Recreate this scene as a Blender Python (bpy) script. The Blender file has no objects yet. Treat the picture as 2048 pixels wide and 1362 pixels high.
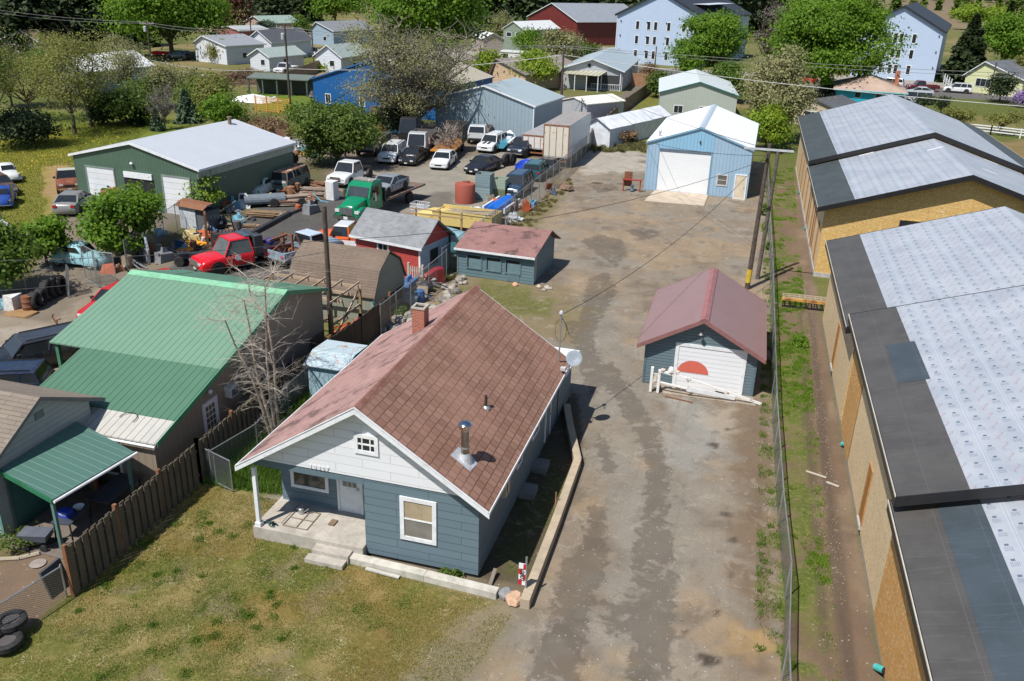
import bpy, math, random
import numpy as np
from mathutils import Vector, Matrix
random.seed(7); rng = np.random.default_rng(11)
S = bpy.context.scene; COL = S.collection
PI = math.pi; R = math.radians

# ---------------------------------------------------------------- camera (drone, 18 m up)
W0, H0, FPX = 2048.0, 1362.0, 1744.5
PITCH, ROLL, YAW, CAMZ = R(22.925), R(-1.770), R(-15.161), 18.0
_f = np.array([math.sin(YAW)*math.cos(PITCH), math.cos(YAW)*math.cos(PITCH), -math.sin(PITCH)])
_r0 = np.array([math.cos(YAW), -math.sin(YAW), 0.0]); _d0 = np.cross(_f, _r0)
_r = math.cos(ROLL)*_r0 + math.sin(ROLL)*_d0; _d = -math.sin(ROLL)*_r0 + math.cos(ROLL)*_d0
cd = bpy.data.cameras.new("camera"); cam = bpy.data.objects.new("camera", cd); COL.objects.link(cam)
cam.matrix_world = Matrix(((_r[0], -_d[0], -_f[0], 0), (_r[1], -_d[1], -_f[1], 0), (_r[2], -_d[2], -_f[2], CAMZ), (0, 0, 0, 1)))
cd.sensor_width = 36; cd.sensor_fit = 'HORIZONTAL'; cd.lens = 36*FPX/W0; cd.clip_start = .5; cd.clip_end = 8000
S.camera = cam
def ray(px, py): return _r*((px-W0/2)/FPX) + _d*((py-H0/2)/FPX) + _f
def at(px, py, z=0.0):
    d = ray(px, py); t = (z-CAMZ)/d[2]; return Vector((d[0]*t, d[1]*t, z))
def pix(x, y, z):
    p = np.array([x, y, z-CAMZ]); c = p@_f; return (W0/2+FPX*(p@_r)/c, H0/2+FPX*(p@_d)/c)
def height(px, py, py_top, z=0.0):
    b = at(px, py, z); lo, hi = -1.0, 80.0
    for _ in range(40):
        m = (lo+hi)/2
        if pix(b.x, b.y, m)[1] > py_top: lo = m
        else: hi = m
    return lo

# ---------------------------------------------------------------- light
SUN_AZ, SUN_EL = R(209.0), R(58.0)
wd = bpy.data.worlds.new("World"); S.world = wd; wd.use_nodes = True
nt = wd.node_tree; bg = nt.nodes["Background"]; sky = nt.nodes.new("ShaderNodeTexSky")
sky.sky_type = 'NISHITA'; sky.sun_disc = False; sky.sun_elevation = SUN_EL; sky.sun_rotation = SUN_AZ
sky.altitude = 600; sky.air_density = 1.0; sky.dust_density = .6
nt.links.new(sky.outputs[0], bg.inputs[0]); bg.inputs[1].default_value = 0.082
sd = bpy.data.lights.new("sun", 'SUN'); sd.energy = 4.3; sd.angle = R(.55); sd.color = (1, .955, .89)
so = bpy.data.objects.new("sun", sd); COL.objects.link(so)
sdir = Vector((math.sin(SUN_AZ)*math.cos(SUN_EL), math.cos(SUN_AZ)*math.cos(SUN_EL), math.sin(SUN_EL)))
so.rotation_euler = sdir.to_track_quat('Z', 'Y').to_euler()
S.view_settings.view_transform = 'Standard'; S.view_settings.look = 'None'
S.view_settings.exposure = 0.44; S.view_settings.gamma = 1
S.cycles.max_bounces = 5; S.cycles.diffuse_bounces = 3; S.cycles.transparent_max_bounces = 24
S.cycles.glossy_bounces = 2; S.cycles.transmission_bounces = 3

# ---------------------------------------------------------------- material helpers
_mats = {}
class NT:
    def __init__(s, name):
        s.m = bpy.data.materials.new(name); s.m.use_nodes = True; s.t = s.m.node_tree
        s.b = s.t.nodes["Principled BSDF"]; s.out = s.t.nodes["Material Output"]
        s.tc = s.t.nodes.new("ShaderNodeTexCoord")
    def n(s, typ, **kw):
        x = s.t.nodes.new(typ)
        for k, v in kw.items():
            if k.startswith('_'): setattr(x, k[1:], v)
            else: x.inputs[k.replace('__', ' ')].default_value = v
        return x
    def l(s, a, b): s.t.links.new(a, b)
    def math(s, op, a, b=None, c=None, clamp=False):
        x = s.t.nodes.new("ShaderNodeMath"); x.operation = op; x.use_clamp = clamp
        for i, v in enumerate((a, b, c)):
            if v is None: continue
            if isinstance(v, (int, float)): x.inputs[i].default_value = v
            else: s.l(v, x.inputs[i])
        return x.outputs[0]
    def mix(s, f, a, b, mode='MIX'):
        x = s.t.nodes.new("ShaderNodeMix"); x.data_type = 'RGBA'; x.blend_type = mode
        for i, v in ((0, f), (6, a), (7, b)):
            if isinstance(v, (int, float)): x.inputs[i].default_value = v
            elif isinstance(v, tuple): x.inputs[i].default_value = (v+(1,))[:4]
            else: s.l(v, x.inputs[i])
        return x.outputs[2]
    def noise(s, scale, detail=4, rough=.6, vec=None, dist=0):
        x = s.n("ShaderNodeTexNoise", Scale=scale, Detail=detail, Roughness=rough, Distortion=dist)
        s.l(vec if vec is not None else s.tc.outputs["Object"], x.inputs["Vector"]); return x.outputs[0]
    def ramp(s, v, a, b):
        x = s.n("ShaderNodeMapRange"); x.interpolation_type = 'SMOOTHSTEP'
        x.inputs[1].default_value = a; x.inputs[2].default_value = b; s.l(v, x.inputs[0]); return x.outputs[0]
    def uv(s):
        x = s.t.nodes.new("ShaderNodeSeparateXYZ"); s.l(s.tc.outputs["UV"], x.inputs[0]); return x.outputs
    def bump(s, h, st, dist=.02):
        x = s.n("ShaderNodeBump", Strength=st, Distance=dist); s.l(h, x.inputs["Height"])
        s.l(x.outputs[0], s.b.inputs["Normal"]); return x
    def done(s, col, rough, metal=0, spec=.5):
        if isinstance(col, tuple): s.b.inputs["Base Color"].default_value = (col+(1,))[:4]
        else: s.l(col, s.b.inputs["Base Color"])
        if isinstance(rough, (int, float)): s.b.inputs["Roughness"].default_value = rough
        else: s.l(rough, s.b.inputs["Roughness"])
        s.b.inputs["Metallic"].default_value = metal; s.b.inputs["Specular IOR Level"].default_value = spec
        return s.m
def cached(fn):
    def w(*a, **k):
        key = (fn.__name__, a, tuple(sorted(k.items())))
        if key not in _mats: _mats[key] = fn(*a, **k)
        return _mats[key]
    return w
def sc(c, k): return tuple(min(1, x*k) for x in c[:3])
@cached
def plain(c, rough=.6, metal=0, var=.14, vs=2.5, dirt=0, dc=(.12, .09, .06), spec=.4):
    t = NT("surface"); n = t.noise(vs, 5, .65); n2 = t.noise(vs*9, 3, .6)
    col = t.mix(t.ramp(n, .3, .7), sc(c, 1-var), sc(c, 1+var)); col = t.mix(t.math('MULTIPLY', t.ramp(n2, .4, .7), var), col, sc(c, .55))
    if dirt: col = t.mix(t.math('MULTIPLY', t.ramp(t.noise(vs*1.7, 7, .72), .46, .66), dirt), col, dc)
    t.bump(n2, .15, .01); return t.done(col, rough, metal, spec)
@cached
def paint(c, rough=.25, dirt=.12, metal=0):
    t = NT("car_paint"); n = t.noise(3, 6, .7); col = t.mix(t.math('MULTIPLY', t.ramp(n, .42, .7), dirt), c, (.16, .13, .1))
    t.b.inputs["Coat Weight"].default_value = .35; t.b.inputs["Coat Roughness"].default_value = .12
    return t.done(col, t.math('ADD', t.math('MULTIPLY', n, .2), rough-.08), metal)
@cached
def rusty(c, amt=.5, rough=.75, rc=(.17, .065, .03)):
    t = NT("rusted_paint"); n = t.noise(2.6, 9, .74, dist=.4); n2 = t.noise(14, 4)
    col = t.mix(t.ramp(n, .62-amt*.3, .7-amt*.22), c, t.mix(n2, sc(rc, .6), sc(rc, 1.7))); t.bump(n2, .3, .01)
    return t.done(col, rough)
@cached
def glass(c=(.02, .025, .03), rough=.06):
    t = NT("window_glass"); n = t.noise(1.3, 3); return t.done(t.mix(n, sc(c, .5), sc(c, 1.6)), rough, 0, .6)
@cached
def ribbed(c, p=.3, lw=.06, dark=.45, axis=0, rough=.45, metal=0, var=.1, dirt=.15, bump=.5, dc=(.12, .1, .08)):
    # sheet metal or boards: thin seams every p metres along u (axis 0) or v (axis 1)
    t = NT("ribbed_sheet"); uv = t.uv(); f = t.math('FRACT', t.math('DIVIDE', uv[axis], p))
    m = t.math('SUBTRACT', 1, t.ramp(t.math('ABSOLUTE', t.math('SUBTRACT', f, .5)), .5*lw, .5*lw+.03))
    n = t.noise(.7, 6, .7); n3 = t.noise(7, 4); cell = t.math('FLOOR', t.math('DIVIDE', uv[axis], p*3))
    wn = t.n("ShaderNodeTexWhiteNoise"); wn.noise_dimensions = '1D'; t.l(cell, wn.inputs["W"])
    col = t.mix(t.ramp(n, .3, .7), sc(c, 1-var), sc(c, 1+var)); col = t.mix(t.math('MULTIPLY', wn.outputs[0], .12), col, sc(c, .8))
    col = t.mix(t.math('MULTIPLY', t.ramp(t.math('ADD', t.math('MULTIPLY', n, .6), t.math('MULTIPLY', n3, .4)), .48, .68), dirt), col, dc)
    col = t.mix(m, col, sc(c, dark)); t.bump(t.math('SUBTRACT', t.math('MULTIPLY', n3, .25), m), bump, .03)
    return t.done(col, rough, metal)
@cached
def lap(c, h=.25, w=3.0, var=.1, rough=.6, dirt=.12, dark=.4):
    # painted siding courses with staggered butt joints
    t = NT("siding"); b = t.n("ShaderNodeTexBrick"); t.l(t.tc.outputs["UV"], b.inputs["Vector"])
    b.inputs["Color1"].default_value = (*sc(c, 1-var), 1); b.inputs["Color2"].default_value = (*sc(c, 1+var*.7), 1); b.inputs["Mortar"].default_value = (*sc(c, dark), 1)
    b.inputs["Scale"].default_value = 1; b.inputs["Brick Width"].default_value = w; b.inputs["Row Height"].default_value = h
    b.inputs["Mortar Size"].default_value = .011; b.inputs["Mortar Smooth"].default_value = .3
    n = t.noise(1.2, 7, .7); n3 = t.noise(18, 3)
    col = t.mix(t.math('MULTIPLY', t.ramp(n, .45, .75), dirt), b.outputs[0], sc(c, .5)); col = t.mix(t.math('MULTIPLY', n3, .12), col, sc(c, 1.4))
    f = t.math('FRACT', t.math('DIVIDE', t.uv()[1], h)); t.bump(t.math('SUBTRACT', t.math('MULTIPLY', f, -.6), b.outputs["Fac"]), .5, .03)
    return t.done(col, rough)
@cached
def shingle(c1, c2, mortar, w=.33, h=.14, ms=.008, moss=0, rough=.9, off=.5, patch=(.05, .045, .045), streak=0):
    t = NT("shingles"); b = t.n("ShaderNodeTexBrick"); b.offset = off
    wob = t.n("ShaderNodeTexNoise", Scale=2.2, Detail=2); t.l(t.tc.outputs["UV"], wob.inputs["Vector"])
    va = t.n("ShaderNodeVectorMath"); va.operation = 'MULTIPLY_ADD'; t.l(wob.outputs["Color"], va.inputs[0]); va.inputs[1].default_value = (.03, .03, 0); t.l(t.tc.outputs["UV"], va.inputs[2])
    t.l(va.outputs[0], b.inputs["Vector"])
    b.inputs["Color1"].default_value = (*c1, 1); b.inputs["Color2"].default_value = (*c2, 1); b.inputs["Mortar"].default_value = (*mortar, 1)
    for k, v in (("Scale", 1), ("Brick Width", w), ("Row Height", h), ("Mortar Size", ms), ("Mortar Smooth", .4)): b.inputs[k].default_value = v
    n = t.noise(.9, 7, .72); n3 = t.noise(30, 3); n4 = t.noise(.35, 4)
    col = t.mix(t.math('MULTIPLY', n3, .35), b.outputs[0], sc(c1, .6)); col = t.mix(t.math('MULTIPLY', t.ramp(n4, .35, .65), .35), col, sc(c2, 1.25))
    if moss: col = t.mix(t.math('MULTIPLY', t.ramp(n, .5, .62), moss), col, patch)
    if streak:
        mp = t.n("ShaderNodeMapping"); t.l(t.tc.outputs["UV"], mp.inputs[0]); mp.inputs["Scale"].default_value = (6, .4, 1)
        col = t.mix(t.math('MULTIPLY', t.ramp(t.noise(1, 5, .7, vec=mp.outputs[0]), .5, .7), streak), col, patch)
    t.bump(t.math('SUBTRACT', t.math('MULTIPLY', n3, .3), b.outputs["Fac"]), .5, .02); return t.done(col, rough, 0, .2)
@cached
def leafmat(c, c2, tr=.35):
    t = NT("leaves"); n = t.noise(.8, 3); a = t.n("ShaderNodeAttribute"); a.attribute_name = "rnd"
    col = t.mix(t.math('ADD', t.math('MULTIPLY', t.ramp(n, .3, .7), .5), t.math('MULTIPLY', a.outputs["Fac"], .5)), c, c2)
    t.done(col, .6, 0, .3); tb = t.n("ShaderNodeBsdfTranslucent"); t.l(t.mix(.5, col, sc(c2, 1.3)), tb.inputs[0])
    mx = t.n("ShaderNodeMixShader", Fac=tr); t.l(t.b.outputs[0], mx.inputs[1]); t.l(tb.outputs[0], mx.inputs[2]); t.l(mx.outputs[0], t.out.inputs[0])
    return t.m
@cached
def bark(c=(.1, .08, .06)): return plain(c, .95, 0, .35, 5)
@cached
def wood(c=(.2, .14, .09), var=.3, p=0):
    t = NT("weathered_wood"); mp = t.n("ShaderNodeMapping"); t.l(t.tc.outputs["UV"], mp.inputs[0]); mp.inputs["Scale"].default_value = (14, 1.2, 14)
    n = t.noise(1, 5, .7, vec=mp.outputs[0]); n2 = t.noise(1.4, 4)
    col = t.mix(n, sc(c, 1-var), sc(c, 1+var)); col = t.mix(t.math('MULTIPLY', t.ramp(n2, .4, .7), .5), col, sc(c, .6)); t.bump(n, .3, .01)
    return t.done(col, .85, 0, .2)
@cached
def mesh_wire(c=(.35, .37, .38), p=.055, dens=.3, slat=None):
    # chain-link: two families of diagonal wires, open between them
    t = NT("chain_link"); uv = t.uv(); a = t.math('FRACT', t.math('DIVIDE', t.math('ADD', uv[0], uv[1]), p)); b = t.math('FRACT', t.math('DIVIDE', t.math('SUBTRACT', uv[0], uv[1]), p))
    m = t.math('MAXIMUM', t.math('LESS_THAN', a, dens*.5), t.math('LESS_THAN', b, dens*.5)); t.done(t.mix(t.noise(3), sc(c, .7), sc(c, 1.2)), .4, .6)
    tr = t.n("ShaderNodeBsdfTransparent"); mx = t.n("ShaderNodeMixShader"); t.l(m, mx.inputs[0]); t.l(tr.outputs[0], mx.inputs[1]); t.l(t.b.outputs[0], mx.inputs[2]); t.l(mx.outputs[0], t.out.inputs[0])
    return t.m
@cached
def osb(c=(.5, .3, .12)):
    t = NT("strand_board"); mp = t.n("ShaderNodeMapping"); t.l(t.tc.outputs["UV"], mp.inputs[0]); mp.inputs["Scale"].default_value = (5, 11, 1)
    v = t.n("ShaderNodeTexVoronoi", Scale=2.2, Randomness=1); t.l(mp.outputs[0], v.inputs[0])
    hs = t.n("ShaderNodeSeparateColor"); t.l(v.outputs["Color"], hs.inputs[0]); n = t.noise(.5, 3)
    col = t.mix(hs.outputs[0], sc(c, .84), sc(c, 1.12)); col = t.mix(t.math('MULTIPLY', t.math('GREATER_THAN', hs.outputs[1], .9), .5), col, (.8, .68, .46))
    col = t.mix(t.math('MULTIPLY', t.math('LESS_THAN', hs.outputs[1], .03), .5), col, sc(c, .45)); col = t.mix(t.math('MULTIPLY', t.ramp(n, .35, .7), .25), col, sc(c, .75))
    uv = t.uv(); f1 = t.math('LESS_THAN', t.math('FRACT', t.math('DIVIDE', uv[0], 1.22)), .008); f2 = t.math('LESS_THAN', t.math('FRACT', t.math('DIVIDE', uv[1], 2.44)), .006)
    col = t.mix(t.math('MULTIPLY', t.math('MAXIMUM', f1, f2), .7), col, sc(c, .3)); t.bump(hs.outputs[0], .2, .01); return t.done(col, .75)
@cached
def roofwrap():
    # white synthetic underlayment, printed with small grey blocks, text lines and pinkish swooshes, laid in overlapping rolls
    t = NT("roof_underlayment"); uv = t.uv(); P, Q = .62, 1.22
    fv = t.math('FRACT', t.math('DIVIDE', uv[1], Q)); row = t.math('FLOOR', t.math('DIVIDE', uv[1], Q))
    def cell(pu, off): return t.math('FRACT', t.math('ADD', t.math('DIVIDE', uv[0], pu), t.math('MULTIPLY', row, off)))
    def inr(x, a, b): return t.math('MULTIPLY', t.math('GREATER_THAN', x, a), t.math('LESS_THAN', x, b))
    fu = cell(P, .37); fu2 = cell(P, .87)
    logo = t.math('MAXIMUM', t.math('MULTIPLY', inr(fu, .3, .44), inr(fv, .14, .22)), t.math('MULTIPLY', inr(fu2, .3, .44), inr(fv, .72, .8)))
    fine = t.math('LESS_THAN', t.math('FRACT', t.math('DIVIDE', uv[1], .035)), .4)
    n5 = t.n("ShaderNodeTexNoise", Scale=40, Detail=2); t.l(t.tc.outputs["UV"], n5.inputs[0])
    txt = t.math('MAXIMUM', t.math('MULTIPLY', inr(fu, .5, .8), inr(fv, .08, .26)), t.math('MULTIPLY', inr(fu2, .5, .8), inr(fv, .68, .86)))
    txt = t.math('MULTIPLY', t.math('MULTIPLY', txt, fine), t.math('GREATER_THAN', n5.outputs[0], .42))
    sw = t.math('ADD', .46, t.math('MULTIPLY', .07, t.math('SINE', t.math('MULTIPLY', cell(P, .37), 6.283))))
    swm = t.math('MULTIPLY', t.math('LESS_THAN', t.math('ABSOLUTE', t.math('SUBTRACT', fv, sw)), .028), inr(fu, .15, .85))
    sw2 = t.math('MULTIPLY', t.math('LESS_THAN', t.math('ABSOLUTE', t.math('SUBTRACT', fv, t.math('ADD', sw, .035))), .009), inr(fu, .2, .9))
    n = t.noise(.6, 4); nw = t.noise(2.5, 4, .6, dist=1.2); base = t.mix(t.ramp(n, .3, .7), (.3, .33, .375), (.385, .41, .45))
    edge = t.math('GREATER_THAN', t.math('ABSOLUTE', t.math('SUBTRACT', fv, .5)), .46); base = t.mix(t.math('MULTIPLY', edge, .5), base, (.42, .46, .52))
    base = t.mix(t.math('MULTIPLY', t.math('LESS_THAN', fv, .012), .8), base, (.2, .23, .27))
    col = t.mix(t.math('MULTIPLY', swm, .4), base, (.4, .26, .3)); col = t.mix(t.math('MULTIPLY', sw2, .5), col, (.1, .13, .2))
    col = t.mix(t.math('MULTIPLY', txt, .75), col, (.1, .13, .2)); col = t.mix(t.math('MULTIPLY', logo, .85), col, (.06, .09, .15))
    t.bump(nw, .35, .03); return t.done(col, .42)
@cached
def felt(c=(.11, .105, .1)):
    t = NT("dark_membrane"); n = t.noise(.8, 4); n2 = t.noise(3, 5, .65, dist=1.5); col = t.mix(t.ramp(n, .3, .7), sc(c, .86), sc(c, 1.14)); col = t.mix(t.math('MULTIPLY', t.ramp(n2, .6, .68), .12), col, sc(c, 1.9)); uv = t.uv(); col = t.mix(t.math('MULTIPLY', t.math('LESS_THAN', t.math('FRACT', t.math('DIVIDE', t.math('ADD', uv[1], t.math('MULTIPLY', n2, .03)), 1.0)), .02), .35), col, sc(c, 1.9)); cr = t.n('ShaderNodeMapping'); t.l(t.tc.outputs['UV'], cr.inputs[0]); cr.inputs['Scale'].default_value = (1.6, .12, 1); n4 = t.noise(1, 5, .6, vec=cr.outputs[0], dist=.6); col = t.mix(t.math('MULTIPLY', t.ramp(t.math('ABSOLUTE', t.math('SUBTRACT', n4, .5)), .012, 0), .3), col, sc(c, 1.8))
    t.bump(n2, .4, .03); return t.done(col, .55)
WHITE = plain((.72, .74, .76), .5, 0, .06, 2, .15); DARK = plain((.02, .02, .022), .6); RUBBER = plain((.022, .022, .024), .8, 0, .3, 6, .3, (.1, .08, .06))
STEEL = plain((.45, .47, .49), .35, .7, .2); RUST = rusty((.2, .1, .06), .9); CONC = plain((.42, .39, .34), .85, 0, .15, 1.6, .35, (.2, .17, .13)); CHROME = plain((.6, .6, .6), .15, 1, .05)
BRICKRED = shingle((.33, .08, .045), (.42, .14, .08), (.38, .34, .3), .2, .068, .009)

# ---------------------------------------------------------------- mesh helpers
class MB:
    def __init__(s, T=None): s.v = []; s.f = []; s.m = []; s.T = T; s.k = 0
    def pt(s, p):
        p = Vector(p); s.v.append(s.T @ p if s.T is not None else p); return len(s.v)-1
    def poly(s, pts): s.f.append([s.pt(p) for p in pts]); s.m.append(s.k); return s
    def box(s, x0, x1, y0, y1, z0, z1):
        return s.hexa([(x0, y0, z0), (x1, y0, z0), (x1, y1, z0), (x0, y1, z0)], [(x0, y0, z1), (x1, y0, z1), (x1, y1, z1), (x0, y1, z1)])
    def hexa(s, lo, hi):
        i = [s.pt(p) for p in list(lo)+list(hi)]; n = len(lo)
        s.f.append(i[:n][::-1]); s.f.append(i[n:])
        for k in range(n): s.f.append([i[k], i[(k+1) % n], i[n+(k+1) % n], i[n+k]])
        s.m += [s.k]*(n+2); return s
    def prism(s, pts, d):   # outline extruded by vector d
        d = Vector(d); return s.hexa([Vector(p) for p in pts], [Vector(p)+d for p in pts])
    def bar(s, a, b, w=.05, h=None, up=(0, 0, 1)):
        a, b = Vector(a), Vector(b); h = h or w; d = (b-a); 
        if d.length < 1e-5: return s
        d.normalize(); u = Vector(up)
        if abs(d.dot(u)) > .98: u = Vector((0, 1, 0))
        x = d.cross(u).normalized()*w/2; y = x.cross(d).normalized()*h/2
        return s.hexa([a-x-y, a+x-y, a+x+y, a-x+y], [b-x-y, b+x-y, b+x+y, b-x+y])
    def tube(s, a, b, r0, r1=None, n=8):
        r1 = r0 if r1 is None else r1; a, b = Vector(a), Vector(b); d = (b-a)
        if d.length < 1e-5: return s
        d.normalize(); u = Vector((0, 0, 1)) if abs(d.z) < .9 else Vector((1, 0, 0)); x = d.cross(u).normalized(); y = d.cross(x)
        c = [(x*math.cos(2*PI*k/n)+y*math.sin(2*PI*k/n)) for k in range(n)]
        return s.hexa([a+q*r0 for q in c], [b+q*r1 for q in c])
    def path(s, pts, r, n=6):
        rr = r if isinstance(r, (list, tuple)) else [r]*len(pts)
        for i in range(len(pts)-1): s.tube(pts[i], pts[i+1], rr[i], rr[i+1], n)
        return s
    def lathe(s, o, prof, n=16, ax='z', cap=True):   # prof: (radius, height)
        o = Vector(o); rings = []
        for r, h in prof:
            ring = []
            for k in range(n):
                c, q = r*math.cos(2*PI*k/n), r*math.sin(2*PI*k/n)
                ring.append(s.pt(o+Vector({'z': (c, q, h), 'y': (c, h, -q), 'x': (h, c, q)}[ax])))
            rings.append(ring)
        for a, b in zip(rings, rings[1:]):
            for k in range(n): s.f.append([a[k], a[(k+1) % n], b[(k+1) % n], b[k]]); s.m.append(s.k)
        if cap: s.f.append(rings[0][::-1]); s.f.append(rings[-1]); s.m += [s.k]*2
        return s
    def loft(s, secs, close=True, cap=True):
        rr = [[s.pt(p) for p in q] for q in secs]; n = len(rr[0])
        for a, b in zip(rr, rr[1:]):
            for k in range(n if close else n-1): s.f.append([a[k], a[(k+1) % n], b[(k+1) % n], b[k]]); s.m.append(s.k)
        if cap: s.f.append(rr[0][::-1]); s.f.append(rr[-1]); s.m += [s.k]*2
        return s
    def rock(s, c, r, sq=.7, seed=0):
        q = random.Random(seed); n = 7; secs = []
        for j in range(1, 5):
            th = PI*j/5; secs.append([(c[0]+r*math.sin(th)*math.cos(2*PI*k/n+seed)*q.uniform(.8, 1.2), c[1]+r*math.sin(th)*math.sin(2*PI*k/n+seed)*q.uniform(.8, 1.2), c[2]+r*sq*math.cos(th)*q.uniform(.85, 1.15)) for k in range(n)])
        return s.loft(secs)
    def build(s, name, mat, parent=None, smooth=False, loc=None, rz=0, bevel=0):
        if name in ('wall', 'gable_wall', 'steel_sides', 'grate'):
            ix = {}; mp = [ix.setdefault(tuple(round(c, 4) for c in p), len(ix)) for p in s.v]; s.v = list(ix); s.f = [[mp[i] for i in f] for f in s.f]
        me = bpy.data.meshes.new(name); me.from_pydata([tuple(p) for p in s.v], [], s.f)
        for m in (mat if isinstance(mat, (list, tuple)) else [mat]): me.materials.append(m)
        me.validate(); me.update()
        if len(me.polygons) == len(s.m) and any(s.m): me.polygons.foreach_set("material_index", s.m)
        uvl = me.uv_layers.new(name="UVMap"); data = np.zeros((len(me.loops), 2))
        vs = me.vertices; lp = me.loops
        for p in me.polygons:
            n = p.normal
            if abs(n.z) > .995: u, w = Vector((1, 0, 0)), Vector((0, 1, 0))
            else:
                u = Vector((-n.y, n.x, 0)).normalized(); w = n.cross(u)
            for li in p.loop_indices:
                co = vs[lp[li].vertex_index].co; data[li] = (co.dot(u), co.dot(w))
        uvl.data.foreach_set("uv", data.ravel())
        if smooth: me.polygons.foreach_set("use_smooth", [True]*len(me.polygons)); me.update()
        o = bpy.data.objects.new(name, me); COL.objects.link(o)
        if parent is not None: o.parent = parent
        if loc is not None: o.location = loc
        if rz: o.rotation_euler.z = rz
        if bevel:
            b = o.modifiers.new("bevel", 'BEVEL'); b.width = bevel; b.segments = 2; b.limit_method = 'ANGLE'
        if smooth == 2:
            b = o.modifiers.new("es", 'EDGE_SPLIT'); b.split_angle = R(40)
        return o
def tag(o, label=None, cat=None, group=None, kind=None):
    if label: o['label'] = label
    if cat: o['category'] = cat
    if group: o['group'] = group
    if kind: o['kind'] = kind
    return o
def thing(name, label, cat, loc=(0, 0, 0), rz=0, group=None):
    o = bpy.data.objects.new(name, None); COL.objects.link(o); o.empty_display_size = .2
    o.location = loc; o.rotation_euler = (0, 0, rz); return tag(o, label, cat, group)
def copy_thing(o, loc, rz, label, group=None, scale=None):
    r = o.copy(); COL.objects.link(r); r.location = loc; r.rotation_euler = (0, 0, rz); r['label'] = label
    if scale: r.scale = (scale,)*3
    if group: r['group'] = group
    for ch in o.children:
        c = ch.copy(); COL.objects.link(c); c.parent = r
        for g in ch.children:
            d = g.copy(); COL.objects.link(d); d.parent = c
    return r
def npmesh(name, V, F, mat, parent=None, rnd=None, cols=None, smooth=False):
    me = bpy.data.meshes.new(name); V = np.asarray(V, np.float32); F = np.asarray(F, np.int32); k = F.shape[1]
    me.vertices.add(len(V)); me.vertices.foreach_set("co", V.ravel()); me.loops.add(F.size); me.loops.foreach_set("vertex_index", F.ravel())
    me.polygons.add(len(F)); me.polygons.foreach_set("loop_start", np.arange(len(F), dtype=np.int32)*k)
    if smooth: me.polygons.foreach_set("use_smooth", np.ones(len(F), bool))
    me.update(calc_edges=True)
    if rnd is not None:
        a = me.attributes.new("rnd", 'FLOAT', 'POINT'); a.data.foreach_set("value", np.asarray(rnd, np.float32))
    if cols is not None:
        for nm, c in cols.items():
            a = me.attributes.new(nm, 'FLOAT_COLOR', 'POINT'); a.data.foreach_set("color", np.asarray(c, np.float32).ravel())
    me.materials.append(mat); o = bpy.data.objects.new(name, me); COL.objects.link(o)
    if parent is not None: o.parent = parent
    return o
# ---------------------------------------------------------------- ground: one sheet, coloured by what the soil carries
def vnoise(x, y, s, seed=0, oct=4):
    out = np.zeros_like(x, float); amp = 1; tot = 0
    for o in range(oct):
        xs, ys = x/s, y/s; xi, yi = np.floor(xs).astype(np.int64), np.floor(ys).astype(np.int64); fx, fy = xs-xi, ys-yi
        fx = fx*fx*(3-2*fx); fy = fy*fy*(3-2*fy)
        def hsh(a, b):
            h = (a*374761393+b*668265263+(seed+o*17)*69069) & 0xffffffff; h = ((h ^ (h >> 13))*1274126177) & 0xffffffff; return ((h ^ (h >> 16)) & 0xffff)/65535.
        v = (hsh(xi, yi)*(1-fx)+hsh(xi+1, yi)*fx)*(1-fy)+(hsh(xi, yi+1)*(1-fx)+hsh(xi+1, yi+1)*fx)*fy
        out += v*amp; tot += amp; amp *= .55; s /= 2.1
    return out/tot
def sdist(X, Y, poly):
    d = np.full(X.shape, 1e9); ins = np.zeros(X.shape, bool); n = len(poly)
    for i in range(n):
        ax, ay = poly[i]; bx, by = poly[(i+1) % n]; ex, ey = bx-ax, by-ay
        t = np.clip(((X-ax)*ex+(Y-ay)*ey)/(ex*ex+ey*ey+1e-9), 0, 1); d = np.minimum(d, np.hypot(X-ax-t*ex, Y-ay-t*ey))
        c = ((ay > Y) != (by > Y)) & (X < (bx-ax)*(Y-ay)/((by-ay) if abs(by-ay) > 1e-9 else 1e-9)+ax); ins ^= c
    return np.where(ins, d, -d)
def PX(*pts): return [tuple(at(x, y))[:2] for x, y in pts]
def smooth(a, b, x): t = np.clip((x-a)/(b-a), 0, 1); return t*t*(3-2*t)
def axis(segs):
    out = [segs[0][0]]
    for a, b, st in segs:
        n = max(1, int(round((b-a)/st))); out += list(np.linspace(a, b, n+1)[1:])
    return np.array(out)
gx = axis([(-2500, -800, 200), (-800, -260, 20), (-260, -110, 3), (-110, -60, .6), (-60, -26, .34), (-26, 8, .17), (8, 30, .5), (30, 90, 1.5), (90, 260, 8), (260, 900, 60), (900, 2500, 200)])
gy = axis([(-60, 8, 8), (8, 46, .17), (46, 112, .4), (112, 200, 1.2), (200, 420, 6), (420, 1200, 60), (1200, 4000, 280)])
GX, GY = np.meshgrid(gx, gy)
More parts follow.
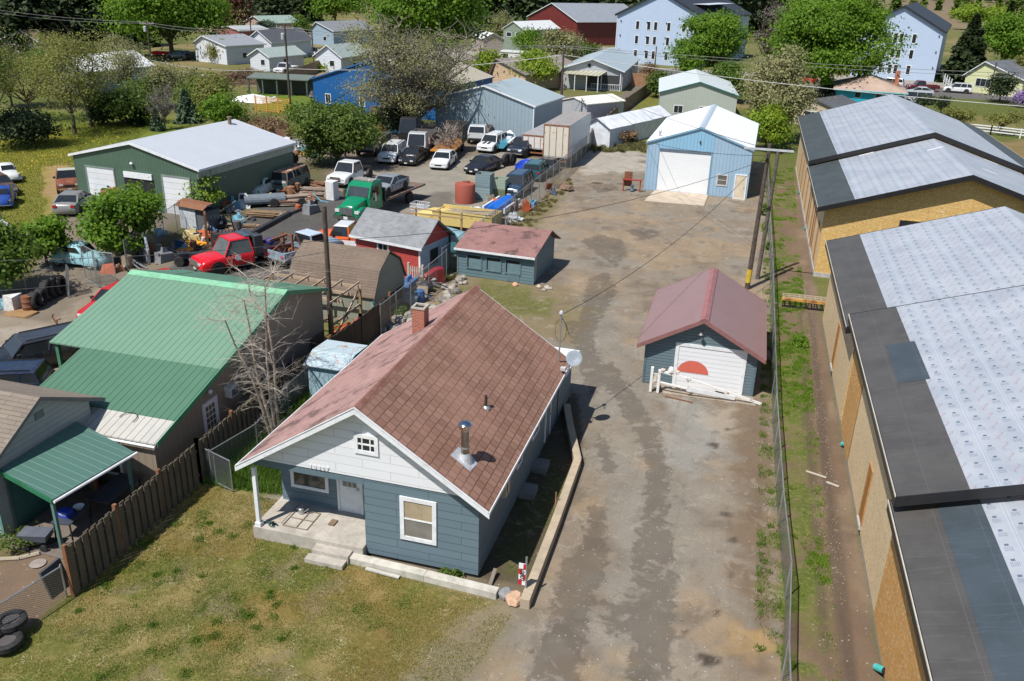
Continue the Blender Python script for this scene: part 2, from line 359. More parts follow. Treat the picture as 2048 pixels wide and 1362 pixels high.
# soil colours
C_GRAV, C_TAN, C_GREY, C_DARK = (.235, .2, .162), (.3, .237, .168), (.232, .222, .2), (.118, .1, .082); DK = np.full(GX.shape, -1.0)
C_GRASS, C_STRAW, C_LUSH, C_DIRT = (.14, .15, .04), (.3, .24, .11), (.06, .115, .016), (.19, .142, .105)
base = np.zeros(GX.shape+(3,)); grs = np.zeros(GX.shape)
N1 = vnoise(GX, GY, 3.0, 1); N2 = vnoise(GX, GY, .9, 2); N3 = vnoise(GX, GY, 9, 3); N4 = vnoise(GX, GY, .45, 4, 3); NF = vnoise(GX, GY, 60, 5)
def put(m, c, g=0.0):
    global base, grs
    base = base*(1-m[..., None])+np.array(c)*m[..., None]; grs = grs*(1-m)+g*m
def zone(poly, c, soft=.4, edge=.8, amt=1, g=0.0, nz=None):
    m = smooth(-soft, soft, sdist(GX, GY, poly)+((N2 if nz is None else nz)-.5)*2*edge)*amt; put(m, c, g); return m
one = np.ones(GX.shape)
put(one, (.13, .14, .05), .6)
put(smooth(.45, .62, NF), (.22, .18, .09), .3); put(smooth(.5, .62, N3)*(GY < 400), (.075, .11, .025), .8)
# --- far fields and back yards
zone(PX((620, 60), (800, 45), (790, 70), (640, 90)), (.3, .24, .16), 4, 3)
zone([(-60, 112), (-8, 112), (0, 128), (-55, 150), (-90, 140)], (.16, .14, .1), 2, 3)
zone(PX((1340, 5), (2300, 5), (2300, 60), (1340, 45)), (.2, .16, .11), 20, 10)
zone(PX((500, 185), (640, 160), (640, 212), (520, 222)), (.10, .185, .02), .5, .3, g=1)
zone(PX((470, 165), (660, 120), (720, 140), (560, 185)), (.24, .2, .15), .8, .5)
zone(PX((930, 170), (1100, 175), (1120, 200), (960, 205)), (.08, .13, .025), .5, .5, g=1)
zone(PX((1180, 195), (1330, 175), (1480, 220), (1500, 330), (1190, 300)), (.15, .165, .035), 1, 1.5, g=1)
zone(PX((1510, 190), (2300, 180), (2300, 420), (1520, 330)), (.085, .12, .028), 1, 2, g=1)
zone(PX((1960, 285), (2300, 270), (2300, 420), (1980, 330)), (.2, .15, .075), 2, 3, g=.6)
zone(PX((1850, 230), (2060, 235), (2060, 265), (1880, 262)), (.17, .16, .06), 1, 2, g=.8)
# --- street, lane
zone(PX((700, 95), (1230, 95), (1300, 135), (2300, 178), (2300, 196), (1290, 158), (1200, 125), (700, 118)), (.3, .29, .27), .15, .1)
zone(PX((1180, 125), (1600, 160), (2300, 197), (2300, 218), (1600, 178), (1180, 143)), (.125, .125, .13), .12, .05)
zone(PX((1272, 170), (1312, 172), (1268, 215), (1205, 268), (1160, 300), (1130, 262), (1200, 215)), (.155, .142, .125), .25, .3)
# --- meadow with dandelions and a worn track
m = zone(PX((-400, 205), (330, 232), (400, 255), (250, 300), (170, 330), (160, 420), (300, 430), (120, 560), (-500, 640)), (.19, .2, .04), .6, 1.0, g=1, nz=N1)
zone(PX((-400, 205), (330, 232), (400, 255), (250, 300), (-300, 300)), (.13, .19, .025), 1, 1.6, g=1, nz=N1)
zone(PX((-100, 268), (150, 270), (160, 330), (100, 352), (-100, 350)), (.24, .23, .03), 1.2, 2.5, .55, g=1)
zone(PX((95, 330), (140, 330), (150, 420), (260, 440), (330, 520), (200, 590), (100, 480), (100, 400)), (.33, .23, .12), .5, 1.2, .95, nz=N1)
# --- salvage yard: dirt, gravel, asphalt
yard = PX((150, 395), (380, 395), (540, 330), (600, 250), (760, 230), (905, 255), (1170, 262), (1178, 300), (1140, 340), (1000, 455), (880, 560), (760, 640), (640, 640), (330, 590), (120, 700), (-300, 760), (-300, 620), (0, 610))
zone(yard, (.19, .165, .135), .4, .6); zone(PX((380, 395), (560, 330), (640, 320), (660, 360), (560, 385), (420, 470), (300, 520)), (.11, .105, .06), .4, 1, g=.4)
zone(PX((700, 335), (780, 345), (1010, 300), (1090, 330), (1100, 400), (1000, 440), (880, 440), (760, 420), (690, 385)), (.262, .25, .222), .5, .8)
zone(PX((900, 365), (1010, 330), (1050, 340), (985, 375)), (.3, .27, .22), .6, 1, .7); zone(PX((820, 395), (905, 380), (915, 425), (850, 430)), (.12, .115, .105), .4, .8, .8)
zone(PX((340, 540), (420, 455), (560, 398), (690, 382), (720, 420), (690, 500), (620, 560), (450, 560)), (.088, .09, .092), .2, .25)
zone(PX((-300, 640), (0, 628), (100, 645), (195, 575), (290, 560), (300, 640), (100, 800), (-300, 800)), (.262, .225, .185), .2, .25)
zone(PX((0, 660), (90, 650), (150, 672), (60, 700), (0, 712)), (.36, .335, .3), .5, .6, .7)
zone([(-60, 10), (-18.45, 10), (-18.45, 21), (-19.3, 22.5), (-60, 24)], (.185, .135, .1), .15, .1)
zone(PX((0, 1030), (95, 1075), (40, 1110), (0, 1125)), (.09, .1, .03), .2, .4, .6, g=.6)
# --- the lot: gravel, tan dirt, patches
lot = [(-18.45, 24), (-16.9, 24), (-14.5, 22), (-5.2, 20.9), (-7, 8), (3.4, 8), (2.3, 40), (1.2, 97), (-21, 97), (-17.9, 84), (-16.5, 62), (-17.3, 50.5), (-18.5, 42)]
zone(lot, C_GRAV, .25, .5)
L = smooth(-.3, .3, sdist(GX, GY, lot))
put(L*smooth(.47, .6, N1)*.75, C_TAN); put(L*smooth(.5, .62, vnoise(GX, GY, 2.2, 8))*.65, C_GREY); put(L*smooth(.6, .7, vnoise(GX, GY, 1.3, 9))*.5, C_DARK)
zone(PX((1150, 300), (1290, 300), (1290, 340), (1160, 352)), (.37, .355, .33), .6, 1.5, .85)
zone(PX((1130, 590), (1215, 590), (1290, 760), (1350, 880), (1420, 1000), (1300, 1362), (1200, 1362), (1230, 1050), (1140, 760)), C_GREY, .5, .8, .75)
zone(PX((1330, 800), (1420, 800), (1450, 900), (1390, 960), (1330, 930)), (.27, .275, .27), .5, .8, .8)
zone(PX((1400, 820), (1535, 800), (1540, 870), (1450, 880)), (.34, .3, .25), .4, .8, .7)
zone(PX((1470, 800), (1550, 800), (1568, 1362), (1490, 1362)), (.15, .112, .08), .5, 1.1, .85)
zone(PX((1240, 350), (1320, 350), (1330, 380), (1255, 375)), C_DARK, .4, .7, .3)
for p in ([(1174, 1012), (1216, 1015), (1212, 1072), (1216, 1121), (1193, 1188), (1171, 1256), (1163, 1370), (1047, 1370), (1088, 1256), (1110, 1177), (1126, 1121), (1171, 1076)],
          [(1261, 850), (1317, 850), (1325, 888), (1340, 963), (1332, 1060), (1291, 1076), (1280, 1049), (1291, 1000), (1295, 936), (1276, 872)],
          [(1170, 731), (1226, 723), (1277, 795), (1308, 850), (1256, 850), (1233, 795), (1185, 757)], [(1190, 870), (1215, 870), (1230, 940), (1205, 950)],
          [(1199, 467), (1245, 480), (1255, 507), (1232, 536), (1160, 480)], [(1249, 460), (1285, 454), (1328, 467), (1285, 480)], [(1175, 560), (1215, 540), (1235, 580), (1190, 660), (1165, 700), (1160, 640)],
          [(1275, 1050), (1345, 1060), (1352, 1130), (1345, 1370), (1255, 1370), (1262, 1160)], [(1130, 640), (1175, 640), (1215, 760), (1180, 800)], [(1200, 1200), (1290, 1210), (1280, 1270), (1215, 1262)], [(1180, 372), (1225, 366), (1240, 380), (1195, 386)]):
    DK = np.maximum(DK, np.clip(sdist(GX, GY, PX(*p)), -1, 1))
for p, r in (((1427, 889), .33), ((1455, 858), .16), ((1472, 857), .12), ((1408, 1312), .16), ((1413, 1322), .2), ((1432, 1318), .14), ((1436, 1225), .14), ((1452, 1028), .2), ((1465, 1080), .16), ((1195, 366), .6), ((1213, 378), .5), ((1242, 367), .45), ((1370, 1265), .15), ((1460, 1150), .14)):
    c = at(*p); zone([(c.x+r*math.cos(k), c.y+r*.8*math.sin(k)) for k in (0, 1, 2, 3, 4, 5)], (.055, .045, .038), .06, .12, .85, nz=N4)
for p, r in (((1495, 1285), .85), ((1425, 925), .4), ((1300, 925), .35), ((1245, 1315), .35)):
    c = at(*p); zone([(c.x+r*math.cos(k), c.y+r*math.sin(k)) for k in (0, 1, 2, 3, 4, 5)], (.36, .25, .13), .3, .6, .8 if r > .8 else .3, g=.3)
zone(PX((870, 610), (925, 545), (1140, 575), (1190, 625), (1150, 690), (960, 640)), (.2, .165, .105), .6, 1, .9, g=.3)
zone(PX((900, 590), (960, 560), (1080, 585), (1120, 640), (1000, 620)), (.12, .135, .04), .6, 1.6, .85, g=.9)
zone(PX((880, 480), (1010, 440), (1110, 380), (1130, 400), (1010, 520), (900, 560)), (.17, .15, .085), .5, 1.2, .8, g=.5)
zone(PX((1130, 275), (1290, 270), (1290, 300), (1150, 303)), (.13, .12, .055), .5, 1, .9, g=.8)
# --- bed between house and concrete edging, tall grass beside the house, front lawn
zone([(-7, 21.5), (-4.95, 21.5), (-4.95, 30), (-6.5, 36), (-7, 36)], (.1, .082, .058), .08, .1); zone([(-6.6, 22), (-5.4, 22), (-5.4, 29), (-6.6, 30)], (.07, .08, .03), .3, 1, .8, g=.5)
zone([(-10.7, 21.85), (-10.7, 21.25), (-5.2, 20.9), (-5.2, 22)], (.17, .145, .105), .1, .2)
zone([(-18.45, 22.5), (-17, 23.6), (-14.6, 24.2), (-14.6, 36), (-18.4, 36)], C_LUSH, .25, .5, g=1)
lawn = [(-30, 8), (-18.6, 15), (-18.35, 17), (-18.2, 24), (-17, 23.7), (-14.7, 23.9), (-14.3, 21.8), (-12.3, 21.3), (-10.9, 21.3), (-5.9, 20.9), (-5.3, 20.5), (-5.6, 18.5), (-6.2, 16), (-6.6, 8)]
LM = zone(lawn, C_GRASS, .2, .5, g=1, nz=N1*.5+N2*.5)
put(LM*smooth(.42, .62, vnoise(GX, GY, 1.7, 21))*.8, C_STRAW, .8); put(LM*smooth(.5, .66, vnoise(GX, GY, .8, 22))*.75, (.085, .12, .022), 1)
put(LM*smooth(.52, .66, vnoise(GX, GY, 2.6, 23))*.6, (.25, .155, .055), .8); put(LM*smooth(.6, .72, vnoise(GX, GY, 1.0, 24))*.6, (.2, .165, .115), .5)
zone([(-10, 19), (-7.2, 20.6), (-5.4, 20.6), (-5.6, 17.5), (-6.4, 14), (-9, 16)], (.2, .135, .05), .8, 1.4, .6, g=.8)
zone([(-16.8, 23.8), (-14.8, 23.6), (-14.6, 21.6), (-17.3, 20.8)], (.3, .235, .115), .5, .8, .65, g=.8)
zone([(-6.1, 8), (-5.3, 18), (-4.8, 20.8), (-5.9, 20.9), (-7.4, 18.5), (-7.4, 8)], (.21, .19, .155), .4, .7, .75)
# --- weedy dirt strip between the fence and the new building
strip = [(2.75, 8), (5.5, 8), (5.3, 28), (4.75, 58), (4.4, 97), (1.35, 97), (1.9, 60), (2.5, 30)]
SM = zone(strip, (.165, .12, .088), .1, .12); put(SM*smooth(.5, .62, N1)*.6, (.24, .185, .135)); put(SM*smooth(.48, .6, vnoise(GX, GY, 1.1, 31))*smooth(4.3, 3.6, GX-.0*GY)*.8, (.075, .13, .02), 1)
zone([(2.9, 20), (3.9, 20), (3.6, 45), (2.4, 45)], (.1, .15, .025), .4, 1.6, .45, g=.8); zone([(4.35, 8), (4.75, 8), (4.6, 40), (4.3, 56), (4.1, 40)], (.1, .078, .062), .1, .12, .9); zone([(3.85, 8), (3.98, 8), (3.95, 40), (3.7, 56), (3.6, 40)], (.1, .08, .06), .06, .2, .8)
zone([(1.6, 90), (4.5, 88), (4.5, 100), (1.2, 100)], (.1, .12, .04), .6, .8, g=.9)
mot = (.86+.28*N2)[..., None]*(.93+.14*N4)[..., None]; base = np.clip(base*mot*np.where(grs[..., None] > .7, .9, 1.0)*np.array([1.05, 1.0, .92])*.9, .01, .9)
Z = (vnoise(GX, GY, 6, 41)-.5)*.05+(N2-.5)*.035; Z = np.where((GX > -30) & (GX < 10) & (GY < 110), Z-.02, Z)
# hills: the land climbs beyond the flats
hill = smooth(520, 1500, GY+.10*GX)*(36+18*vnoise(GX, GY, 500, 51)); hill2 = smooth(900, 2600, GY)*90*smooth(-200, 1200, GX+300); Z = Z+hill+hill2*.6
hm = smooth(3, 20, hill+hill2); put(hm, (.12, .095, .065)); put(hm*smooth(.45, .6, vnoise(GX, GY, 140, 52)), (.09, .1, .05)); put(hm*smooth(.5, .62, vnoise(GX, GY, 60, 53))*.7, (.16, .13, .09))
def groundmat():
    t = NT("soil"); a = t.n("ShaderNodeAttribute"); a.attribute_name = "col"; sp = t.n("ShaderNodeSeparateColor"); b = t.n("ShaderNodeAttribute"); b.attribute_name = "grs"; t.l(b.outputs["Color"], sp.inputs[0]); g = sp.outputs[0]
    n1 = t.noise(16, 5, .75); n2 = t.noise(45, 3, .7); n3 = t.noise(5, 6, .7); v = t.n("ShaderNodeTexVoronoi", Scale=11); t.l(t.tc.outputs["Object"], v.inputs[0]); vs = t.n("ShaderNodeSeparateColor"); t.l(v.outputs["Color"], vs.inputs[0])
    k = t.math('ADD', .34, t.math('ADD', t.math('MULTIPLY', n1, .62), t.math('MULTIPLY', n2, .66)))
    kc = t.n("ShaderNodeCombineColor"); [t.l(k, kc.inputs[i]) for i in range(3)]
    col = t.mix(1.0, a.outputs["Color"], kc.outputs[0], 'MULTIPLY')
    peb = t.math('MULTIPLY', t.math('MULTIPLY', t.math('GREATER_THAN', vs.outputs[0], .965), t.math('LESS_THAN', v.outputs["Distance"], .3)), t.math('SUBTRACT', 1, g))
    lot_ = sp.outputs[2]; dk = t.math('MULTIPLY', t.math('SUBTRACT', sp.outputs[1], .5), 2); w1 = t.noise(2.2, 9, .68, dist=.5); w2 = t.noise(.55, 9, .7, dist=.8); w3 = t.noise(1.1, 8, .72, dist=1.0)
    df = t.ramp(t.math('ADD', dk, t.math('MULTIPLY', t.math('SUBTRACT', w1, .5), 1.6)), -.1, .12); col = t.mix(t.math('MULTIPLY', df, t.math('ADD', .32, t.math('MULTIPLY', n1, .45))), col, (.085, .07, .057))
    ng = t.math('SUBTRACT', 1, g); col = t.mix(t.math('MULTIPLY', t.math('MULTIPLY', ng, t.ramp(w2, .5, .64)), .28), col, (.12, .1, .08)); col = t.mix(t.math('MULTIPLY', t.math('MULTIPLY', lot_, t.ramp(w3, .55, .62)), .3), col, (.36, .31, .25)); col = t.mix(t.math('MULTIPLY', t.math('MULTIPLY', ng, t.ramp(w1, .56, .66)), .42), col, (.12, .1, .085))
    rt = t.n("ShaderNodeMapping"); t.l(t.tc.outputs["Object"], rt.inputs[0]); rt.inputs["Scale"].default_value = (4.5, .12, 1); col = t.mix(t.math('MULTIPLY', t.math('MULTIPLY', lot_, t.ramp(t.noise(1, 6, .7, vec=rt.outputs[0], dist=.3), .55, .66)), .16), col, (.1, .085, .07))
    lw_ = t.noise(7, 8, .75, dist=.8); l2 = t.noise(2.6, 8, .72, dist=.8); col = t.mix(t.math('MULTIPLY', t.math('MULTIPLY', g, t.ramp(lw_, .52, .6)), .45), col, (.33, .28, .11)); col = t.mix(t.math('MULTIPLY', t.math('MULTIPLY', g, t.ramp(l2, .54, .62)), .35), col, (.07, .105, .015)); col = t.mix(t.math('MULTIPLY', t.math('MULTIPLY', g, t.ramp(l2, .44, .38)), .3), col, (.2, .15, .07))
    col = t.mix(t.math('MULTIPLY', peb, .65), col, (.42, .38, .33))
    col = t.mix(t.math('MULTIPLY', t.math('MULTIPLY', g, t.ramp(n3, .5, .62)), .45), col, (.2, .17, .05)); col = t.mix(t.math('MULTIPLY', t.math('MULTIPLY', g, t.ramp(n1, .52, .66)), .5), col, (.035, .055, .012))
    t.bump(t.math('ADD', n1, n2), .5, .03); return t.done(col, .95, 0, .15)
ny, nx = GX.shape; idx = np.arange(nx*ny).reshape(ny, nx)
Fq = np.stack([idx[:-1, :-1], idx[:-1, 1:], idx[1:, 1:], idx[1:, :-1]], -1).reshape(-1, 4)
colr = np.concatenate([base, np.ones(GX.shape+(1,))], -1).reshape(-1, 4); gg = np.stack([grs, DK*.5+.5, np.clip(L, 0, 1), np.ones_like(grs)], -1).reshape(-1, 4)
put(LM*0, C_DIRT)
ground = npmesh("ground", np.stack([GX, GY, Z], -1).reshape(-1, 3), Fq, groundmat(), cols={"col": colr, "grs": gg}, smooth=True)
tag(ground, kind='structure')
def gz(x, y):
    i = np.clip(np.searchsorted(gx, x)-1, 0, nx-2); j = np.clip(np.searchsorted(gy, y)-1, 0, ny-2)
    u = (x-gx[i])/(gx[i+1]-gx[i]); w = (y-gy[j])/(gy[j+1]-gy[j])
    return (Z[j, i]*(1-u)+Z[j, i+1]*u)*(1-w)+(Z[j+1, i]*(1-u)+Z[j+1, i+1]*u)*w
# ---------------------------------------------------------------- grass blades
def blades(name, poly, n, h, w, mat, keep=None, lean=.6, clump=0):
    P = np.array(poly); lo, hi = P.min(0), P.max(0); x = rng.uniform(lo[0], hi[0], n*3); y = rng.uniform(lo[1], hi[1], n*3)
    if clump:
        cx = rng.uniform(lo[0], hi[0], clump); cy = rng.uniform(lo[1], hi[1], clump); k = rng.integers(0, clump, n*3); sdv = rng.uniform(.05, .22, clump)[k]
        x = cx[k]+rng.normal(0, 1, n*3)*sdv; y = cy[k]+rng.normal(0, 1, n*3)*sdv
    ok = sdist(x, y, poly) > 0
    if keep is not None: ok &= keep(x, y)
    x, y = x[ok][:n], y[ok][:n]; m = len(x); z = gz(x, y)-.01; a = rng.uniform(0, 2*PI, m); hh = h*rng.uniform(.5, 1.3, m); b = rng.uniform(0, 2*PI, m); ln = lean*hh*rng.uniform(.2, 1.4, m)
    dx, dy = np.cos(a)*w/2, np.sin(a)*w/2; tx, ty = x+np.cos(b)*ln, y+np.sin(b)*ln
    V = np.stack([np.stack([x-dx, y-dy, z], -1), np.stack([x+dx, y+dy, z], -1), np.stack([tx, ty, z+hh], -1)], 1).reshape(-1, 3)
    o = npmesh(name, V, np.arange(3*m).reshape(-1, 3), mat, rnd=np.repeat(rng.uniform(0, 1, m), 3)); return tag(o, kind='stuff')
tag(blades("lawn_grass", lawn, 90000, .07, .022, leafmat((.15, .19, .03), (.3, .28, .08), .3), keep=lambda x, y: (y > 11) & (vnoise(x, y, .8, 22) > .36)), "short patchy green grass of the front lawn", "grass")
tag(blades("straw_grass", lawn, 55000, .055, .02, leafmat((.38, .3, .13), (.55, .46, .24), .25), keep=lambda x, y: (y > 11) & (vnoise(x, y, 1.7, 21) > .44)), "dry straw coloured grass in patches on the front lawn", "grass")
tag(blades("tall_grass", [(-18.3, 23.9), (-17, 23.9), (-14.8, 24.2), (-14.75, 36), (-18.2, 38)], 22000, .35, .035, leafmat((.05, .13, .01), (.13, .22, .03), .35)), "lush tall grass between the wooden fence and the house", "grass")
tag(blades("weeds", [(2.75, 12), (4.3, 12), (4.0, 60), (3.9, 95), (1.6, 95), (2.2, 45)], 95000, .12, .03, leafmat((.1, .2, .015), (.22, .33, .04), .4), clump=2200, keep=lambda x, y: .6*vnoise(x, y, 1.3, 61)+.35*vnoise(x, y, .45, 62)+.45*vnoise(x, y, 5.5, 65)+.16*np.abs(x-3.0)*rng.uniform(-1.5, 1, len(x)) > .77), "green weeds growing in the dirt strip along the chain-link fence", "weeds")
tag(blades("fence_weeds", [(1.9, 12), (2.75, 12), (2.6, 40), (2.0, 60), (1.3, 95), (.9, 95), (1.6, 50)], 9000, .15, .035, leafmat((.08, .16, .02), (.22, .28, .06), .4), clump=420), "ragged weeds at the foot of the chain-link fence", "weeds")
tag(blades("meadow_grass", PX((-60, 262), (330, 240), (240, 300), (150, 330), (150, 390), (60, 560), (-60, 560)), 60000, .14, .06, leafmat((.17, .2, .02), (.32, .32, .06), .4), keep=lambda x, y: sdist(x, y, PX((85, 335), (140, 330), (155, 420), (260, 440), (330, 520), (200, 590), (90, 480), (90, 400))) < vnoise(x, y, 1.5, 63)-.5), "rough meadow grass behind the green workshop", "grass")
tag(blades("dandelions", PX((-20, 262), (320, 240), (150, 330), (60, 345), (-20, 350)), 1500, .16, .1, plain((.6, .45, .02), .8)), "yellow dandelions scattered over the meadow", "dandelions")
tag(blades("verge_grass", PX((880, 560), (1000, 470), (1140, 355), (1150, 365), (1020, 500), (930, 560)), 9000, .2, .05, leafmat((.1, .12, .03), (.25, .2, .08), .3), clump=160), "dry verge grass along the yard fence", "grass")
tag(blades("back_grass", PX((1130, 275), (1215, 262), (1290, 285), (1290, 305), (1150, 305)), 16000, .4, .08, leafmat((.07, .12, .02), (.24, .19, .1), .3), clump=200), "rough grass at the end of the gravel lot", "grass")

def pebbles(name, label, poly, n, r, c, keep=None):
    P = np.array(poly); lo, hi = P.min(0), P.max(0); x = rng.uniform(lo[0], hi[0], n*2); y = rng.uniform(lo[1], hi[1], n*2); ok = sdist(x, y, poly) > 0
    if keep: ok &= keep(x, y)
    x, y = x[ok][:n], y[ok][:n]; m = len(x); z = gz(x, y); rr = r*rng.uniform(.4, 1.3, m)**1.5; a = rng.uniform(0, 6.3, m); V = []
    for k in range(4): V.append(np.stack([x+rr*np.cos(a+k*1.571)*(1 if k % 2 else .7), y+rr*np.sin(a+k*1.571)*(1 if k % 2 else .7), z-.004], -1))
    V.append(np.stack([x, y, z+rr*.6], -1)); V = np.stack(V, 1).reshape(-1, 3); i = np.arange(m)[:, None]*5; F = np.concatenate([i+np.array([[k, (k+1) % 4, 4]]) for k in range(4)])
    return tag(npmesh(name, V, F, c, rnd=np.repeat(rng.random(m), 5)), label, "gravel", kind='stuff')
pebbles("gravel", "loose pale stones strewn over the gravel lot", [(-7, 12), (2.9, 12), (2.3, 40), (1.5, 60), (-17, 60), (-17, 42), (-14, 36), (-6, 36), (-4.5, 21)], 6000, .02, plain((.27, .245, .21), .9, 0, .4, 8), keep=lambda x, y: vnoise(x, y, 1.4, 71) > .42)
pebbles("rubble", "pale stones and rubble along the trench of the dirt strip", [(3.6, 12), (4.7, 12), (4.6, 40), (4.2, 70), (3.4, 70), (3.9, 40)], 2000, .03, plain((.24, .19, .145), .9, 0, .4, 8), keep=lambda x, y: vnoise(x, y, .8, 72) > .45)
tag(blades("clover_tufts", lawn, 26000, .09, .03, leafmat((.07, .15, .015), (.15, .24, .03), .35), keep=lambda x, y: (y > 11) & (vnoise(x, y, 2.2, 64) > .5), clump=500), "darker green tufts growing in the front lawn", "grass")
tag(blades("hay_wisps", lawn, 2600, .03, .016, plain((.6, .52, .33), .8), keep=lambda x, y: y > 11, lean=9, clump=260), "pale hay wisps lying on the front lawn", "grass")
# ---------------------------------------------------------------- building helpers
def text(name, s, size, mat, parent, M, depth=.012, bold=.0, align='CENTER'):
    c = bpy.data.curves.new(name, 'FONT'); c.body = s; c.size = size; c.extrude = depth; c.offset = bold; c.align_x = align; c.align_y = 'CENTER'
    to = bpy.data.objects.new(name, c); COL.objects.link(to); dg = bpy.context.evaluated_depsgraph_get(); me = bpy.data.meshes.new_from_object(to.evaluated_get(dg)); bpy.data.objects.remove(to)
    me.materials.clear(); me.materials.append(mat); me.transform(M); o = bpy.data.objects.new(name, me); COL.objects.link(o); o.parent = parent; return o
def FM(face, w, l):   # face frame: (along, out, up) -> building frame
    return {'front': Matrix(((1, 0, 0, 0), (0, -1, 0, 0), (0, 0, 1, 0), (0, 0, 0, 1))), 'right': Matrix(((0, 1, 0, w), (1, 0, 0, 0), (0, 0, 1, 0), (0, 0, 0, 1))),
            'left': Matrix(((0, -1, 0, 0), (1, 0, 0, 0), (0, 0, 1, 0), (0, 0, 0, 1))), 'back': Matrix(((1, 0, 0, 0), (0, 1, 0, l), (0, 0, 1, 0), (0, 0, 0, 1)))}[face]
def window(par, M, a0, a1, z0, z1, fr=WHITE, gl=None, rail=True, mull=0, fw=.09, name="window", blind=None):
    b = MB(M); t = .05
    for q in ((a0, a1, z0, z0+fw), (a0, a1, z1-fw, z1), (a0, a0+fw, z0+fw, z1-fw), (a1-fw, a1, z0+fw, z1-fw)): b.box(q[0], q[1], 0, t, q[2], q[3])
    if rail: zm = (z0+z1)/2; b.box(a0+fw, a1-fw, 0, t-.01, zm-.025, zm+.025)
    for k in range(mull): x = a0+(a1-a0)*(k+1)/(mull+1); b.box(x-.02, x+.02, 0, t-.012, z0+fw, z1-fw)
    o = b.build(name, fr, par); g = MB(M); g.box(a0+fw*.8, a1-fw*.8, -.06, .015, z0+fw*.8, z1-fw*.8); g.build("pane", gl or glass(), o)
    if blind: g = MB(M); g.box(a0+fw, a1-fw, .0152, .02, (z0+z1)/2+.03, z1-fw); g.build("blind", blind, o)
    return o
def door(par, M, a0, a1, z0, z1, mat=WHITE, fr=WHITE, name="door", lines=0, pane=None, fw=.08, handle=True, proud=.03):
    b = MB(M)
    b.box(a0+fw, a1-fw, -.05, proud, z0, z1-fw); o = b.build(name, mat, par)
    if fw: f = MB(M); f.box(a0, a0+fw, 0, proud+.03, z0, z1); f.box(a1-fw, a1, 0, proud+.03, z0, z1); f.box(a0+fw, a1-fw, 0, proud+.03, z1-fw, z1); f.build("door_frame", fr, o)
    if pane: g = MB(M); p = pane; g.box(p[0], p[1], proud, proud+.012, p[2], p[3]); gg = g.build("pane", glass((.12, .12, .11)), o)
    if handle: g = MB(M); g.box(a1-fw-.14, a1-fw-.08, proud, proud+.06, z0+.95, z0+1.03); g.build("handle", STEEL, o)
    return o
def gable(name, label, cat, loc, rz, w, l, he, hr, wm, rm, ov=.3, xr=None, trim=None, gm=None, rov=None, th=.12, group=None, he2=None, ovb=None, rm2=None, rname="roof", base=0, tw=.16):
    t = thing(name, label, cat, loc, rz, group); xr = w/2 if xr is None else xr; he2 = he if he2 is None else he2; rov = ov if rov is None else rov; ovb = rov if ovb is None else ovb
    b = MB(); b.poly([(0, 0, base), (w, 0, base), (w, 0, he2), (0, 0, he)]); b.poly([(0, 0, he), (w, 0, he2), (xr, 0, hr)]); b.poly([(w, l, base), (0, l, base), (0, l, he), (w, l, he2)]); b.poly([(w, l, he2), (0, l, he), (xr, l, hr)])
    if gm: b.m[1] = b.m[3] = 1
    b.poly([(0, l, base), (0, 0, base), (0, 0, he), (0, l, he)]); b.poly([(w, 0, base), (w, l, base), (w, l, he2), (w, 0, he2)]); b.build("wall", [wm, gm] if gm else wm, t)
    if base: MB().box(.02, w-.02, .02, l-.02, -.1, base).build("foundation", CONC, t)
    sl = (hr-he)/xr; sr = (hr-he2)/(w-xr)
    for side, mm in ((-1, rm), (1, rm2 or rm)):
        if side < 0: pe, pr = (-ov, he-ov*sl), (xr, hr)
        else: pe, pr = (w+ov, he2-ov*sr), (xr, hr)
        c = MB(); y0, y1 = -rov, l+ovb; k = .04
        c.hexa([(pe[0], y0, pe[1]+k), (pr[0], y0, pr[1]+k), (pr[0], y1, pr[1]+k), (pe[0], y1, pe[1]+k)], [(pe[0], y0, pe[1]+k+th), (pr[0], y0, pr[1]+k+th), (pr[0], y1, pr[1]+k+th), (pe[0], y1, pe[1]+k+th)])
        if side > 0: c.f = [f[::-1] for f in c.f]
        o = c.build(rname, mm, t)
        if trim:
            c = MB()
            for yy in (y0-.03, y1): 
                a, z = Vector((pe[0], yy, pe[1]-tw+k+th)), Vector((pr[0], yy, pr[1]-tw+k+th)); u = Vector((0, 0, tw+.012))
                c.hexa([a, z, z+Vector((0, .03, 0)), a+Vector((0, .03, 0))], [a+u, z+u, z+u+Vector((0, .03, 0)), a+u+Vector((0, .03, 0))])
            xx = pe[0]-(.025 if side < 0 else 0); c.box(xx, xx+.025, y0, y1, pe[1]+k+th-tw, pe[1]+k+th+.004); c.build("fascia", trim, t)
    return t
def ridgecap(t, xr, y0, y1, z, m, w=.22, drop=.06):
    b = MB(); b.hexa([(xr-w, y0, z-drop), (xr, y0, z+.0), (xr, y1, z+.0), (xr-w, y1, z-drop)], [(xr-w, y0, z-drop+.03), (xr, y0, z+.035), (xr, y1, z+.035), (xr-w, y1, z-drop+.03)])
    b.hexa([(xr, y0, z), (xr+w, y0, z-drop), (xr+w, y1, z-drop), (xr, y1, z)], [(xr, y0, z+.035), (xr+w, y0, z-drop+.03), (xr+w, y1, z-drop+.03), (xr, y1, z+.035)]); b.build("ridge_cap", m, t)

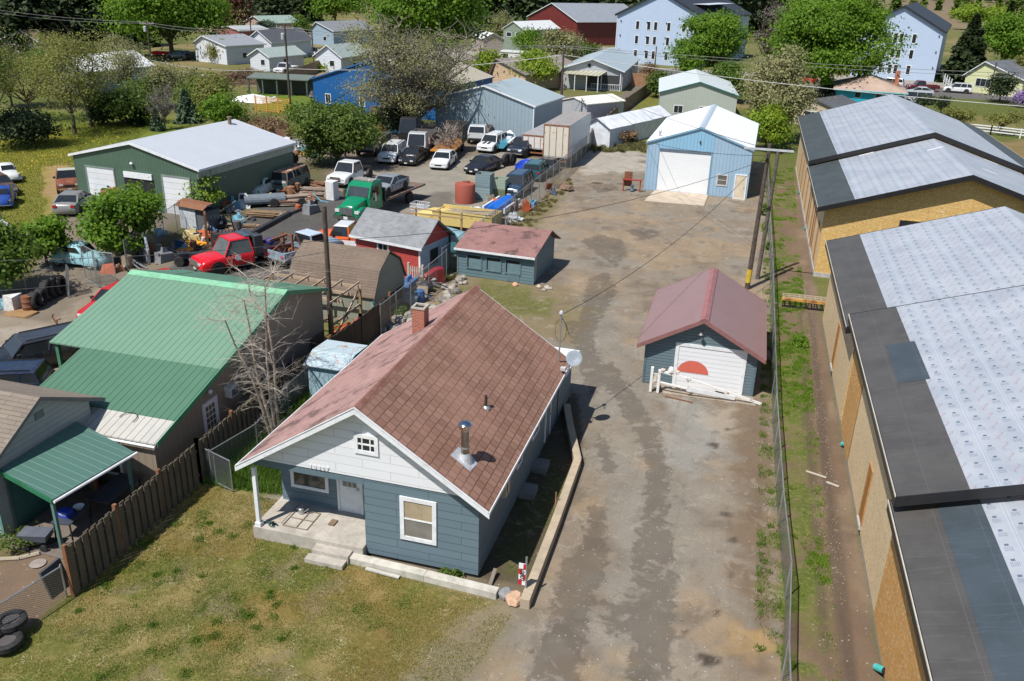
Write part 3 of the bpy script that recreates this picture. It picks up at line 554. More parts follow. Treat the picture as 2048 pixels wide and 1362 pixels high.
# ---------------------------------------------------------------- the blue house with the red roof
HX, HY = -10.67, 21.82; XL, XR, YB, YR = -14.6, -6.8, 32.95, 23.35
house = thing("house", "small blue house with reddish shingled gable roof and white front gable beside the gravel drive", "house", (HX, HY, 0))
T0 = Matrix.Translation((-HX, -HY, 0)); B = lambda: MB(T0)
BLUE = lap((.118, .172, .205), .29, 2.2, .06, .6, .08, .55); BLUEP = plain((.113, .166, .198), .6, 0, .08, 2, .1); GW = lap((.72, .74, .77), .31, 1.9, .03, .6, .05, .7)
b = B(); b.box(-10.69, XR, HY, HY+.12, .12, 3.0); b.box(XR-.12, XR, HY+.12, YB, .12, 2.95); b.box(XL, XL+.12, YR, YB, .12, 2.9); b.box(XL+.12, -10.69, YR, YR+.12, .12, 3.0); b.box(-10.69, -10.57, HY+.12, YR, .12, 3.0); b.box(XL, XR, YB-.12, YB, .12, 2.9)
b.build("wall", BLUE, house)
b = B(); b.box(XL+.04, XR-.05, HY+1.6, YB-.05, -.1, .12); b.box(-10.6, XR-.05, HY+.06, HY+1.6, -.1, .12); b.build("foundation", DARK, house)
zr = 5.62; sl = (zr-2.80)/(HX+15.0)
[B().prism([(XL-.1, y_, 3.01), (XR+.05, y_, 3.01), (HX, y_, 5.55)], (0, .13, 0)).build("gable", GW, house) for y_ in (HY-.03, YB-.2)]
b = B(); b.box(XL-.05, -10.69, HY, HY+.14, 2.74, 3.005); b.box(XL-.05, XL+.09, HY+.14, YR, 2.74, 3.0); b.build("porch_beam", BLUEP, house)
RED_R = shingle((.225, .122, .086), (.315, .18, .135), (.04, .025, .02), .31, .3, .013, .12, off=.5, patch=(.13, .09, .05)); RED_L = shingle((.34, .2, .185), (.4, .25, .225), (.22, .13, .12), .33, .14, .006, .75, patch=(.09, .06, .055), streak=.8)  # left slope coloured lighter and pinker than the right
for xe, m, nm in ((-15.02, RED_L, "left roof slope of lighter pinkish shingles"), (-6.36, RED_R, "right roof slope of brown-red square shingles")):
    ze = 2.78; b = B(); y0, y1 = 21.4, 33.25; k = .09; q = [(xe, y0, ze), (HX, y0, zr), (HX, y1, zr), (xe, y1, ze)]; q2 = [(a, c, d+k) for a, c, d in q]
    b.hexa(q, q2); 
    if xe > HX: b.f = [f[::-1] for f in b.f]
    tag(b.build("roof_slope", m, house), nm)
    sgn = -1 if xe < HX else 1
    for yy, dy in ((21.36, .04), (33.25, .03)):
        b = B(); b.hexa([(xe+sgn*.03, yy, ze-.12), (HX, yy, zr-.11), (HX, yy+dy, zr-.11), (xe+sgn*.03, yy+dy, ze-.12)], [(xe+sgn*.03, yy, ze+.075), (HX, yy, zr+.085), (HX, yy+dy, zr+.085), (xe+sgn*.03, yy+dy, ze+.075)])
        b.build("bargeboard", WHITE, house)
    b = B(); b.box(min(xe, xe+sgn*.03), max(xe, xe+sgn*.03), 21.4, 33.25, ze-.02, ze+.1); b.hexa([(xe+sgn*.0, 21.34, ze+.09), (HX, 21.34, zr+.1), (HX, 21.4, zr+.1), (xe, 21.4, ze+.09)], [(xe, 21.34, ze+.115), (HX, 21.34, zr+.125), (HX, 21.4, zr+.125), (xe, 21.4, ze+.115)]); b.build("drip_edge", WHITE, house)
    b = B(); b.hexa([(xe-sgn*.1, 21.4, ze-.0), (HX+sgn*.05, 21.4, zr-.04), (HX+sgn*.05, HY-.04, zr-.04), (xe-sgn*.1, HY-.04, ze)], [(xe-sgn*.1, 21.4, ze-.02), (HX+sgn*.05, 21.4, zr-.06), (HX+sgn*.05, HY-.04, zr-.06), (xe-sgn*.1, HY-.04, ze-.02)]); b.build("soffit", plain((.5, .53, .56), .7), house)
b = B()
for k in range(40): y = 21.42+k*.3; b.hexa([(HX-.17, y, zr-.03), (HX, y, zr+.09), (HX, y+.31, zr+.085), (HX-.17, y+.31, zr-.035)], [(HX-.17, y, zr-.01), (HX, y, zr+.12), (HX, y+.31, zr+.105), (HX-.17, y+.31, zr-.02)]); b.hexa([(HX, y, zr+.09), (HX+.17, y, zr-.03), (HX+.17, y+.31, zr-.035), (HX, y+.31, zr+.085)], [(HX, y, zr+.12), (HX+.17, y, zr-.01), (HX+.17, y+.31, zr-.02), (HX, y+.31, zr+.105)])
b.build("ridge_cap", shingle((.22, .1, .07), (.3, .16, .13), (.1, .05, .04), .3, .3), house)
MF = Matrix.Translation((-HX, 0, 0)) @ FM('front', 0, 0)
window(house, MF, -9.44, -8.2, .98, 2.6, rail=True, fw=.14, gl=glass((.2, .19, .17), .1), blind=plain((.36, .29, .19), .8))
MR = Matrix.Translation((-HX, YR-HY, 0)) @ FM('front', 0, 0)
window(house, MR, -14.2, -12.75, 1.08, 2.5, rail=False, fw=.12, gl=glass((.06, .06, .05), .1)); dr = door(house, MR, -12.42, -11.45, .46, 2.55, lines=0, pane=None)
b = MB(MR)
for i in range(3):
    for j in range(3): b.box(-12.2+i*.18, -12.05+i*.18, .03, .04, 1.5+j*.27, 1.73+j*.27)
b.build("pane", glass((.14, .13, .11)), dr)
MG = Matrix.Translation((-HX, -.03, 0)) @ FM('front', 0, 0)
window(house, MG, -10.92, -10.1, 3.92, 4.62, rail=True, mull=2, fw=.13)
text("house_number", "1 0 8 0 7", .19, WHITE, house, Matrix.Translation((-12.2-HX, -.045, 3.1)) @ Matrix.Rotation(PI/2, 4, 'X'), bold=.006)
b = B(); b.hexa([(-14.72, 21.55, -.1), (-10.69, 21.55, -.1), (-10.69, YR, -.1), (-14.72, YR+.3, -.1)], [(-14.72, 21.55, .45), (-10.69, 21.55, .45), (-10.69, YR, .45), (-14.72, YR+.3, .45)]); b.build("porch_floor", CONC, house)
b = B(); b.box(-14.62, -14.49, 21.62, 21.75, .45, 2.74); b.box(-14.66, -14.45, 21.58, 21.79, .45, .6); b.build("porch_post", WHITE, house)
b = B(); b.box(-12.35, -11.05, 21.18, 21.55, 0, .3); b.box(-12.45, -11.1, 20.85, 21.18, 0, .15); b.build("porch_step", CONC, house)
MS = Matrix.Translation((XR-HX, 0, 0)) @ FM('right', 0, 0)
for a0, a1, z0, z1 in ((4.4, 5.1, 1.5, 2.5), (6.6, 7.6, 1.5, 2.55)): window(house, MS, a0, a1, z0, z1)
door(house, MS, 8.7, 9.6, .3, 2.4, mat=BLUEP, fr=WHITE)
b = MB(MS); b.box(2.0, 2.5, 0, .3, 1.85, 2.55); o = b.build("meter_box", plain((.42, .38, .27), .5), house); b = MB(MS); b.box(2.12, 2.2, .3, .31, 2.0, 2.4); b.build("slot", DARK, o)
for a in (4.9, 6.8): b = MB(MS); b.box(a, a+.75, .0, .55, -.02, .25); b.box(a+.08, a+.67, .05, .47, .25, .252); b.build("window_well", plain((.2, .2, .19), .8), house)
# chimney, flue, vent
CX0, CY0 = -11.98, 29.3
b = B(); zc = 4.55; b.box(CX0, CX0+.5, CY0, CY0+.5, 4.2, 5.92); o = b.build("chimney", BRICKRED, house)
b = B(); b.box(CX0-.03, CX0+.53, CY0-.03, CY0+.06, 5.92, 5.99); b.box(CX0-.03, CX0+.53, CY0+.44, CY0+.53, 5.92, 5.99); b.box(CX0-.03, CX0+.06, CY0+.06, CY0+.44, 5.92, 5.99); b.box(CX0+.44, CX0+.53, CY0+.06, CY0+.44, 5.92, 5.99); b.build("chimney_crown", CONC, o); b = B(); b.box(CX0+.08, CX0+.42, CY0+.08, CY0+.42, 5.9, 5.924); b.build("chimney_throat", DARK, o)
zf = lambda x: zr+.09-(x-HX)*(zr-2.78)/(-6.36-HX)
fx, fy = -7.62, 22.85; b = B(); b.lathe((fx, fy, zf(fx)-.1), [(.13, 0), (.13, 1.15)], 16); fl = b.build("flue_pipe", plain((.3, .28, .25), .25, .9, .2), house, smooth=2)
b = B(); b.lathe((fx, fy, zf(fx)+1.02), [(.13, 0), (.15, .03), (.15, .08), (.2, .1), (.22, .16), (.22, .24), (.16, .3), (.05, .33)], 20); b.build("flue_cap", CHROME, fl, smooth=2); b = B(); b.lathe((fx, fy, zf(fx)+.4), [(.145, 0), (.145, .05)], 16); b.build("pipe_band", STEEL, fl)
b = B(); q = [(-.36, -.32), (.3, -.36), (.36, .2), (.1, .36), (-.32, .28)]; b.hexa([(fx+x, fy+y, zf(fx+x)-.01) for x, y in q], [(fx+x, fy+y, zf(fx+x)+.014) for x, y in q]); b.lathe((fx, fy, zf(fx)-.16), [(.26, 0), (.2, .25), (.145, .38)], 14); b.build("flue_flashing", plain((.55, .57, .6), .45, .3, .2), fl)
vx, vy = -7.95, 26.1; b = B(); b.lathe((vx, vy, zf(vx)-.1), [(.055, 0), (.055, .55)], 10); v = b.build("vent_pipe", plain((.05, .035, .03), .6), house); b = B(); b.lathe((vx, vy, zf(vx)-.06), [(.17, 0), (.08, .1)], 10); b.build("vent_flashing", STEEL, v)
# annex behind
ax = thing("shed_annex", "small dark blue lean-to annex behind the blue house near its service mast", "annex", (-7.9, 33.0, 0)); MB().box(0, 1.1, 0, 2.6, 0, 2.2).build("wall", BLUE, ax); MB().hexa([(-.1, 0, 2.2), (1.4, 0, 2.2), (1.4, 2.8, 2.2), (-.1, 2.8, 2.2)], [(-.1, 0, 2.3), (1.4, 0, 2.28), (1.4, 2.8, 2.28), (-.1, 2.8, 2.3)]).build("roof", WHITE, ax)
# satellite dish and service mast
dl = at(1133, 752, 2.8); t = thing("satellite_dish", "grey satellite dish on the eave corner of the blue house", "dish", (-6.42, 32.3, 2.86)); Mt = Matrix.Translation((.35, -.1, .62)) @ Matrix.Rotation(R(-72), 4, 'Z') @ Matrix.Rotation(R(58), 4, 'Y') 
MB(Mt).lathe((0, 0, 0), [(.02, -.06), (.18, -.045), (.31, 0), (.335, .03), (.31, .035), (.18, -.01), (.02, -.03)], 24).build("reflector", plain((.27, .32, .36), .5), t, smooth=2); MB().bar((0, 0, 0), (.2, 0, .25), .05).bar((.2, 0, .25), (.35, -.08, .6), .05).build("bracket", STEEL, t); MB().bar((.2, -.02, .25), (0, -.45, .3), .03).box(-.1, .1, -.6, -.44, .22, .34).build("receiver_arm", plain((.5, .5, .5), .5), t)
t = thing("service_mast", "steel electric service mast with looped cables above the red roof edge", "mast", (-6.75, 32.45, 2.9)); MB().lathe((0, 0, 0), [(.035, 0), (.035, 2.35)], 8).build("mast_tube", STEEL, t); MB().lathe((0, 0, 2.3), [(.07, 0), (.1, .06), (.08, .14), (.03, .2)], 10).build("weatherhead", plain((.4, .42, .44), .5), t)
b = MB(); lp = [(math.sin(a)*.24, .05, 1.6-math.cos(a)*.5) for a in np.linspace(PI*.98, -PI*.98, 22)]; b.path(lp, .009, 5); b.path([(0, 0, 2.25), (.25, -.05, 1.9), (.35, 0, 1.5)], .014, 5); b.build("cable_loop", DARK, t)
# concrete edging, beams, rocks, sign, boards
def slab(name, label, cat, pts, w, z0, z1, mat=CONC, group=None):
    t = thing(name, label, cat, pts[0] if len(pts[0]) == 3 else (*pts[0], 0), 0, group); o = Vector(pts[0])
    for i, (a, c) in enumerate(zip(pts, pts[1:])):
        a, c = Vector(a).to_2d(), Vector(c).to_2d(); d = (c-a).normalized()*.004; n = Vector((d.y, -d.x)).normalized()*w/2; a2, c2 = a-o.to_2d(), c-o.to_2d()-d; q = [a2-n, a2+n, c2+n, c2-n]
        b = MB(); b.hexa([(p.x, p.y, z0) for p in q], [(p.x, p.y, z1-(.003*(i % 2))) for p in q]); b.build("edging_segment", mat, t, bevel=.012)
    return t
slab("concrete_edging", "low concrete retaining edge running back beside the gravel drive", "retaining wall", [(-5.0, 20.9), (-5.07, 25.2), (-5.2, 29.7), (-6.1, 32.4), (-6.65, 34.2)], .3, -.1, .34, plain((.4, .33, .24), .85, 0, .14, 1.4, .25, (.22, .18, .13)))
slab("concrete_beam", "pale concrete beam along the front of the blue house", "beam", [(-11.05, 21.42), (-8.4, 21.32), (-5.95, 21.2)], .32, -.05, .22, plain((.5, .48, .42), .85, 0, .12, 2, .3))
t = thing("fence_board", "loose grey board lying on the grass before the concrete beam", "board", at(765, 1148)); MB().box(-.6, .6, -.06, .06, .02, .07).build("plank", plain((.45, .44, .4), .8), t); t.rotation_euler.z = R(-4)
t = thing("wood_stake_board", "short grey board propped beside the house corner near the house-number sign", "board", at(985, 1160)); MB().hexa([(-.06, -.3, 0), (.06, -.3, 0), (.06, .3, .2), (-.06, .3, .2)], [(-.06, -.3, .04), (.06, -.3, .04), (.06, .3, .24), (-.06, .3, .24)]).build("plank", wood((.2, .17, .14)), t)
def rocks(spec, label, grp, cat="rock"):
    for i, (px, py, r, c, lab) in enumerate(spec):
        p = at(px, py); MB().rock((0, 0, 0), r, .7, i*3.1+r).build("rock", plain(c, .9, 0, .2, 4, .3), None, loc=(p.x, p.y, r*.35), smooth=False); o = bpy.context.scene.collection.objects[-1]; tag(o, lab or label, cat, grp)
rocks([(1012, 1192, .26, (.24, .24, .25), "rounded grey rock at the end of the pale concrete beam"), (1030, 1202, .3, (.5, .33, .22), "peach coloured rock beside the house-number sign")], "", "rocks by the sign")
p = at(1044, 1192); t = thing("address_sign", "narrow vertical red and white checked address sign on a steel post", "sign", p); MB().lathe((.1, 0, 0), [(.035, 0), (.035, 1.5)], 8).build("post", STEEL, t); MB().box(-.13, .09, -.03, -.01, .45, 1.25).build("panel", plain((.75, .76, .78), .5, 0, .04), t)
b = MB()
for k in range(4): z = .45+k*.2; x = -.13 if k % 2 == 0 else -.02; b.box(x, x+.11, -.036, -.031, z, z+.2) if k % 2 == 0 else b.box(.015, .09, -.036, -.031, z, z+.2)
b.build("red_check", plain((.5, .02, .03), .5), t)
text("number", "10807", .2, DARK, t, Matrix.Translation((-.02, -.04, .85)) @ Matrix.Rotation(PI/2, 4, 'X') @ Matrix.Rotation(-PI/2, 4, 'Z'), depth=.004)
p = at(1110, 1020); t = thing("stake", "thin reddish wooden stake standing beside the concrete edging", "stake", p); MB().bar((0, 0, 0), (0, .03, .75), .03).build("shaft", plain((.4, .2, .12), .8), t)
# things on the porch
p = at(600, 1015, .455); t = thing("metal_grate_pile", "low metal frame and mat lying on the concrete porch", "frame", (-13.3, 22.3, .455)); b = MB()
for a, c in (((-.5, -.4), (.4, -.4)), ((-.5, .1), (.4, .1)), ((-.5, .6), (.4, .6)), ((-.5, -.4), (-.5, .6)), ((0, -.4), (0, .6)), ((.4, -.4), (.4, .6))): b.bar((*a, .02), (*c, .02), .025)
b.build("grate", plain((.25, .2, .15), .8), t); MB().box(-1.3, -.6, -.3, .9, 0, .02).build("mat", plain((.4, .36, .3), .8), t)
t = thing("door_mat", "small brown brick step pad on the porch before the door", "mat", (-12.3, 22.55, .455)); MB().box(-.06, .16, -.16, .16, 0, .05).build("pad", wood((.22, .15, .1)), t)
t = thing("garden_hose_tap", "small green garden sprinkler on the porch corner beside the white post", "sprinkler", (-14.1, 21.8, .455)); b = MB(); b.path([(.15*math.cos(a), .1*math.sin(a), .03) for a in np.linspace(0, 5.5, 12)], .02, 5); b.bar((-.35, .05, .02), (-.1, .02, .1), .03); b.build("hose", plain((.02, .12, .1), .5), t); MB().lathe((0, 0, 0), [(.05, 0), (.04, .1), (.06, .14)], 8).build("tap", DARK, t)
t = thing("watering_can", "grey metal watering can standing on the porch", "watering can", (-13.55, 22.75, .455)); MB().lathe((0, 0, 0), [(.1, 0), (.11, .02), (.1, .2), (.08, .22)], 12).build("can", STEEL, t, smooth=2); MB().bar((.08, 0, .06), (.3, 0, .24), .03).build("spout", STEEL, t); MB().path([(-.1, 0, .05), (-.19, 0, .14), (-.08, 0, .24)], .012, 5).build("handle", STEEL, t)

# ---------------------------------------------------------------- garage with the red metal roof
GB = lap((.118, .172, .198), .15, 40, .05, .6, .2, .45); RM = ribbed((.265, .165, .16), .3, .04, .68, 0, .42, 0, .05, .12, .35, (.2, .12, .11))
g = gable("garage", "small blue garage with red metal roof and white overhead door beside the gravel drive", "garage", (-3.84, 38.3, 0), R(.6), 5.17, 7.15, 2.12, 3.55, GB, RM, ov=.33, rov=.38, trim=plain((.25, .12, .115), .45), rm2=RM, tw=.2)
ridgecap(g, 2.585, -.42, 7.5, 3.72, plain((.3, .125, .12), .4), .2, .09)
Mg = FM('front', 5.17, 7.15); DW = ribbed((.74, .76, .79), .22, .03, .55, 1, .5, 0, .03, .06, .4)
d = door(g, Mg, 1.42, 4.68, 0, 2.28, mat=DW, fw=.16, handle=False, proud=.01)
b = MB(Mg); b.poly([(1.72+.72*math.cos(a)+.6, .026, .82+.62*math.sin(a)) for a in np.linspace(PI, 0, 24)]); b.build("red_half_disc", plain((.58, .13, .09), .6, 0, .04), d)
[MB(Mg).box(a_, a_+.1, 0, .03, 0, 2.12).build("corner_board", plain((.1, .15, .18), .6), g) for a_ in (0, 5.07)]
t = MB(Mg).bar((2.55, 0, 3.0), (2.5, .25, 2.95), .04).lathe((2.5, .3, 2.88), [(.03, .1), (.11, .04), (.1, 0)], 10).build("wall_lamp", STEEL, g)
sl_ = thing("garage_apron", "pale dirty concrete apron before the small blue garage", "apron", (-3.6, 37.35, 0)); MB().hexa([(.9, 0, -.05), (5.1, .1, -.05), (5.0, .95, -.05), (.6, .95, -.05)], [(.9, 0, .03), (5.1, .1, .03), (5.0, .95, .04), (.6, .95, .04)]).build("slab", plain((.33, .28, .22), .9, 0, .2, 1.5, .5), sl_)
# white barrier gate in front of the garage
p = at(1303, 783); bg_ = thing("barrier_gate", "white painted boom barrier gate lying along the front of the blue garage", "barrier", (p.x, p.y, 0)); WD = rusty((.74, .74, .72), .25)
MB().box(-.12, 0, -.05, .1, 0, 1.25).box(.22, .34, -.05, .1, 0, 1.15).build("gate_post", WD, bg_); MB().box(0, .22, 0, .06, .3, .95).lathe((.1, -.02, .5), [(.12, 0), (.12, .06)], 12, 'y').build("hinge_plate", rusty((.6, .58, .5), .5), bg_)
b = MB(); b.bar((.3, 0, 1.12), (1.7, -.05, .92), .1); b.bar((.34, 0, .55), (1.6, -.02, .42), .07); b.bar((1.55, -.03, .94), (5.0, .25, .05), .06, .12); b.bar((1.55, -.03, .45), (3.6, .12, .25), .06, .08); b.bar((1.62, -.03, .4), (1.62, -.03, .95), .08); b.build("gate_frame", WD, bg_)
MB().prism([(1.6, -.06, .55), (3.8, .1, .32), (3.8, .1, .12), (1.6, -.06, .3)], (0, .03, 0)).build("skirt_board", WHITE, bg_); MB().bar((2.9, .06, .46), (3.3, .08, .4), .03, .05).build("label_strip", DARK, bg_)
for k, (dx, c) in enumerate(((.42, (.5, .42, .38)), (.78, (.72, .72, .72)), (1.1, (.5, .42, .38)))):
    o = MB().rock((0, 0, 0), .12 if k != 1 else .14, .6 if k != 1 else 1.3, k+2).build("ornament", plain(c, .8), None, loc=(p.x+dx, p.y+.0, 1.2 if k != 1 else 1.22)); tag(o, ["mottled pinkish stone at the left end on top of the white barrier gate", "white cone-shaped ornament on top of the white barrier gate", "mottled pinkish stone right of the cone ornament on the barrier"][k], "ornament")
# bar shadow caster under the barrier: rusty pipe on the ground
t = thing("pipe", "thin rusty pipe lying on the gravel before the blue garage", "pipe", at(1330, 793)); MB().tube((0, 0, .03), (1.3, -.25, .03), .03).build("tube", RUST, t)

# ---------------------------------------------------------------- light blue metal barn
SKY1 = ribbed((.3, .44, .57), .3, .05, .62, 0, .5, 0, .07, .2, .5, (.25, .28, .32)); SKY2 = ribbed((.24, .45, .62), .3, .05, .6, 0, .5, 0, .04, .08, .5); WR = ribbed((.8, .82, .84), .3, .04, .86, 0, .45, 0, .03, .05, .4)
bn = gable("metal_barn", "tall light blue metal barn with white roof and big white roller door", "barn", (-9.44, 79.2, 0), R(-.2), 9.14, 15.4, 4.22, 5.78, SKY1, WR, ov=.12, rov=.1, trim=plain((.2, .36, .48), .5), tw=.14)
ridgecap(bn, 4.57, -.15, 15.6, 5.96, plain((.5, .58, .65), .4, .2), .28, .1); Mb = FM('front', 9.14, 15.4)
MB(Mb).poly([(.95, .012, 3.9), (5.78, .012, 3.9), (5.78, .012, 5.35), (4.57, .012, 5.76), (.95, .012, 4.54)]).build("newer_panel", SKY2, bn)
door(bn, Mb, 1.03, 5.75, .05, 3.92, mat=ribbed((.76, .79, .81), .16, .03, .72, 1, .5, 0, .03, .06, .4), fr=plain((.2, .33, .45), .6), fw=.1, handle=False, proud=.025, name="roller_door")
MB(Mb).box(1.13, 5.65, .025, .035, 3.55, 3.82).build("painted_door_shadow", plain((.12, .15, .19), .6), bn)  # dark strip: the shade under the door head, put in as colour
window(bn, Mb, 6.35, 7.35, .95, 2.0, fr=plain((.5, .5, .5), .6), rail=True, gl=glass((.12, .11, .1), .2), fw=.12); door(bn, Mb, 7.92, 9.0, 0, 2.12, mat=plain((.6, .52, .4), .7, 0, .12, 2, .4, (.5, .4, .25)), fw=.1)
MB(Mb).lathe((4.6, .1, 4.55), [(.03, 0), (.09, .1), (.05, .2)], 8).build("yard_light", DARK, bn); MB().lathe((.9, 1.2, 4.2), [(.1, 0), (.1, .95)], 10).lathe((.9, 1.2, 5.1), [(.17, 0), (.17, .05), (.06, .15)], 10).build("stove_pipe", plain((.5, .52, .55), .4, .5), bn)
t = thing("ramp", "pale stained concrete ramp before the barn roller door", "ramp", (-8.6, 74.9, 0)); MB().hexa([(-.2, 0, -.05), (4.9, .15, -.05), (4.95, 4.2, -.05), (.2, 4.2, -.05)], [(-.2, 0, .02), (4.9, .15, .02), (4.95, 4.2, .07), (.2, 4.2, .07)]).build("slab", plain((.48, .4, .31), .9, 0, .12, 1, .35, (.25, .19, .14)), t)
t = thing("doorstep", "small pale concrete doorstep at the barn side door", "doorstep", (-1.5, 78.2, 0)); MB().box(0, 1.1, 0, .85, -.05, .1).build("slab", CONC, t)
t = thing("work_stand", "red steel work stand with rusty panel beside the barn corner", "stand", (-11.2, 78.0, 0)); MB().box(0, .1, 0, .1, 0, 1.0).box(1.5, 1.6, 0, .1, 0, 1.0).box(-.1, 1.7, -.1, .2, 1.0, 1.08).build("table_frame", plain((.3, .04, .03), .6), t); MB().box(.05, .75, .25, .33, .4, 1.7).build("panel", rusty((.12, .05, .03), .8), t); MB().lathe((.85, 0, 0), [(.15, 0), (.2, .1), (.1, .3), (.16, .6)], 8).build("machine", plain((.1, .15, .2), .6), t)

# ---------------------------------------------------------------- little blue-grey shed with the mossy red roof
sh = thing("shed", "long low blue-grey shed with three shuttered windows and worn red roof", "shed", (-17.34, 50.37, 0), R(-3.2)); w, l, hf, hb = 4.97, 4.65, 1.82, 1.82; SB = lap((.115, .19, .215), .2, 30, .08, .65, .25, .4)
ym = 3.3; hm_ = 2.55; MB().poly([(0, 0, 0), (w, 0, 0), (w, 0, hf), (0, 0, hf)]).poly([(w, 0, 0), (w, l, 0), (w, l, 1.75), (w, ym, hm_), (w, 0, hf)]).poly([(0, l, 0), (0, 0, 0), (0, 0, hf), (0, ym, hm_), (0, l, 1.75)]).poly([(w, l, 0), (0, l, 0), (0, l, 1.75), (w, l, 1.75)]).build("wall", SB, sh)
RD = shingle((.24, .13, .12), (.3, .165, .15), (.15, .09, .08), .33, .14, .006, .85, patch=(.09, .06, .055))
MB().hexa([(-.2, -.28, hf-.04), (w+.2, -.28, hf-.04), (w+.2, ym, hm_+.06), (-.2, ym, hm_+.06)], [(-.2, -.28, hf+.03), (w+.2, -.28, hf+.03), (w+.2, ym, hm_+.13), (-.2, ym, hm_+.13)]).hexa([(-.2, ym, hm_+.06), (w+.2, ym, hm_+.06), (w+.35, l+.3, 1.68), (-.2, l+.3, 1.68)], [(-.2, ym, hm_+.13), (w+.2, ym, hm_+.13), (w+.35, l+.3, 1.75), (-.2, l+.3, 1.75)]).build("roof", RD, sh)
MB().box(-.2, w+.2, -.31, -.28, hf-.1, hf+.035).build("fascia", WHITE, sh); Mh = FM('front', w, l); SBP = plain((.115, .19, .215), .65, 0, .1, 2, .2)
for a in (.62, 1.93, 3.22):
    o = MB(Mh).box(a-.08, a+.98, 0, .05, .52, .6).box(a-.08, a+.98, 0, .05, 1.42, 1.5).box(a-.08, a, 0, .05, .6, 1.42).box(a+.9, a+.98, 0, .05, .6, 1.42).build("window_frame", SBP, sh); MB(Mh).box(a+.08, a+.9, .005, .02, .6, 1.22).build("shutter", plain((.13, .21, .23), .6), o); MB(Mh).box(a, a+.08, .005, .015, .6, 1.42).box(a+.08, a+.9, .005, .015, 1.22, 1.42).build("gap", DARK, o)
MB(Mh).box(3.3, 4.1, 0, .03, .03, .5).build("hatch", SBP, sh); b = MB()
for k in range(12): b.box(.1+k*.43, .16+k*.43, -.26, 0, hf-.13, hf-.05)
b.build("rafter_tail", plain((.12, .17, .19), .7), sh); MB().box(w, w+.02, .1, .75, .05, 1.8).build("door", plain((.3, .34, .36), .7), sh); sh.children[-1]
[MB().box(a_, a_+.1, -.02, .05, 0, hf).build("corner_board", SBP, sh) for a_ in (w, -.1)]
# ---------------------------------------------------------------- utility poles and lines
def pole(label, base, top, r=.15, arm=None, mark=False, group="utility poles", extras=None, w2=.11, name="utility_pole"):
    b0, t0 = Vector(base), Vector(top); t = thing(name, label, "utility pole", b0, 0, group); d = t0-b0; MB().tube((0, 0, -.2), d, r, w2, 10).build("shaft", bark((.085, .065, .05)), t)
    if mark: MB().tube(d*.045, d*.14, r+.004, r-.002, 10).build("yellow_band", rusty((.5, .36, .03), .35), t)
    if arm:
        a = Vector(arm)/2; z = d-Vector((0, 0, .5)); MB().bar(z-a, z+a, .1, .13).build("crossarm", wood((.28, .25, .22)), t)
        for k in (-.9, -.45, .9): MB().lathe(z+a*k+Vector((0, 0, .07)), [(.04, 0), (.06, .08), (.04, .16)], 8).build("insulator", plain((.5, .5, .52), .4), t)
    if extras == 'can': MB().lathe((d.x*.86-.28, d.y*.86-.15, d.z*.86-.4), [(.22, 0), (.24, .05), (.24, .75), (.12, .85)], 12).build("transformer", plain((.4, .43, .45), .5), t)
    return t
pR = at(1494, 577); topR = Vector((pR.x+.15, pR.y+.6, 8.95))
t = pole("wooden utility pole with yellow painted band and long white crossarm by the chain-link fence", pR, topR, .17, None, True); MB().box(-1.3, 1.55, -.02, .1, 8.66, 8.77).build("crossarm", plain((.45, .47, .48), .5), t)
t = thing("utility_pole", "second grey pole leaning on the banded pole in the middle of the fence", "utility pole", (1.15, 56.5, 0), 0, "utility poles"); MB().tube((0, 0, -.2), (.15, .1, 8.3), .14, .11, 10).build("shaft", bark((.12, .1, .085)), t)
pL = at(664, 690); topL = Vector((pL.x, pL.y, height(664, 690, 412))); pole("bare dark wooden pole rising between the green workshop roof and the fence", (pL.x, pL.y, 0), topL, .14)
pF = at(1120, 250); topF = Vector((pF.x, pF.y, height(1120, 250, 85))); tF = pole("tall brown utility pole between the grey metal building and the white trailer", (pF.x, pF.y, 0), topF, .2, (.7, -2.2, 0))
def farpole(label, px, py, pt, **k): p = at(px, py); tp = Vector((p.x, p.y, height(px, py, pt))); pole(label, p, tp, **k); return tp
tA = farpole("utility pole with a grey transformer at the edge of the left wood", 308, 165, 40, arm=(2.4, .3, 0), extras='can', r=.17)
tB = farpole("utility pole with transformer beside the lattice fence", 581, 222, 48, arm=(2.4, .3, 0), extras='can', r=.17)
tC = farpole("slim dark pole before the white sheds", 506, 112, 35, r=.14); tD = farpole("slim dark pole at the gravel drive before the small white cottage", 628, 140, 50, r=.14)
tE = farpole("leaning pole beside the plank fence near the white apartment block", 1308, 150, 93, r=.13); tG = farpole("slanting pole beside the road before the yellow cottage", 1978, 190, 125, r=.13)
def wire(label, pts, r=.012, sag=.4, mat=DARK, n=14):
    P = []
    for a, c in zip(pts, pts[1:]):
        a, c = Vector(a), Vector(c)
        for k in range(n): u = k/n; P.append(a.lerp(c, u)-Vector((0, 0, sag*4*u*(1-u))))
    P.append(Vector(pts[-1])); o = P[0].copy(); MB().path([p-o for p in P], r, 4).build("power_line", mat, None, loc=o); tag(COL.objects[-1], label, "power line", "overhead lines")
GREYW = plain((.42, .42, .42), .5); mast = (-6.75, 32.45, 5.2)
wire("service wire from the banded pole down to the mast of the red-roofed house", [topR-Vector((0, 0, .5)), mast], .016, .9)
wire("black wire from the banded pole across the lot to the pole beside the green roof", [topR-Vector((0, 0, .9)), (pL.x, pL.y, 5.6)], .014, 1.0)
wire("wire from the bare pole down over the green workshop roof to the left", [(pL.x, pL.y, 5.6), (-45, 23, 6.5)], .014, .8); wire("lower wire over the green workshop roof to the left edge", [(pL.x, pL.y, 5.0), (-45, 21, 5.0)], .012, .9)
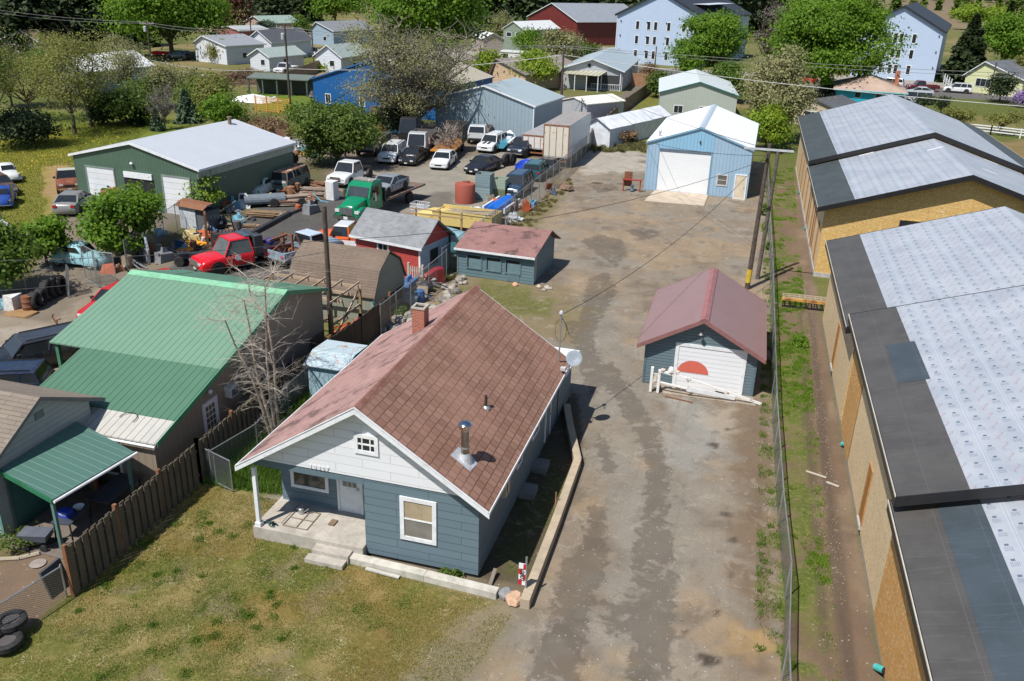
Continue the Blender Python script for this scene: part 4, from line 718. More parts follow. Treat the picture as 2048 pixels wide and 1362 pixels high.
wire("wire from the banded pole to the far corner of the light blue barn", [topR-Vector((0, 0, .7)), (-9.6, 79.0, 4.4)], .014, .3); wire("wire crossing before the barn to the tall brown pole", [topR-Vector((0, 0, .3)), (pF.x, pF.y, 6.5)], .016, .6)
wire("pale twisted cable from the tall brown pole over the grass lane to the right", [(pF.x, pF.y, 8.6), (40, 88, 8.2)], .035, .8, GREYW); wire("pale cable from the tall brown pole over the blue hall to the lattice fence pole", [(pF.x, pF.y, 8.6), (tB.x, tB.y, tB.z-5.5), (tA.x, tA.y, tA.z-6)], .035, .8, GREYW)
wire("high line along the tops of the far poles", [(-160, 150, tA.z-.2), tA-Vector((0, 0, .3)), tB-Vector((0, 0, .3)), topF-Vector((0, 0, .4)), (60, 118, topF.z-.6)], .026, .7, plain((.2, .2, .2), .5))
wire("second high line along the tops of the far poles", [(-160, 151, tA.z-.7), tA-Vector((.9, 0, .5)), tB-Vector((.9, 0, .5)), topF-Vector((.6, 0, .6)), (60, 119, topF.z-.9)], .022, .9, plain((.2, .2, .2), .5))

# ---------------------------------------------------------------- fences
def chain(name, label, pts, h, post_step=2.6, group=None, rail=True, dens=.26, p=.07, mat=None, postr=.03, slats=None):
    o = Vector((*pts[0][:2], 0)); t = thing(name, label, "fence", o, 0, group); P = [Vector((q[0], q[1], 0))-o for q in pts]; fab = MB(); rl = MB(); posts = [P[0]]
    for a, c in zip(P, P[1:]):
        L = (c-a).length; n = max(1, round(L/post_step)); z = Vector((0, 0, h))
        for k in range(n):
            q0, q1 = a.lerp(c, k/n), a.lerp(c, (k+1)/n); fab.poly([q0, q1, q1+z, q0+z]); posts.append(q1)
        rl.tube(a+z, c+z, .022, n=6)
    fab.build("chain_link", mat or mesh_wire(p=p, dens=dens), t)
    if rail: rl.build("top_rail", STEEL, t)
    for q in posts: MB().lathe(q, [(postr, 0), (postr, h+.08)], 7).build("post", STEEL, t)
    return t
chain("chain_link_fence", "long chain-link fence between the gravel drive and the new wooden buildings", [(2.72, 12), (2.62, 20.2), (2.72, 23.8), (2.5, 28), (2.25, 36), (2.12, 44.5), (1.95, 56.5), (1.5, 76), (1.1, 97)], 1.45, 3.0, dens=.5, p=.09)
chain("chain_link_fence", "chain-link fence along the salvage yard behind the small red-roofed shed", PX((884, 555), (990, 470), (1078, 395), (1130, 350), (1180, 300), (1182, 262)), 1.9, 2.6, dens=.42, p=.1)
chain("chain_link_fence", "chain-link fence over the rocks beside the gambrel shed", PX((762, 672), (822, 620), (858, 585), (893, 553)), 1.75, 2.2, dens=.3, p=.1)
chain("chain_link_fence", "low chain-link fence in the lower left corner beside the lawn", [(-19.6, 10.5), (-18.9, 15.0), (-18.47, 17.1)], 1.15, 3.2, dens=.38, p=.08)
chain("chain_link_fence", "chain-link fence before the grass on the left side of the paved yard", PX((-60, 640), (55, 590), (110, 575)), 1.3, 2.5, dens=.35, p=.1); chain("chain_link_fence", "chain-link fence between the scrap cars and the parked trucks", PX((255, 540), (330, 478), (400, 430), (470, 400), (560, 372)), 1.9, 2.6, dens=.35, p=.1)
def gatep(label, a, c, h, z0=.08): 
    o = Vector((*a, 0)); d = Vector((*c, 0))-o; t = thing("chain_link_gate", label, "gate", o); z = Vector((0, 0, h)); zz = Vector((0, 0, z0)); MB().poly([zz, d+zz, d+z, z]).build("chain_link", mesh_wire(p=.09, dens=.34), t); MB().tube(zz, d+zz, .025, n=6).tube(z, d+z, .025, n=6).tube(zz, z, .025, n=6).tube(d+zz, d+z, .025, n=6).tube(d*.5+zz, d*.5+z, .015, n=6).build("gate_frame", STEEL, t)
gatep("small chain-link gate between the wooden fence and the porch", at(466, 985)[:2], at(402, 952)[:2], 1.35); gatep("open chain-link yard gate standing near the light blue old car", at(235, 578)[:2], at(195, 574)[:2], 2.2); gatep("wide chain-link yard gate behind the green workshop roof", at(198, 576)[:2], at(172, 560)[:2], 2.3)
chain("chain_link_fence", "short chain-link fence beside the tall grass and the porch corner", [(-18.0, 24.1), (-17.5, 26.5), (-18.1, 30), (-18.2, 34)], 1.35, 2.8, dens=.3, p=.09)
def board_fence(name, label, pts, h, mat, pm, bw=.14, gap=.05, th=.03, step=2.4, group=None, alt=True, rails=True):
    o = Vector((*pts[0][:2], 0)); t = thing(name, label, "fence", o, 0, group); b = MB(); rl = MB(); P = [Vector((q[0], q[1], 0))-o for q in pts]; q = random.Random(5)
    for a, c in zip(P, P[1:]):
        d = (c-a); L = d.length; d.normalize(); nrm = Vector((d.y, -d.x, 0)); n = int(L/(bw+gap))
        for k in range(n):
            s = k*(bw+gap); side = (.05 if (k % 2 or not alt) else -.05); hh = h+q.uniform(-.03, .03); lean = q.uniform(-.012, .012)
            for off in ([side] if not alt else [.035, -.035]):
                if alt and ((off > 0) != (k % 2 == 0)) : continue
                w2 = bw*(1.7 if alt else 1); a0 = a+d*s+nrm*off; a1 = a+d*(s+w2)+nrm*off; t0 = a0+d*lean; t1 = a1+d*lean; dd = nrm*th
                b.hexa([a0, a1, a1+dd, a0+dd], [t0+Vector((0, 0, hh)), t1+Vector((0, 0, hh)), t1+dd+Vector((0, 0, hh)), t0+dd+Vector((0, 0, hh))])
        if rails:
            for z in (.35, h-.35): rl.bar(a+Vector((0, 0, z)), c+Vector((0, 0, z)), .05, .09)
        m = max(1, round(L/step))
        for k in range(m+1): p_ = a.lerp(c, k/m); MB().box(p_.x-.06, p_.x+.06, p_.y-.06, p_.y+.06, 0, h+.14).build("post", pm, t)
    b.build("boards", mat, t); rl.build("rail", mat, t) if rails else None
    return t
WF = wood((.14, .115, .085), .45); WP = plain((.2, .09, .045), .8, 0, .3, 3)
board_fence("wooden_fence", "weathered picket privacy fence along the left side of the lawn", [(-18.33, 17.25), (-18.42, 24.0), (-18.5, 31.0), (-18.3, 34.3)], 1.72, WF, WP, .13, .035)
board_fence("wooden_fence", "dark solid wooden fence panels beside the brick chimney and the rocks", [(-18.3, 34.5), (-18.15, 37.5), (-18.05, 41)], 1.75, wood((.1, .07, .05), .4), WP, .14, .006, alt=False)
WB = wood((.22, .17, .13), .4)
board_fence("wooden_fence", "brown wooden fence running back beside the grass lane and white tents", PX((1176, 300), (1190, 283), (1250, 222), (1306, 180)), 1.8, WB, WB, .16, .01, alt=False, step=3)
board_fence("wooden_fence", "orange-brown plank fence closing the lane near the grey bungalow", PX((1262, 172), (1312, 174)), 2.2, wood((.38, .21, .12), .25), WB, .16, .005, alt=False, step=3)
board_fence("wooden_fence", "dark wooden fence below the blue metal hall", PX((742, 243), (822, 250)), 1.9, wood((.17, .12, .09)), WB, .18, .01, alt=False)
board_fence("wooden_fence", "long pale tan board fence by the green lawn", PX((546, 180), (640, 142), (668, 128)), 2.0, wood((.3, .23, .16), .2), WB, .18, .005, alt=False, step=3)
board_fence("wooden_fence", "grey board fence section beside the green metal carport", PX((152, 948), (196, 990)), 1.6, WF, WP, .14, .01, alt=False)

t = thing("metal_shed", "small pale blue metal shed with rust-patched roof between the fence and the house", "shed", (-17.85, 31.45, 0)); PB = ribbed((.36, .52, .6), .22, .05, .45, 0, .5, 0, .06, .2, .4)
MB().box(0, 1.75, 0, 2.1, 0, 1.72).build("wall", PB, t); b = MB(); b.hexa([(-.15, -.15, 1.72), (1.9, -.15, 1.72), (1.9, .8, 2.08), (-.15, .8, 2.08)], [(-.15, -.15, 1.76), (1.9, -.15, 1.76), (1.9, .8, 2.12), (-.15, .8, 2.12)]); b.hexa([(-.15, .8, 2.08), (1.9, .8, 2.08), (1.9, 2.2, 2.0), (-.15, 2.2, 2.0)], [(-.15, .8, 2.12), (1.9, .8, 2.12), (1.9, 2.2, 2.04), (-.15, 2.2, 2.04)]); b.build("roof", rusty((.4, .5, .55), .28, .6, (.3, .14, .05)), t); MB().box(1.75, 1.77, .6, 1.4, .1, 1.65).build("door_opening", DARK, t)
# ---------------------------------------------------------------- unfinished wooden buildings on the right
OSB1, OSB2, OSB3 = osb((.72, .54, .32)), osb((.6, .32, .1)), osb((.62, .4, .14)); FELT = felt((.072, .068, .064)); FELT2 = felt((.05, .066, .078)); FELT3 = felt((.05, .06, .06)); WRAP = roofwrap(); BLK = plain((.02, .02, .022), .4)
def unit(par, v0, v1, ze, pitch=.326, W=15.9, ov=.48, fm=FELT, fw=2.5, rake0=.5, rake1=.0, wrap=WRAP, gableend=0, patch=None):
    u0, u1, ur = 0, W, W/2; zr = ze+(ur+ov)*pitch; zw = ze+ov*pitch-.05
    b = MB(); b.poly([(0, v1, .25), (0, v0, .25), (0, v0, zw), (0, v1, zw)]); b.poly([(W, v0, .25), (W, v1, .25), (W, v1, zw), (W, v0, zw)]); w = b.build("wall", OSB1, par)
    MB().poly([(0, v0, .25), (W, v0, .25), (W, v0, zw), (ur, v0, zr-.06), (0, v0, zw)]).build("gable_wall", OSB3, par); MB().poly([(W, v1, .25), (0, v1, .25), (0, v1, zw), (ur, v1, zr-.06), (W, v1, zw)]).build("gable_wall", OSB3, par)
    y0, y1 = v0-rake0, v1+rake1
    for sgn in (-1, 1):
        xe = -ov if sgn < 0 else W+ov
        f = lambda u: ze+(u+ov)*pitch if sgn < 0 else ze+(W+ov-u)*pitch
        b = MB(); um = xe+fw if sgn < 0 else xe-fw
        for a, c, k, dz in ((xe, um, 0, 0), (um, ur, 1, 0)):
            b.k = k; lo, hi = (a, c) if sgn < 0 else (c, a); b.hexa([(lo, y0, f(lo)-.14), (hi, y0, f(hi)-.14), (hi, y1, f(hi)-.14), (lo, y1, f(lo)-.14)], [(lo, y0, f(lo)), (hi, y0, f(hi)), (hi, y1, f(hi)), (lo, y1, f(lo))])
        b.build("roof", [fm, wrap], par)
        b = MB(); c = .03
        b.box(min(xe, xe+sgn*c), max(xe, xe+sgn*c), y0, y1, ze-.3, ze+.012)
        for yy in (y0-c, y1): b.hexa([(min(xe, ur), yy, min(f(xe), f(ur)) if sgn < 0 else zr-.34), (max(xe, ur), yy, zr if sgn < 0 else ze-.3), (max(xe, ur), yy+c, zr if sgn < 0 else ze-.3), (min(xe, ur), yy+c, ze-.3 if sgn < 0 else zr-.34)] if False else ([(xe, yy, ze-.3), (ur, yy, zr-.32), (ur, yy+c, zr-.32), (xe, yy+c, ze-.3)]), [(xe, yy, ze+.015), (ur, yy, zr+.015), (ur, yy+c, zr+.015), (xe, yy+c, ze+.015)])
        b.build("fascia", BLK, par); b = MB(); b.box(min(xe+sgn*c, xe+sgn*.055), max(xe+sgn*c, xe+sgn*.055), y0, y1, ze-.02, ze+.03); b.build("drip_edge", plain((.55, .5, .42), .5), par)
        b = MB(); lo, hi = sorted((xe-sgn*0, ur*0+(0 if sgn < 0 else W))); b.box(lo, hi, v0, v1, ze-.26, ze-.24); b.build("soffit", osb((.2, .13, .07)), par)
    if patch:
        a0, a1, p0, p1 = patch; f = lambda u: ze+(u+ov)*pitch+.008; MB().hexa([(a0, p0, f(a0)-.004), (a1, p0, f(a1)-.004), (a1, p1, f(a1)-.004), (a0, p1, f(a0)-.004)], [(a0, p0, f(a0)), (a1, p0, f(a1)), (a1, p1, f(a1)), (a0, p1, f(a0))]).build("membrane_patch", FELT2, par)
AZ = R(.97); ob = (5.345, 22.0)
def uvw(x, y): x -= ob[0]; y -= ob[1]; return (x*math.cos(AZ)+y*math.sin(AZ), -x*math.sin(AZ)+y*math.cos(AZ))
F1 = thing("unfinished_building", "near unfinished building of strand-board walls with stepped roofs under white wrap", "building", (ob[0], ob[1], 0), AZ)
unit(F1, 14.75, 27.5, 4.72, rake0=.3, rake1=.35, fw=1.65); unit(F1, .55, 14.4, 5.28, rake0=.4, rake1=.05, fw=1.7, patch=(.42, 1.36, 7.2, 10.6)); unit(F1, -17, .5, 4.72, fm=FELT, fw=1.95, rake0=.3, rake1=.35, patch=(.6, 1.6, -16, .7)); slope(F1, 'membrane_patch', FELT2, 0, 0, 0, 0, 0, 0) if 0 else None
MB().box(.03, 15.8, -16.9, 27.45, -.2, .25).build("foundation", plain((.3, .29, .27), .9), F1)
def wpanel(par, Y0, Y1, z0, z1, m, out=.02, nm="sheathing_panel"): MB().poly([(-out, Y1, z0), (-out, Y0, z0), (-out, Y0, z1), (-out, Y1, z1)]).build(nm, m, par)
vv = lambda px, py: uvw(*at(px, py, .2)[:2])[1]
wpanel(F1, vv(1702, 928), vv(1688, 855), .26, 4.6, OSB2); wpanel(F1, -6.5, vv(1751, 1232), .26, 4.55, OSB2)
def slot(par, v, w_, z0, z1, m=None, sill=True):
    o = MB().box(-.05, .0, v, v+.06, z0, z1).box(-.05, .0, v+w_-.06, v+w_, z0, z1).box(-.05, 0, v+.06, v+w_-.06, z1-.06, z1).build("window_opening", plain((.36, .2, .08), .8), par); MB().box(-.03, 0.0, v+.06, v+w_-.06, z0, z1-.06).build("board", m or wood((.36, .17, .05), .2), o)
    if sill: MB().box(-.1, 0.0, v, v+w_, z0-.14, z0).build("sill", plain((.4, .4, .38), .8), o)
for v in (vv(1722, 1068)-.1, vv(1676, 752)): slot(F1, v, .75, .55, 2.75)
B1 = thing("unfinished_building", "far unfinished building with strand-board front gable and two stepped wrapped roofs", "building", (ob[0], ob[1], 0), AZ)
v0 = uvw(4.72, 58.4)[1]
unit(B1, v0, v0+13.2, 4.75, fm=FELT3, fw=2.1, rake0=.65, rake1=.3, W=16.0); unit(B1, v0+13.3, v0+36.5, 5.2, fm=FELT3, fw=1.95, rake0=.5, rake1=.4, W=16.0)
MB().box(-.03, 16.03, v0-.03, v0+36.4, -.2, .27).build("foundation", plain((.42, .41, .4), .9), B1)
o = MB().box(4.55, 5.75, v0-.03, v0-.01, 2.9, 4.25).build("window_opening", DARK, B1); MB().box(4.5, 5.8, v0-.05, v0-.01, 4.25, 4.32).box(4.5, 4.56, v0-.05, v0-.01, 2.9, 4.25).build("frame", OSB3, o)
for k, v in enumerate((1.5, 4.5, 7.6, 10.5, 16, 20, 24, 28)): slot(B1, v0+v, .7, .5, 3.2, wood((.34, .12, .05) if k % 2 else (.4, .22, .09), .2), False)
for k, v in enumerate((6.1, 12.4)): wpanel(B1, v0+v, v0+v+.6, .3, 4.4, plain((.3, .11, .05), .8), nm="red_board")
for k, (u, v) in enumerate(((7.0, 9.0), (9.8, 5.0), (3.0, 12.5), (11.5, 12.0))):
    f = 4.75+(u+.48)*.326+.01 if u < 8 else 4.75+(16.48-u)*.326+.01; s = .326 if u < 8 else -.326
    MB().hexa([(u, v0+v, f), (u+1.0, v0+v+.1, f+s), (u+1.0, v0+v+.3, f+s), (u, v0+v+.18, f)], [(u, v0+v, f+.02), (u+1.0, v0+v+.1, f+s+.02), (u+1.0, v0+v+.3, f+s+.02), (u, v0+v+.18, f+.02)]).build("wrap_scrap", WHITE, B1)
def pallet_rack():
    t = thing("scaffold_trailer", "rusty yellow slatted steel rack standing on the dirt between the new buildings", "rack", at(1563, 612), R(1)); m1 = rusty((.55, .3, .06), .6); m2 = wood((.42, .34, .24), .3)
    MB().box(-.05, 3.0, -.12, .02, .42, .56).build("front_rail", m1, t)
    b = MB()
    for k in range(10): b.box(.05+k*.31, .11+k*.31, -.04, 1.1, .36, .41)
    b.build("slat", m2, t); b = MB()
    for y in (.35, .7, 1.06): b.box(0, 3.1, y, y+.07, .42, .48)
    b.build("long_rail", m2, t); b = MB()
    for k in range(9): b.box(.02+k*.36, .07+k*.36, -.08, -.03, 0, .42)
    b.box(0, 2.95, -.08, -.04, .0, .05); b.build("leg_grille", DARK, t)
pallet_rack()
def pvc(px, py, lab, rz=.5):
    t = thing("pipe_stub", lab, "pipe", at(px, py), rz); M = Matrix.Translation((0, 0, .12)) @ Matrix.Rotation(R(62), 4, 'X'); MB(M).lathe((0, 0, 0), [(.1, 0), (.1, .42)], 12).build("pipe_body", plain((.08, .48, .46), .4), t); MB(M).lathe((0, 0, .42), [(.11, 0), (.11, .1), (.06, .11)], 12).build("cap", DARK, t)
pvc(1750, 1340, "turquoise pipe stub with black cap nearest the camera by the strand-board wall"); pvc(1684, 893, "small turquoise pipe stub halfway along the near strand-board wall"); pvc(1597, 388, "tiny turquoise pipe stub beside the far unfinished building"); pvc(1609, 460, "pale turquoise pipe stub near the corner of the far unfinished building")
for i, (x, y, l, a, lab) in enumerate(((1632, 950, .8, 20, "grey board lying on the dirt strip beside the near new building"), (1665, 970, .5, 25, "short white board lying on the dirt strip"), (1560, 375, .6, 10, "white scrap board lying at the far end of the dirt strip"), (1552, 607, .25, 0, "tan brick lying by the fence"))):
    o = MB().box(-l/2, l/2, -.05, .05, .01, .05).build("board", wood((.42, .38, .32)), None, loc=at(x, y), rz=R(-a)); tag(o, lab, "board")
# ---------------------------------------------------------------- green-roofed workshop left of the lawn
GX0 = -19.42; w = thing("workshop", "long beige workshop with light and dark green metal roof left of the picket fence", "workshop", (GX0, 22.95, 0)); BE = ribbed((.26, .215, .165), .3, .03, .6, 0, .6, 0, .08, .2, .4)
G1, G2, G3 = ribbed((.15, .27, .185), .3, .045, .42, 0, .38, 0, .03, .05, .6, (.15, .25, .18)), ribbed((.08, .175, .11), .3, .045, .35, 0, .38, 0, .05, .08, .6, (.05, .15, .09)), ribbed((.46, .45, .41), .3, .05, .4, 0, .5, 0, .1, .25, .6, (.25, .2, .16))
G4 = ribbed((.07, .2, .12), .3, .04, .6, 0, .4)  # far slope and downpipe, darker green than the upper sheets
zf = lambda y: 2.2+y*.256  # y local
b = MB(); b.poly([(0, 0, 0), (0, 13.1, 0), (0, 13.1, 3.4), (0, 9.55, zf(9.55)-.06), (0, 0, 2.12)]); b.poly([(-6.2, 0, 0), (0, 0, 0), (0, 0, 2.12), (-6.2, 0, 2.12)]); b.poly([(-6.2, 4, 0), (-6.2, 0, 0), (-6.2, 0, 2.12), (-6.2, 4, zf(4)-.08)]); b.poly([(-7.8, 13.1, 0), (-7.8, 6, 0), (-7.8, 6, 3.3), (-7.8, 9.5, 4.5), (-7.8, 13.1, 3.4)]); b.poly([(-7.8, 6, 0), (-6.2, 6, 0), (-6.2, 6, 3.4), (-7.8, 6, 3.3)]); b.poly([(0, 13.1, 0), (-7.8, 13.1, 0), (-7.8, 13.1, 3.4), (0, 13.1, 3.4)]); b.build("wall", BE, w)
def slope(par, nm, m, x0, x1, y0, y1, z0, z1, th=.06): 
    b = MB(); b.hexa([(x0, y0, z0-th), (x1, y0, z0-th), (x1, y1, z1-th), (x0, y1, z1-th)], [(x0, y0, z0), (x1, y0, z0), (x1, y1, z1), (x0, y1, z1)]); return b.build(nm, m, par)
tag(slope(w, "roof_sheet", G3, -6.3, .2, -.15, 1.15, zf(-.15)-.03, zf(1.15)-.03), "weathered white lower roof sheets"); tag(slope(w, "roof_sheet", G2, -6.25, .22, 1.05, 4.15, zf(1.05), zf(4.15)), "dark green middle roof sheets"); tag(slope(w, "roof_sheet", G1, -7.85, .24, 4.05, 9.55, zf(4.05)+.02, zf(9.55)+.02), "light green upper roof sheets"); tag(slope(w, "roof_sheet", G4, -7.85, .24, 9.55, 13.3, zf(9.55)+.02, 3.55), "darker green far roof slope")
MB().box(.24, .28, 4.05, 9.5, 0, .01).f and None
b = MB(); b.hexa([(.22, -.1, zf(-.1)-.2), (.25, -.1, zf(-.1)-.2), (.25, 9.55, zf(9.55)-.18), (.22, 9.55, zf(9.55)-.18)], [(.22, -.1, zf(-.1)+.0), (.25, -.1, zf(-.1)+.0), (.25, 9.55, zf(9.55)+.04), (.22, 9.55, zf(9.55)+.04)]); b.hexa([(.24, 9.55, zf(9.55)-.16), (.27, 9.55, zf(9.55)-.16), (.27, 13.3, 3.4), (.24, 13.3, 3.4)], [(.24, 9.55, zf(9.55)+.04), (.27, 9.55, zf(9.55)+.04), (.27, 13.3, 3.57), (.24, 13.3, 3.57)]); b.build("rake_trim", plain((.07, .25, .14), .5), w)
ridge = MB(); ridge.hexa([(-7.85, 9.2, zf(9.2)+.03), (.24, 9.2, zf(9.2)+.03), (.24, 9.56, zf(9.56)+.05), (-7.85, 9.56, zf(9.56)+.05)], [(-7.85, 9.2, zf(9.2)+.045), (.24, 9.2, zf(9.2)+.045), (.24, 9.56, zf(9.56)+.07), (-7.85, 9.56, zf(9.56)+.07)]); ridge.build("ridge_cap", plain((.2, .45, .28), .4), w)
MB().tube((-6.3, -.2, 2.02), (.2, -.2, 2.02), .05).build("gutter", WHITE, w); MB().box(-7.7, -7.55, 4.15, 4.3, 0, 3.2).build("canopy_post", plain((.07, .2, .12), .5), w)
Mw = FM('right', 0, 13); dd = door(w, Mw, 2.95, 3.9, 0, 2.15, fw=.09, pane=None); b = MB(Mw)
for i in range(3):
    for j in range(5): b.box(3.12+i*.21, 3.28+i*.21, .03, .042, .75+j*.25, .95+j*.25)
b.build("pane", glass((.12, .11, .08)), dd); MB(Mw).box(4.5, 5.05, -.1, .3, 1.75, 2.2).build("air_conditioner", plain((.62, .62, .6), .5), w); o = w.children[-1]; MB(Mw).box(4.55, 5.0, .3, .31, 1.8, 2.1).build("grille", plain((.1, .12, .15), .5), o)
MB(Mw).box(5.62, 5.7, 0, .03, 0, 3.1).build("downpipe", G4, w); window(w, FM('front', 0, 0), -3.9, -1.5, .4, 1.95, mull=1, rail=False, gl=glass((.05, .045, .035), .2)); MB(Mw).lathe((3.4, .12, 2.45), [(.05, 0), (.1, .08), (.07, .18)], 8).build("wall_lamp", WHITE, w)
b = MB(); b.path([(-1.6+.35*math.cos(a), .75+.3*math.sin(a), zf(.75)+.03+.077*math.sin(a)) for a in np.linspace(-.5, 3.2, 12)], .015, 4); b.build("cable", DARK, w)
o = MB().prism([(0, 0, 0), (0, 1.1, 0), (0, 1.1, 1.5), (0, 0, 1.5)], (.06, 0, .0)).build("plywood_sheet", wood((.12, .08, .06)), None, loc=(-19.3, 34.6, .02)); tag(o, "brown plywood sheet leaning on the workshop wall by the bare pole", "board")
# ---------------------------------------------------------------- grey house with green metal carport, bottom left
nh = thing("neighbour_house", "grey-green house with brown shingled roof at the left edge", "house", (-22.55, 19.0, 0)); NW = lap((.29, .33, .32), .2, 50, .04, .6, .1, .8); NR = shingle((.2, .165, .135), (.25, .21, .17), (.1, .08, .065), .9, .17, .012)
hy = 4.6; za = 4.05
b = MB(); b.poly([(0, 0, 0), (0, hy, 0), (0, hy, 2.9), (0, 2.3, za), (0, 0, 2.75)]); b.poly([(-9, 0, 0), (0, 0, 0), (0, 0, 2.75), (-9, 0, 2.75)]); b.poly([(0, hy, 0), (-9, hy, 0), (-9, hy, 2.9), (0, hy, 2.9)]); b.build("wall", NW, nh)
for y0, y1, z0, z1 in ((-.35, 2.3, 2.6, za+.05), (2.3, 5.2, za+.05, 2.7)): slope(nh, "roof_slope", NR, -9.5, .18, y0, y1, z0+.1, z1+.1, .12)
b = MB(); b.hexa([(.18, -.35, 2.56), (.21, -.35, 2.56), (.21, 2.3, za+.02), (.18, 2.3, za+.02)], [(.18, -.35, 2.71), (.21, -.35, 2.71), (.21, 2.3, za+.165), (.18, 2.3, za+.165)]); b.hexa([(.18, 2.3, za+.02), (.21, 2.3, za+.02), (.21, 5.2, 2.66), (.18, 5.2, 2.66)], [(.18, 2.3, za+.165), (.21, 2.3, za+.165), (.21, 5.2, 2.81), (.18, 5.2, 2.81)]); b.build("rake_board", plain((.16, .15, .14), .7), nh)
Mn = FM('right', 0, 5); MB(Mn).box(2.1, 2.5, 0, .02, 3.35, 3.62).build("gable_vent", plain((.13, .16, .16), .7), nh); door(nh, Mn, .4, 2.0, 0, 2.05, mat=plain((.04, .13, .12), .7), fr=plain((.1, .14, .13), .7)); MB(FM('front', 0, 0)).box(-.12, 0, 0, .03, 0, 2.7).build("corner_board", plain((.12, .25, .2), .6), nh)
cp = thing("carport", "green corrugated metal patio cover on posts beside the grey house", "carport", (-22.45, 19.35, 0)); CG = ribbed((.08, .165, .135), .3, .04, 1.5, 0, .4, 0, .03, .08, .5, (.2, .2, .12))
b = MB(); b.hexa([(0, -.1, 2.48), (2.3, -.45, 2.02), (2.75, 2.9, 2.0), (0, 3.4, 2.48)], [(0, -.1, 2.52), (2.3, -.45, 2.06), (2.75, 2.9, 2.04), (0, 3.4, 2.52)]); b.build("roof_sheet", CG, cp); MB().tube((2.38, -.5, 2.0), (2.83, 2.95, 1.98), .05).build("gutter", WHITE, cp); MB().bar((0, -.15, 2.45), (2.3, -.5, 2.0), .03, .16).build("fascia", plain((.02, .15, .07), .5), cp)
for p in ((2.15, -.35), (2.6, 2.7)): MB().box(p[0]-.05, p[0]+.05, p[1]-.05, p[1]+.05, 0, 2.0).build("post", plain((.1, .2, .17), .6), cp)
t = thing("patio", "dark paved patio under the green patio cover", "patio", (-22.4, 18.6, 0)); MB().box(0, 3.6, 0, 4.1, -.05, .03).build("slab", plain((.16, .13, .11), .85, 0, .2, 2, .3), t); tag(t, kind='structure'); 
def frame_table(lab, loc, w_, l_, h_, mt, rz=0, name="table"):
    t = thing(name, lab, "table", loc, rz); MB().box(-w_/2, w_/2, -l_/2, l_/2, h_-.04, h_).build("tabletop", mt, t)
    for x in (-1, 1):
        for y in (-1, 1): MB().bar((x*(w_/2-.05), y*(l_/2-.05), 0), (x*(w_/2-.08), y*(l_/2-.08), h_-.04), .04).build("leg", DARK, t)
    return t
frame_table("dark folding table under the front edge of the green patio cover", (-20.6, 19.9, .03), .7, 1.2, .75, plain((.05, .06, .08), .5), R(10)); frame_table("long dark work table under the back of the green patio cover", (-20.3, 21.7, .03), .9, 1.8, .75, plain((.035, .04, .055), .6))
t = thing("cooler_box", "small blue box with white lettering on the table under the patio cover", "box", (-20.65, 19.75, .785)); MB().box(-.2, .2, -.14, .14, 0, .22).build("box_body", plain((.02, .05, .4), .4), t); text("lettering", "PEPSI", .12, WHITE, t, Matrix.Translation((0, -.145, .11)) @ Matrix.Rotation(PI/2, 4, 'X'), .004)
t = thing("bowl", "white plastic bowl beside the blue box under the patio cover", "bowl", (-20.5, 20.2, .785)); MB().lathe((0, 0, 0), [(.08, 0), (.17, .12), (.18, .13), (.16, .12), (.07, .015)], 16).build("bowl_body", WHITE, t, smooth=2)
t = thing("folding_wagon", "grey folding wagon parked at the patio post", "wagon", (-21.1, 18.85, .03), R(15)); MB().hexa([(-.4, -.22, .35), (.4, -.22, .35), (.4, .22, .35), (-.4, .22, .35)], [(-.48, -.28, .62), (.48, -.28, .62), (.48, .28, .62), (-.48, .28, .62)]).build("basket", plain((.1, .11, .14), .8), t)
for x in (-.3, .3):
    for y in (-.22, .22): MB().lathe((x, y-.03, .12), [(.12, 0), (.12, .06)], 12, 'y').build("wheel", RUBBER, t)
MB().bar((-.4, -.2, .12), (.4, -.2, .38), .025).bar((-.4, .2, .38), (.4, .2, .12), .025).bar((.45, 0, .4), (.75, 0, .85), .03).build("frame", DARK, t)
t = thing("plastic_lid", "clear round plastic disc lying on the bare dirt of the left yard", "disc", at(76, 1128)); MB().lathe((0, 0, .015), [(.02, 0), (.24, 0), (.25, .015), (.02, .02)], 20).build("disc_body", plain((.3, .26, .23), .3), t)
t = thing("garden_edging", "curved pale stone edging strip on the dirt of the left yard", "edging", at(30, 1120)); b = MB(); b.path([(-.9, -.3, .03), (-.4, -.12, .03), (.1, .1, .03), (.5, .5, .03)], .07, 6); b.build("stones", plain((.38, .33, .24), .9), t)
MB().hexa([(-.04, -.4, 0), (.04, -.4, 0), (.04, .4, 0), (-.04, .4, 0)], [(-.3, -.4, .9), (-.22, -.4, .9), (-.22, .4, .9), (-.3, .4, .9)]).build("leaning_panel", plain((.07, .075, .085), .5), None, loc=(-18.85, 17.3, .0)); tag(COL.objects[-1], "dark panel leaning inside the chain-link corner by the end picket post", "panel")
def tyre(lab, loc, r=.36, w_=.25, ax='z', rz=0, grp=None, rim=True, n=20):
    t = thing("tyre", lab, "tyre", loc, rz, grp); h = w_/2; MB().lathe((0, 0, h if ax == 'z' else r), [(r*.62, -h), (r*.9, -h), (r, -h*.7), (r, h*.7), (r*.9, h), (r*.62, h), (r*.6, h*.6), (r*.6, -h*.6), (r*.62, -h)], n, ax, cap=False).build("tyre_rubber", RUBBER, t, smooth=2)
    if rim: MB().lathe((0, 0, h if ax == 'z' else r), [(r*.61, -h*.3), (r*.3, -h*.2), (r*.05, -h*.1), (r*.05, h*.1), (r*.3, h*.1), (r*.61, h*.3)], 14, ax).build("rim", plain((.09, .08, .08), .6), t)
    return t
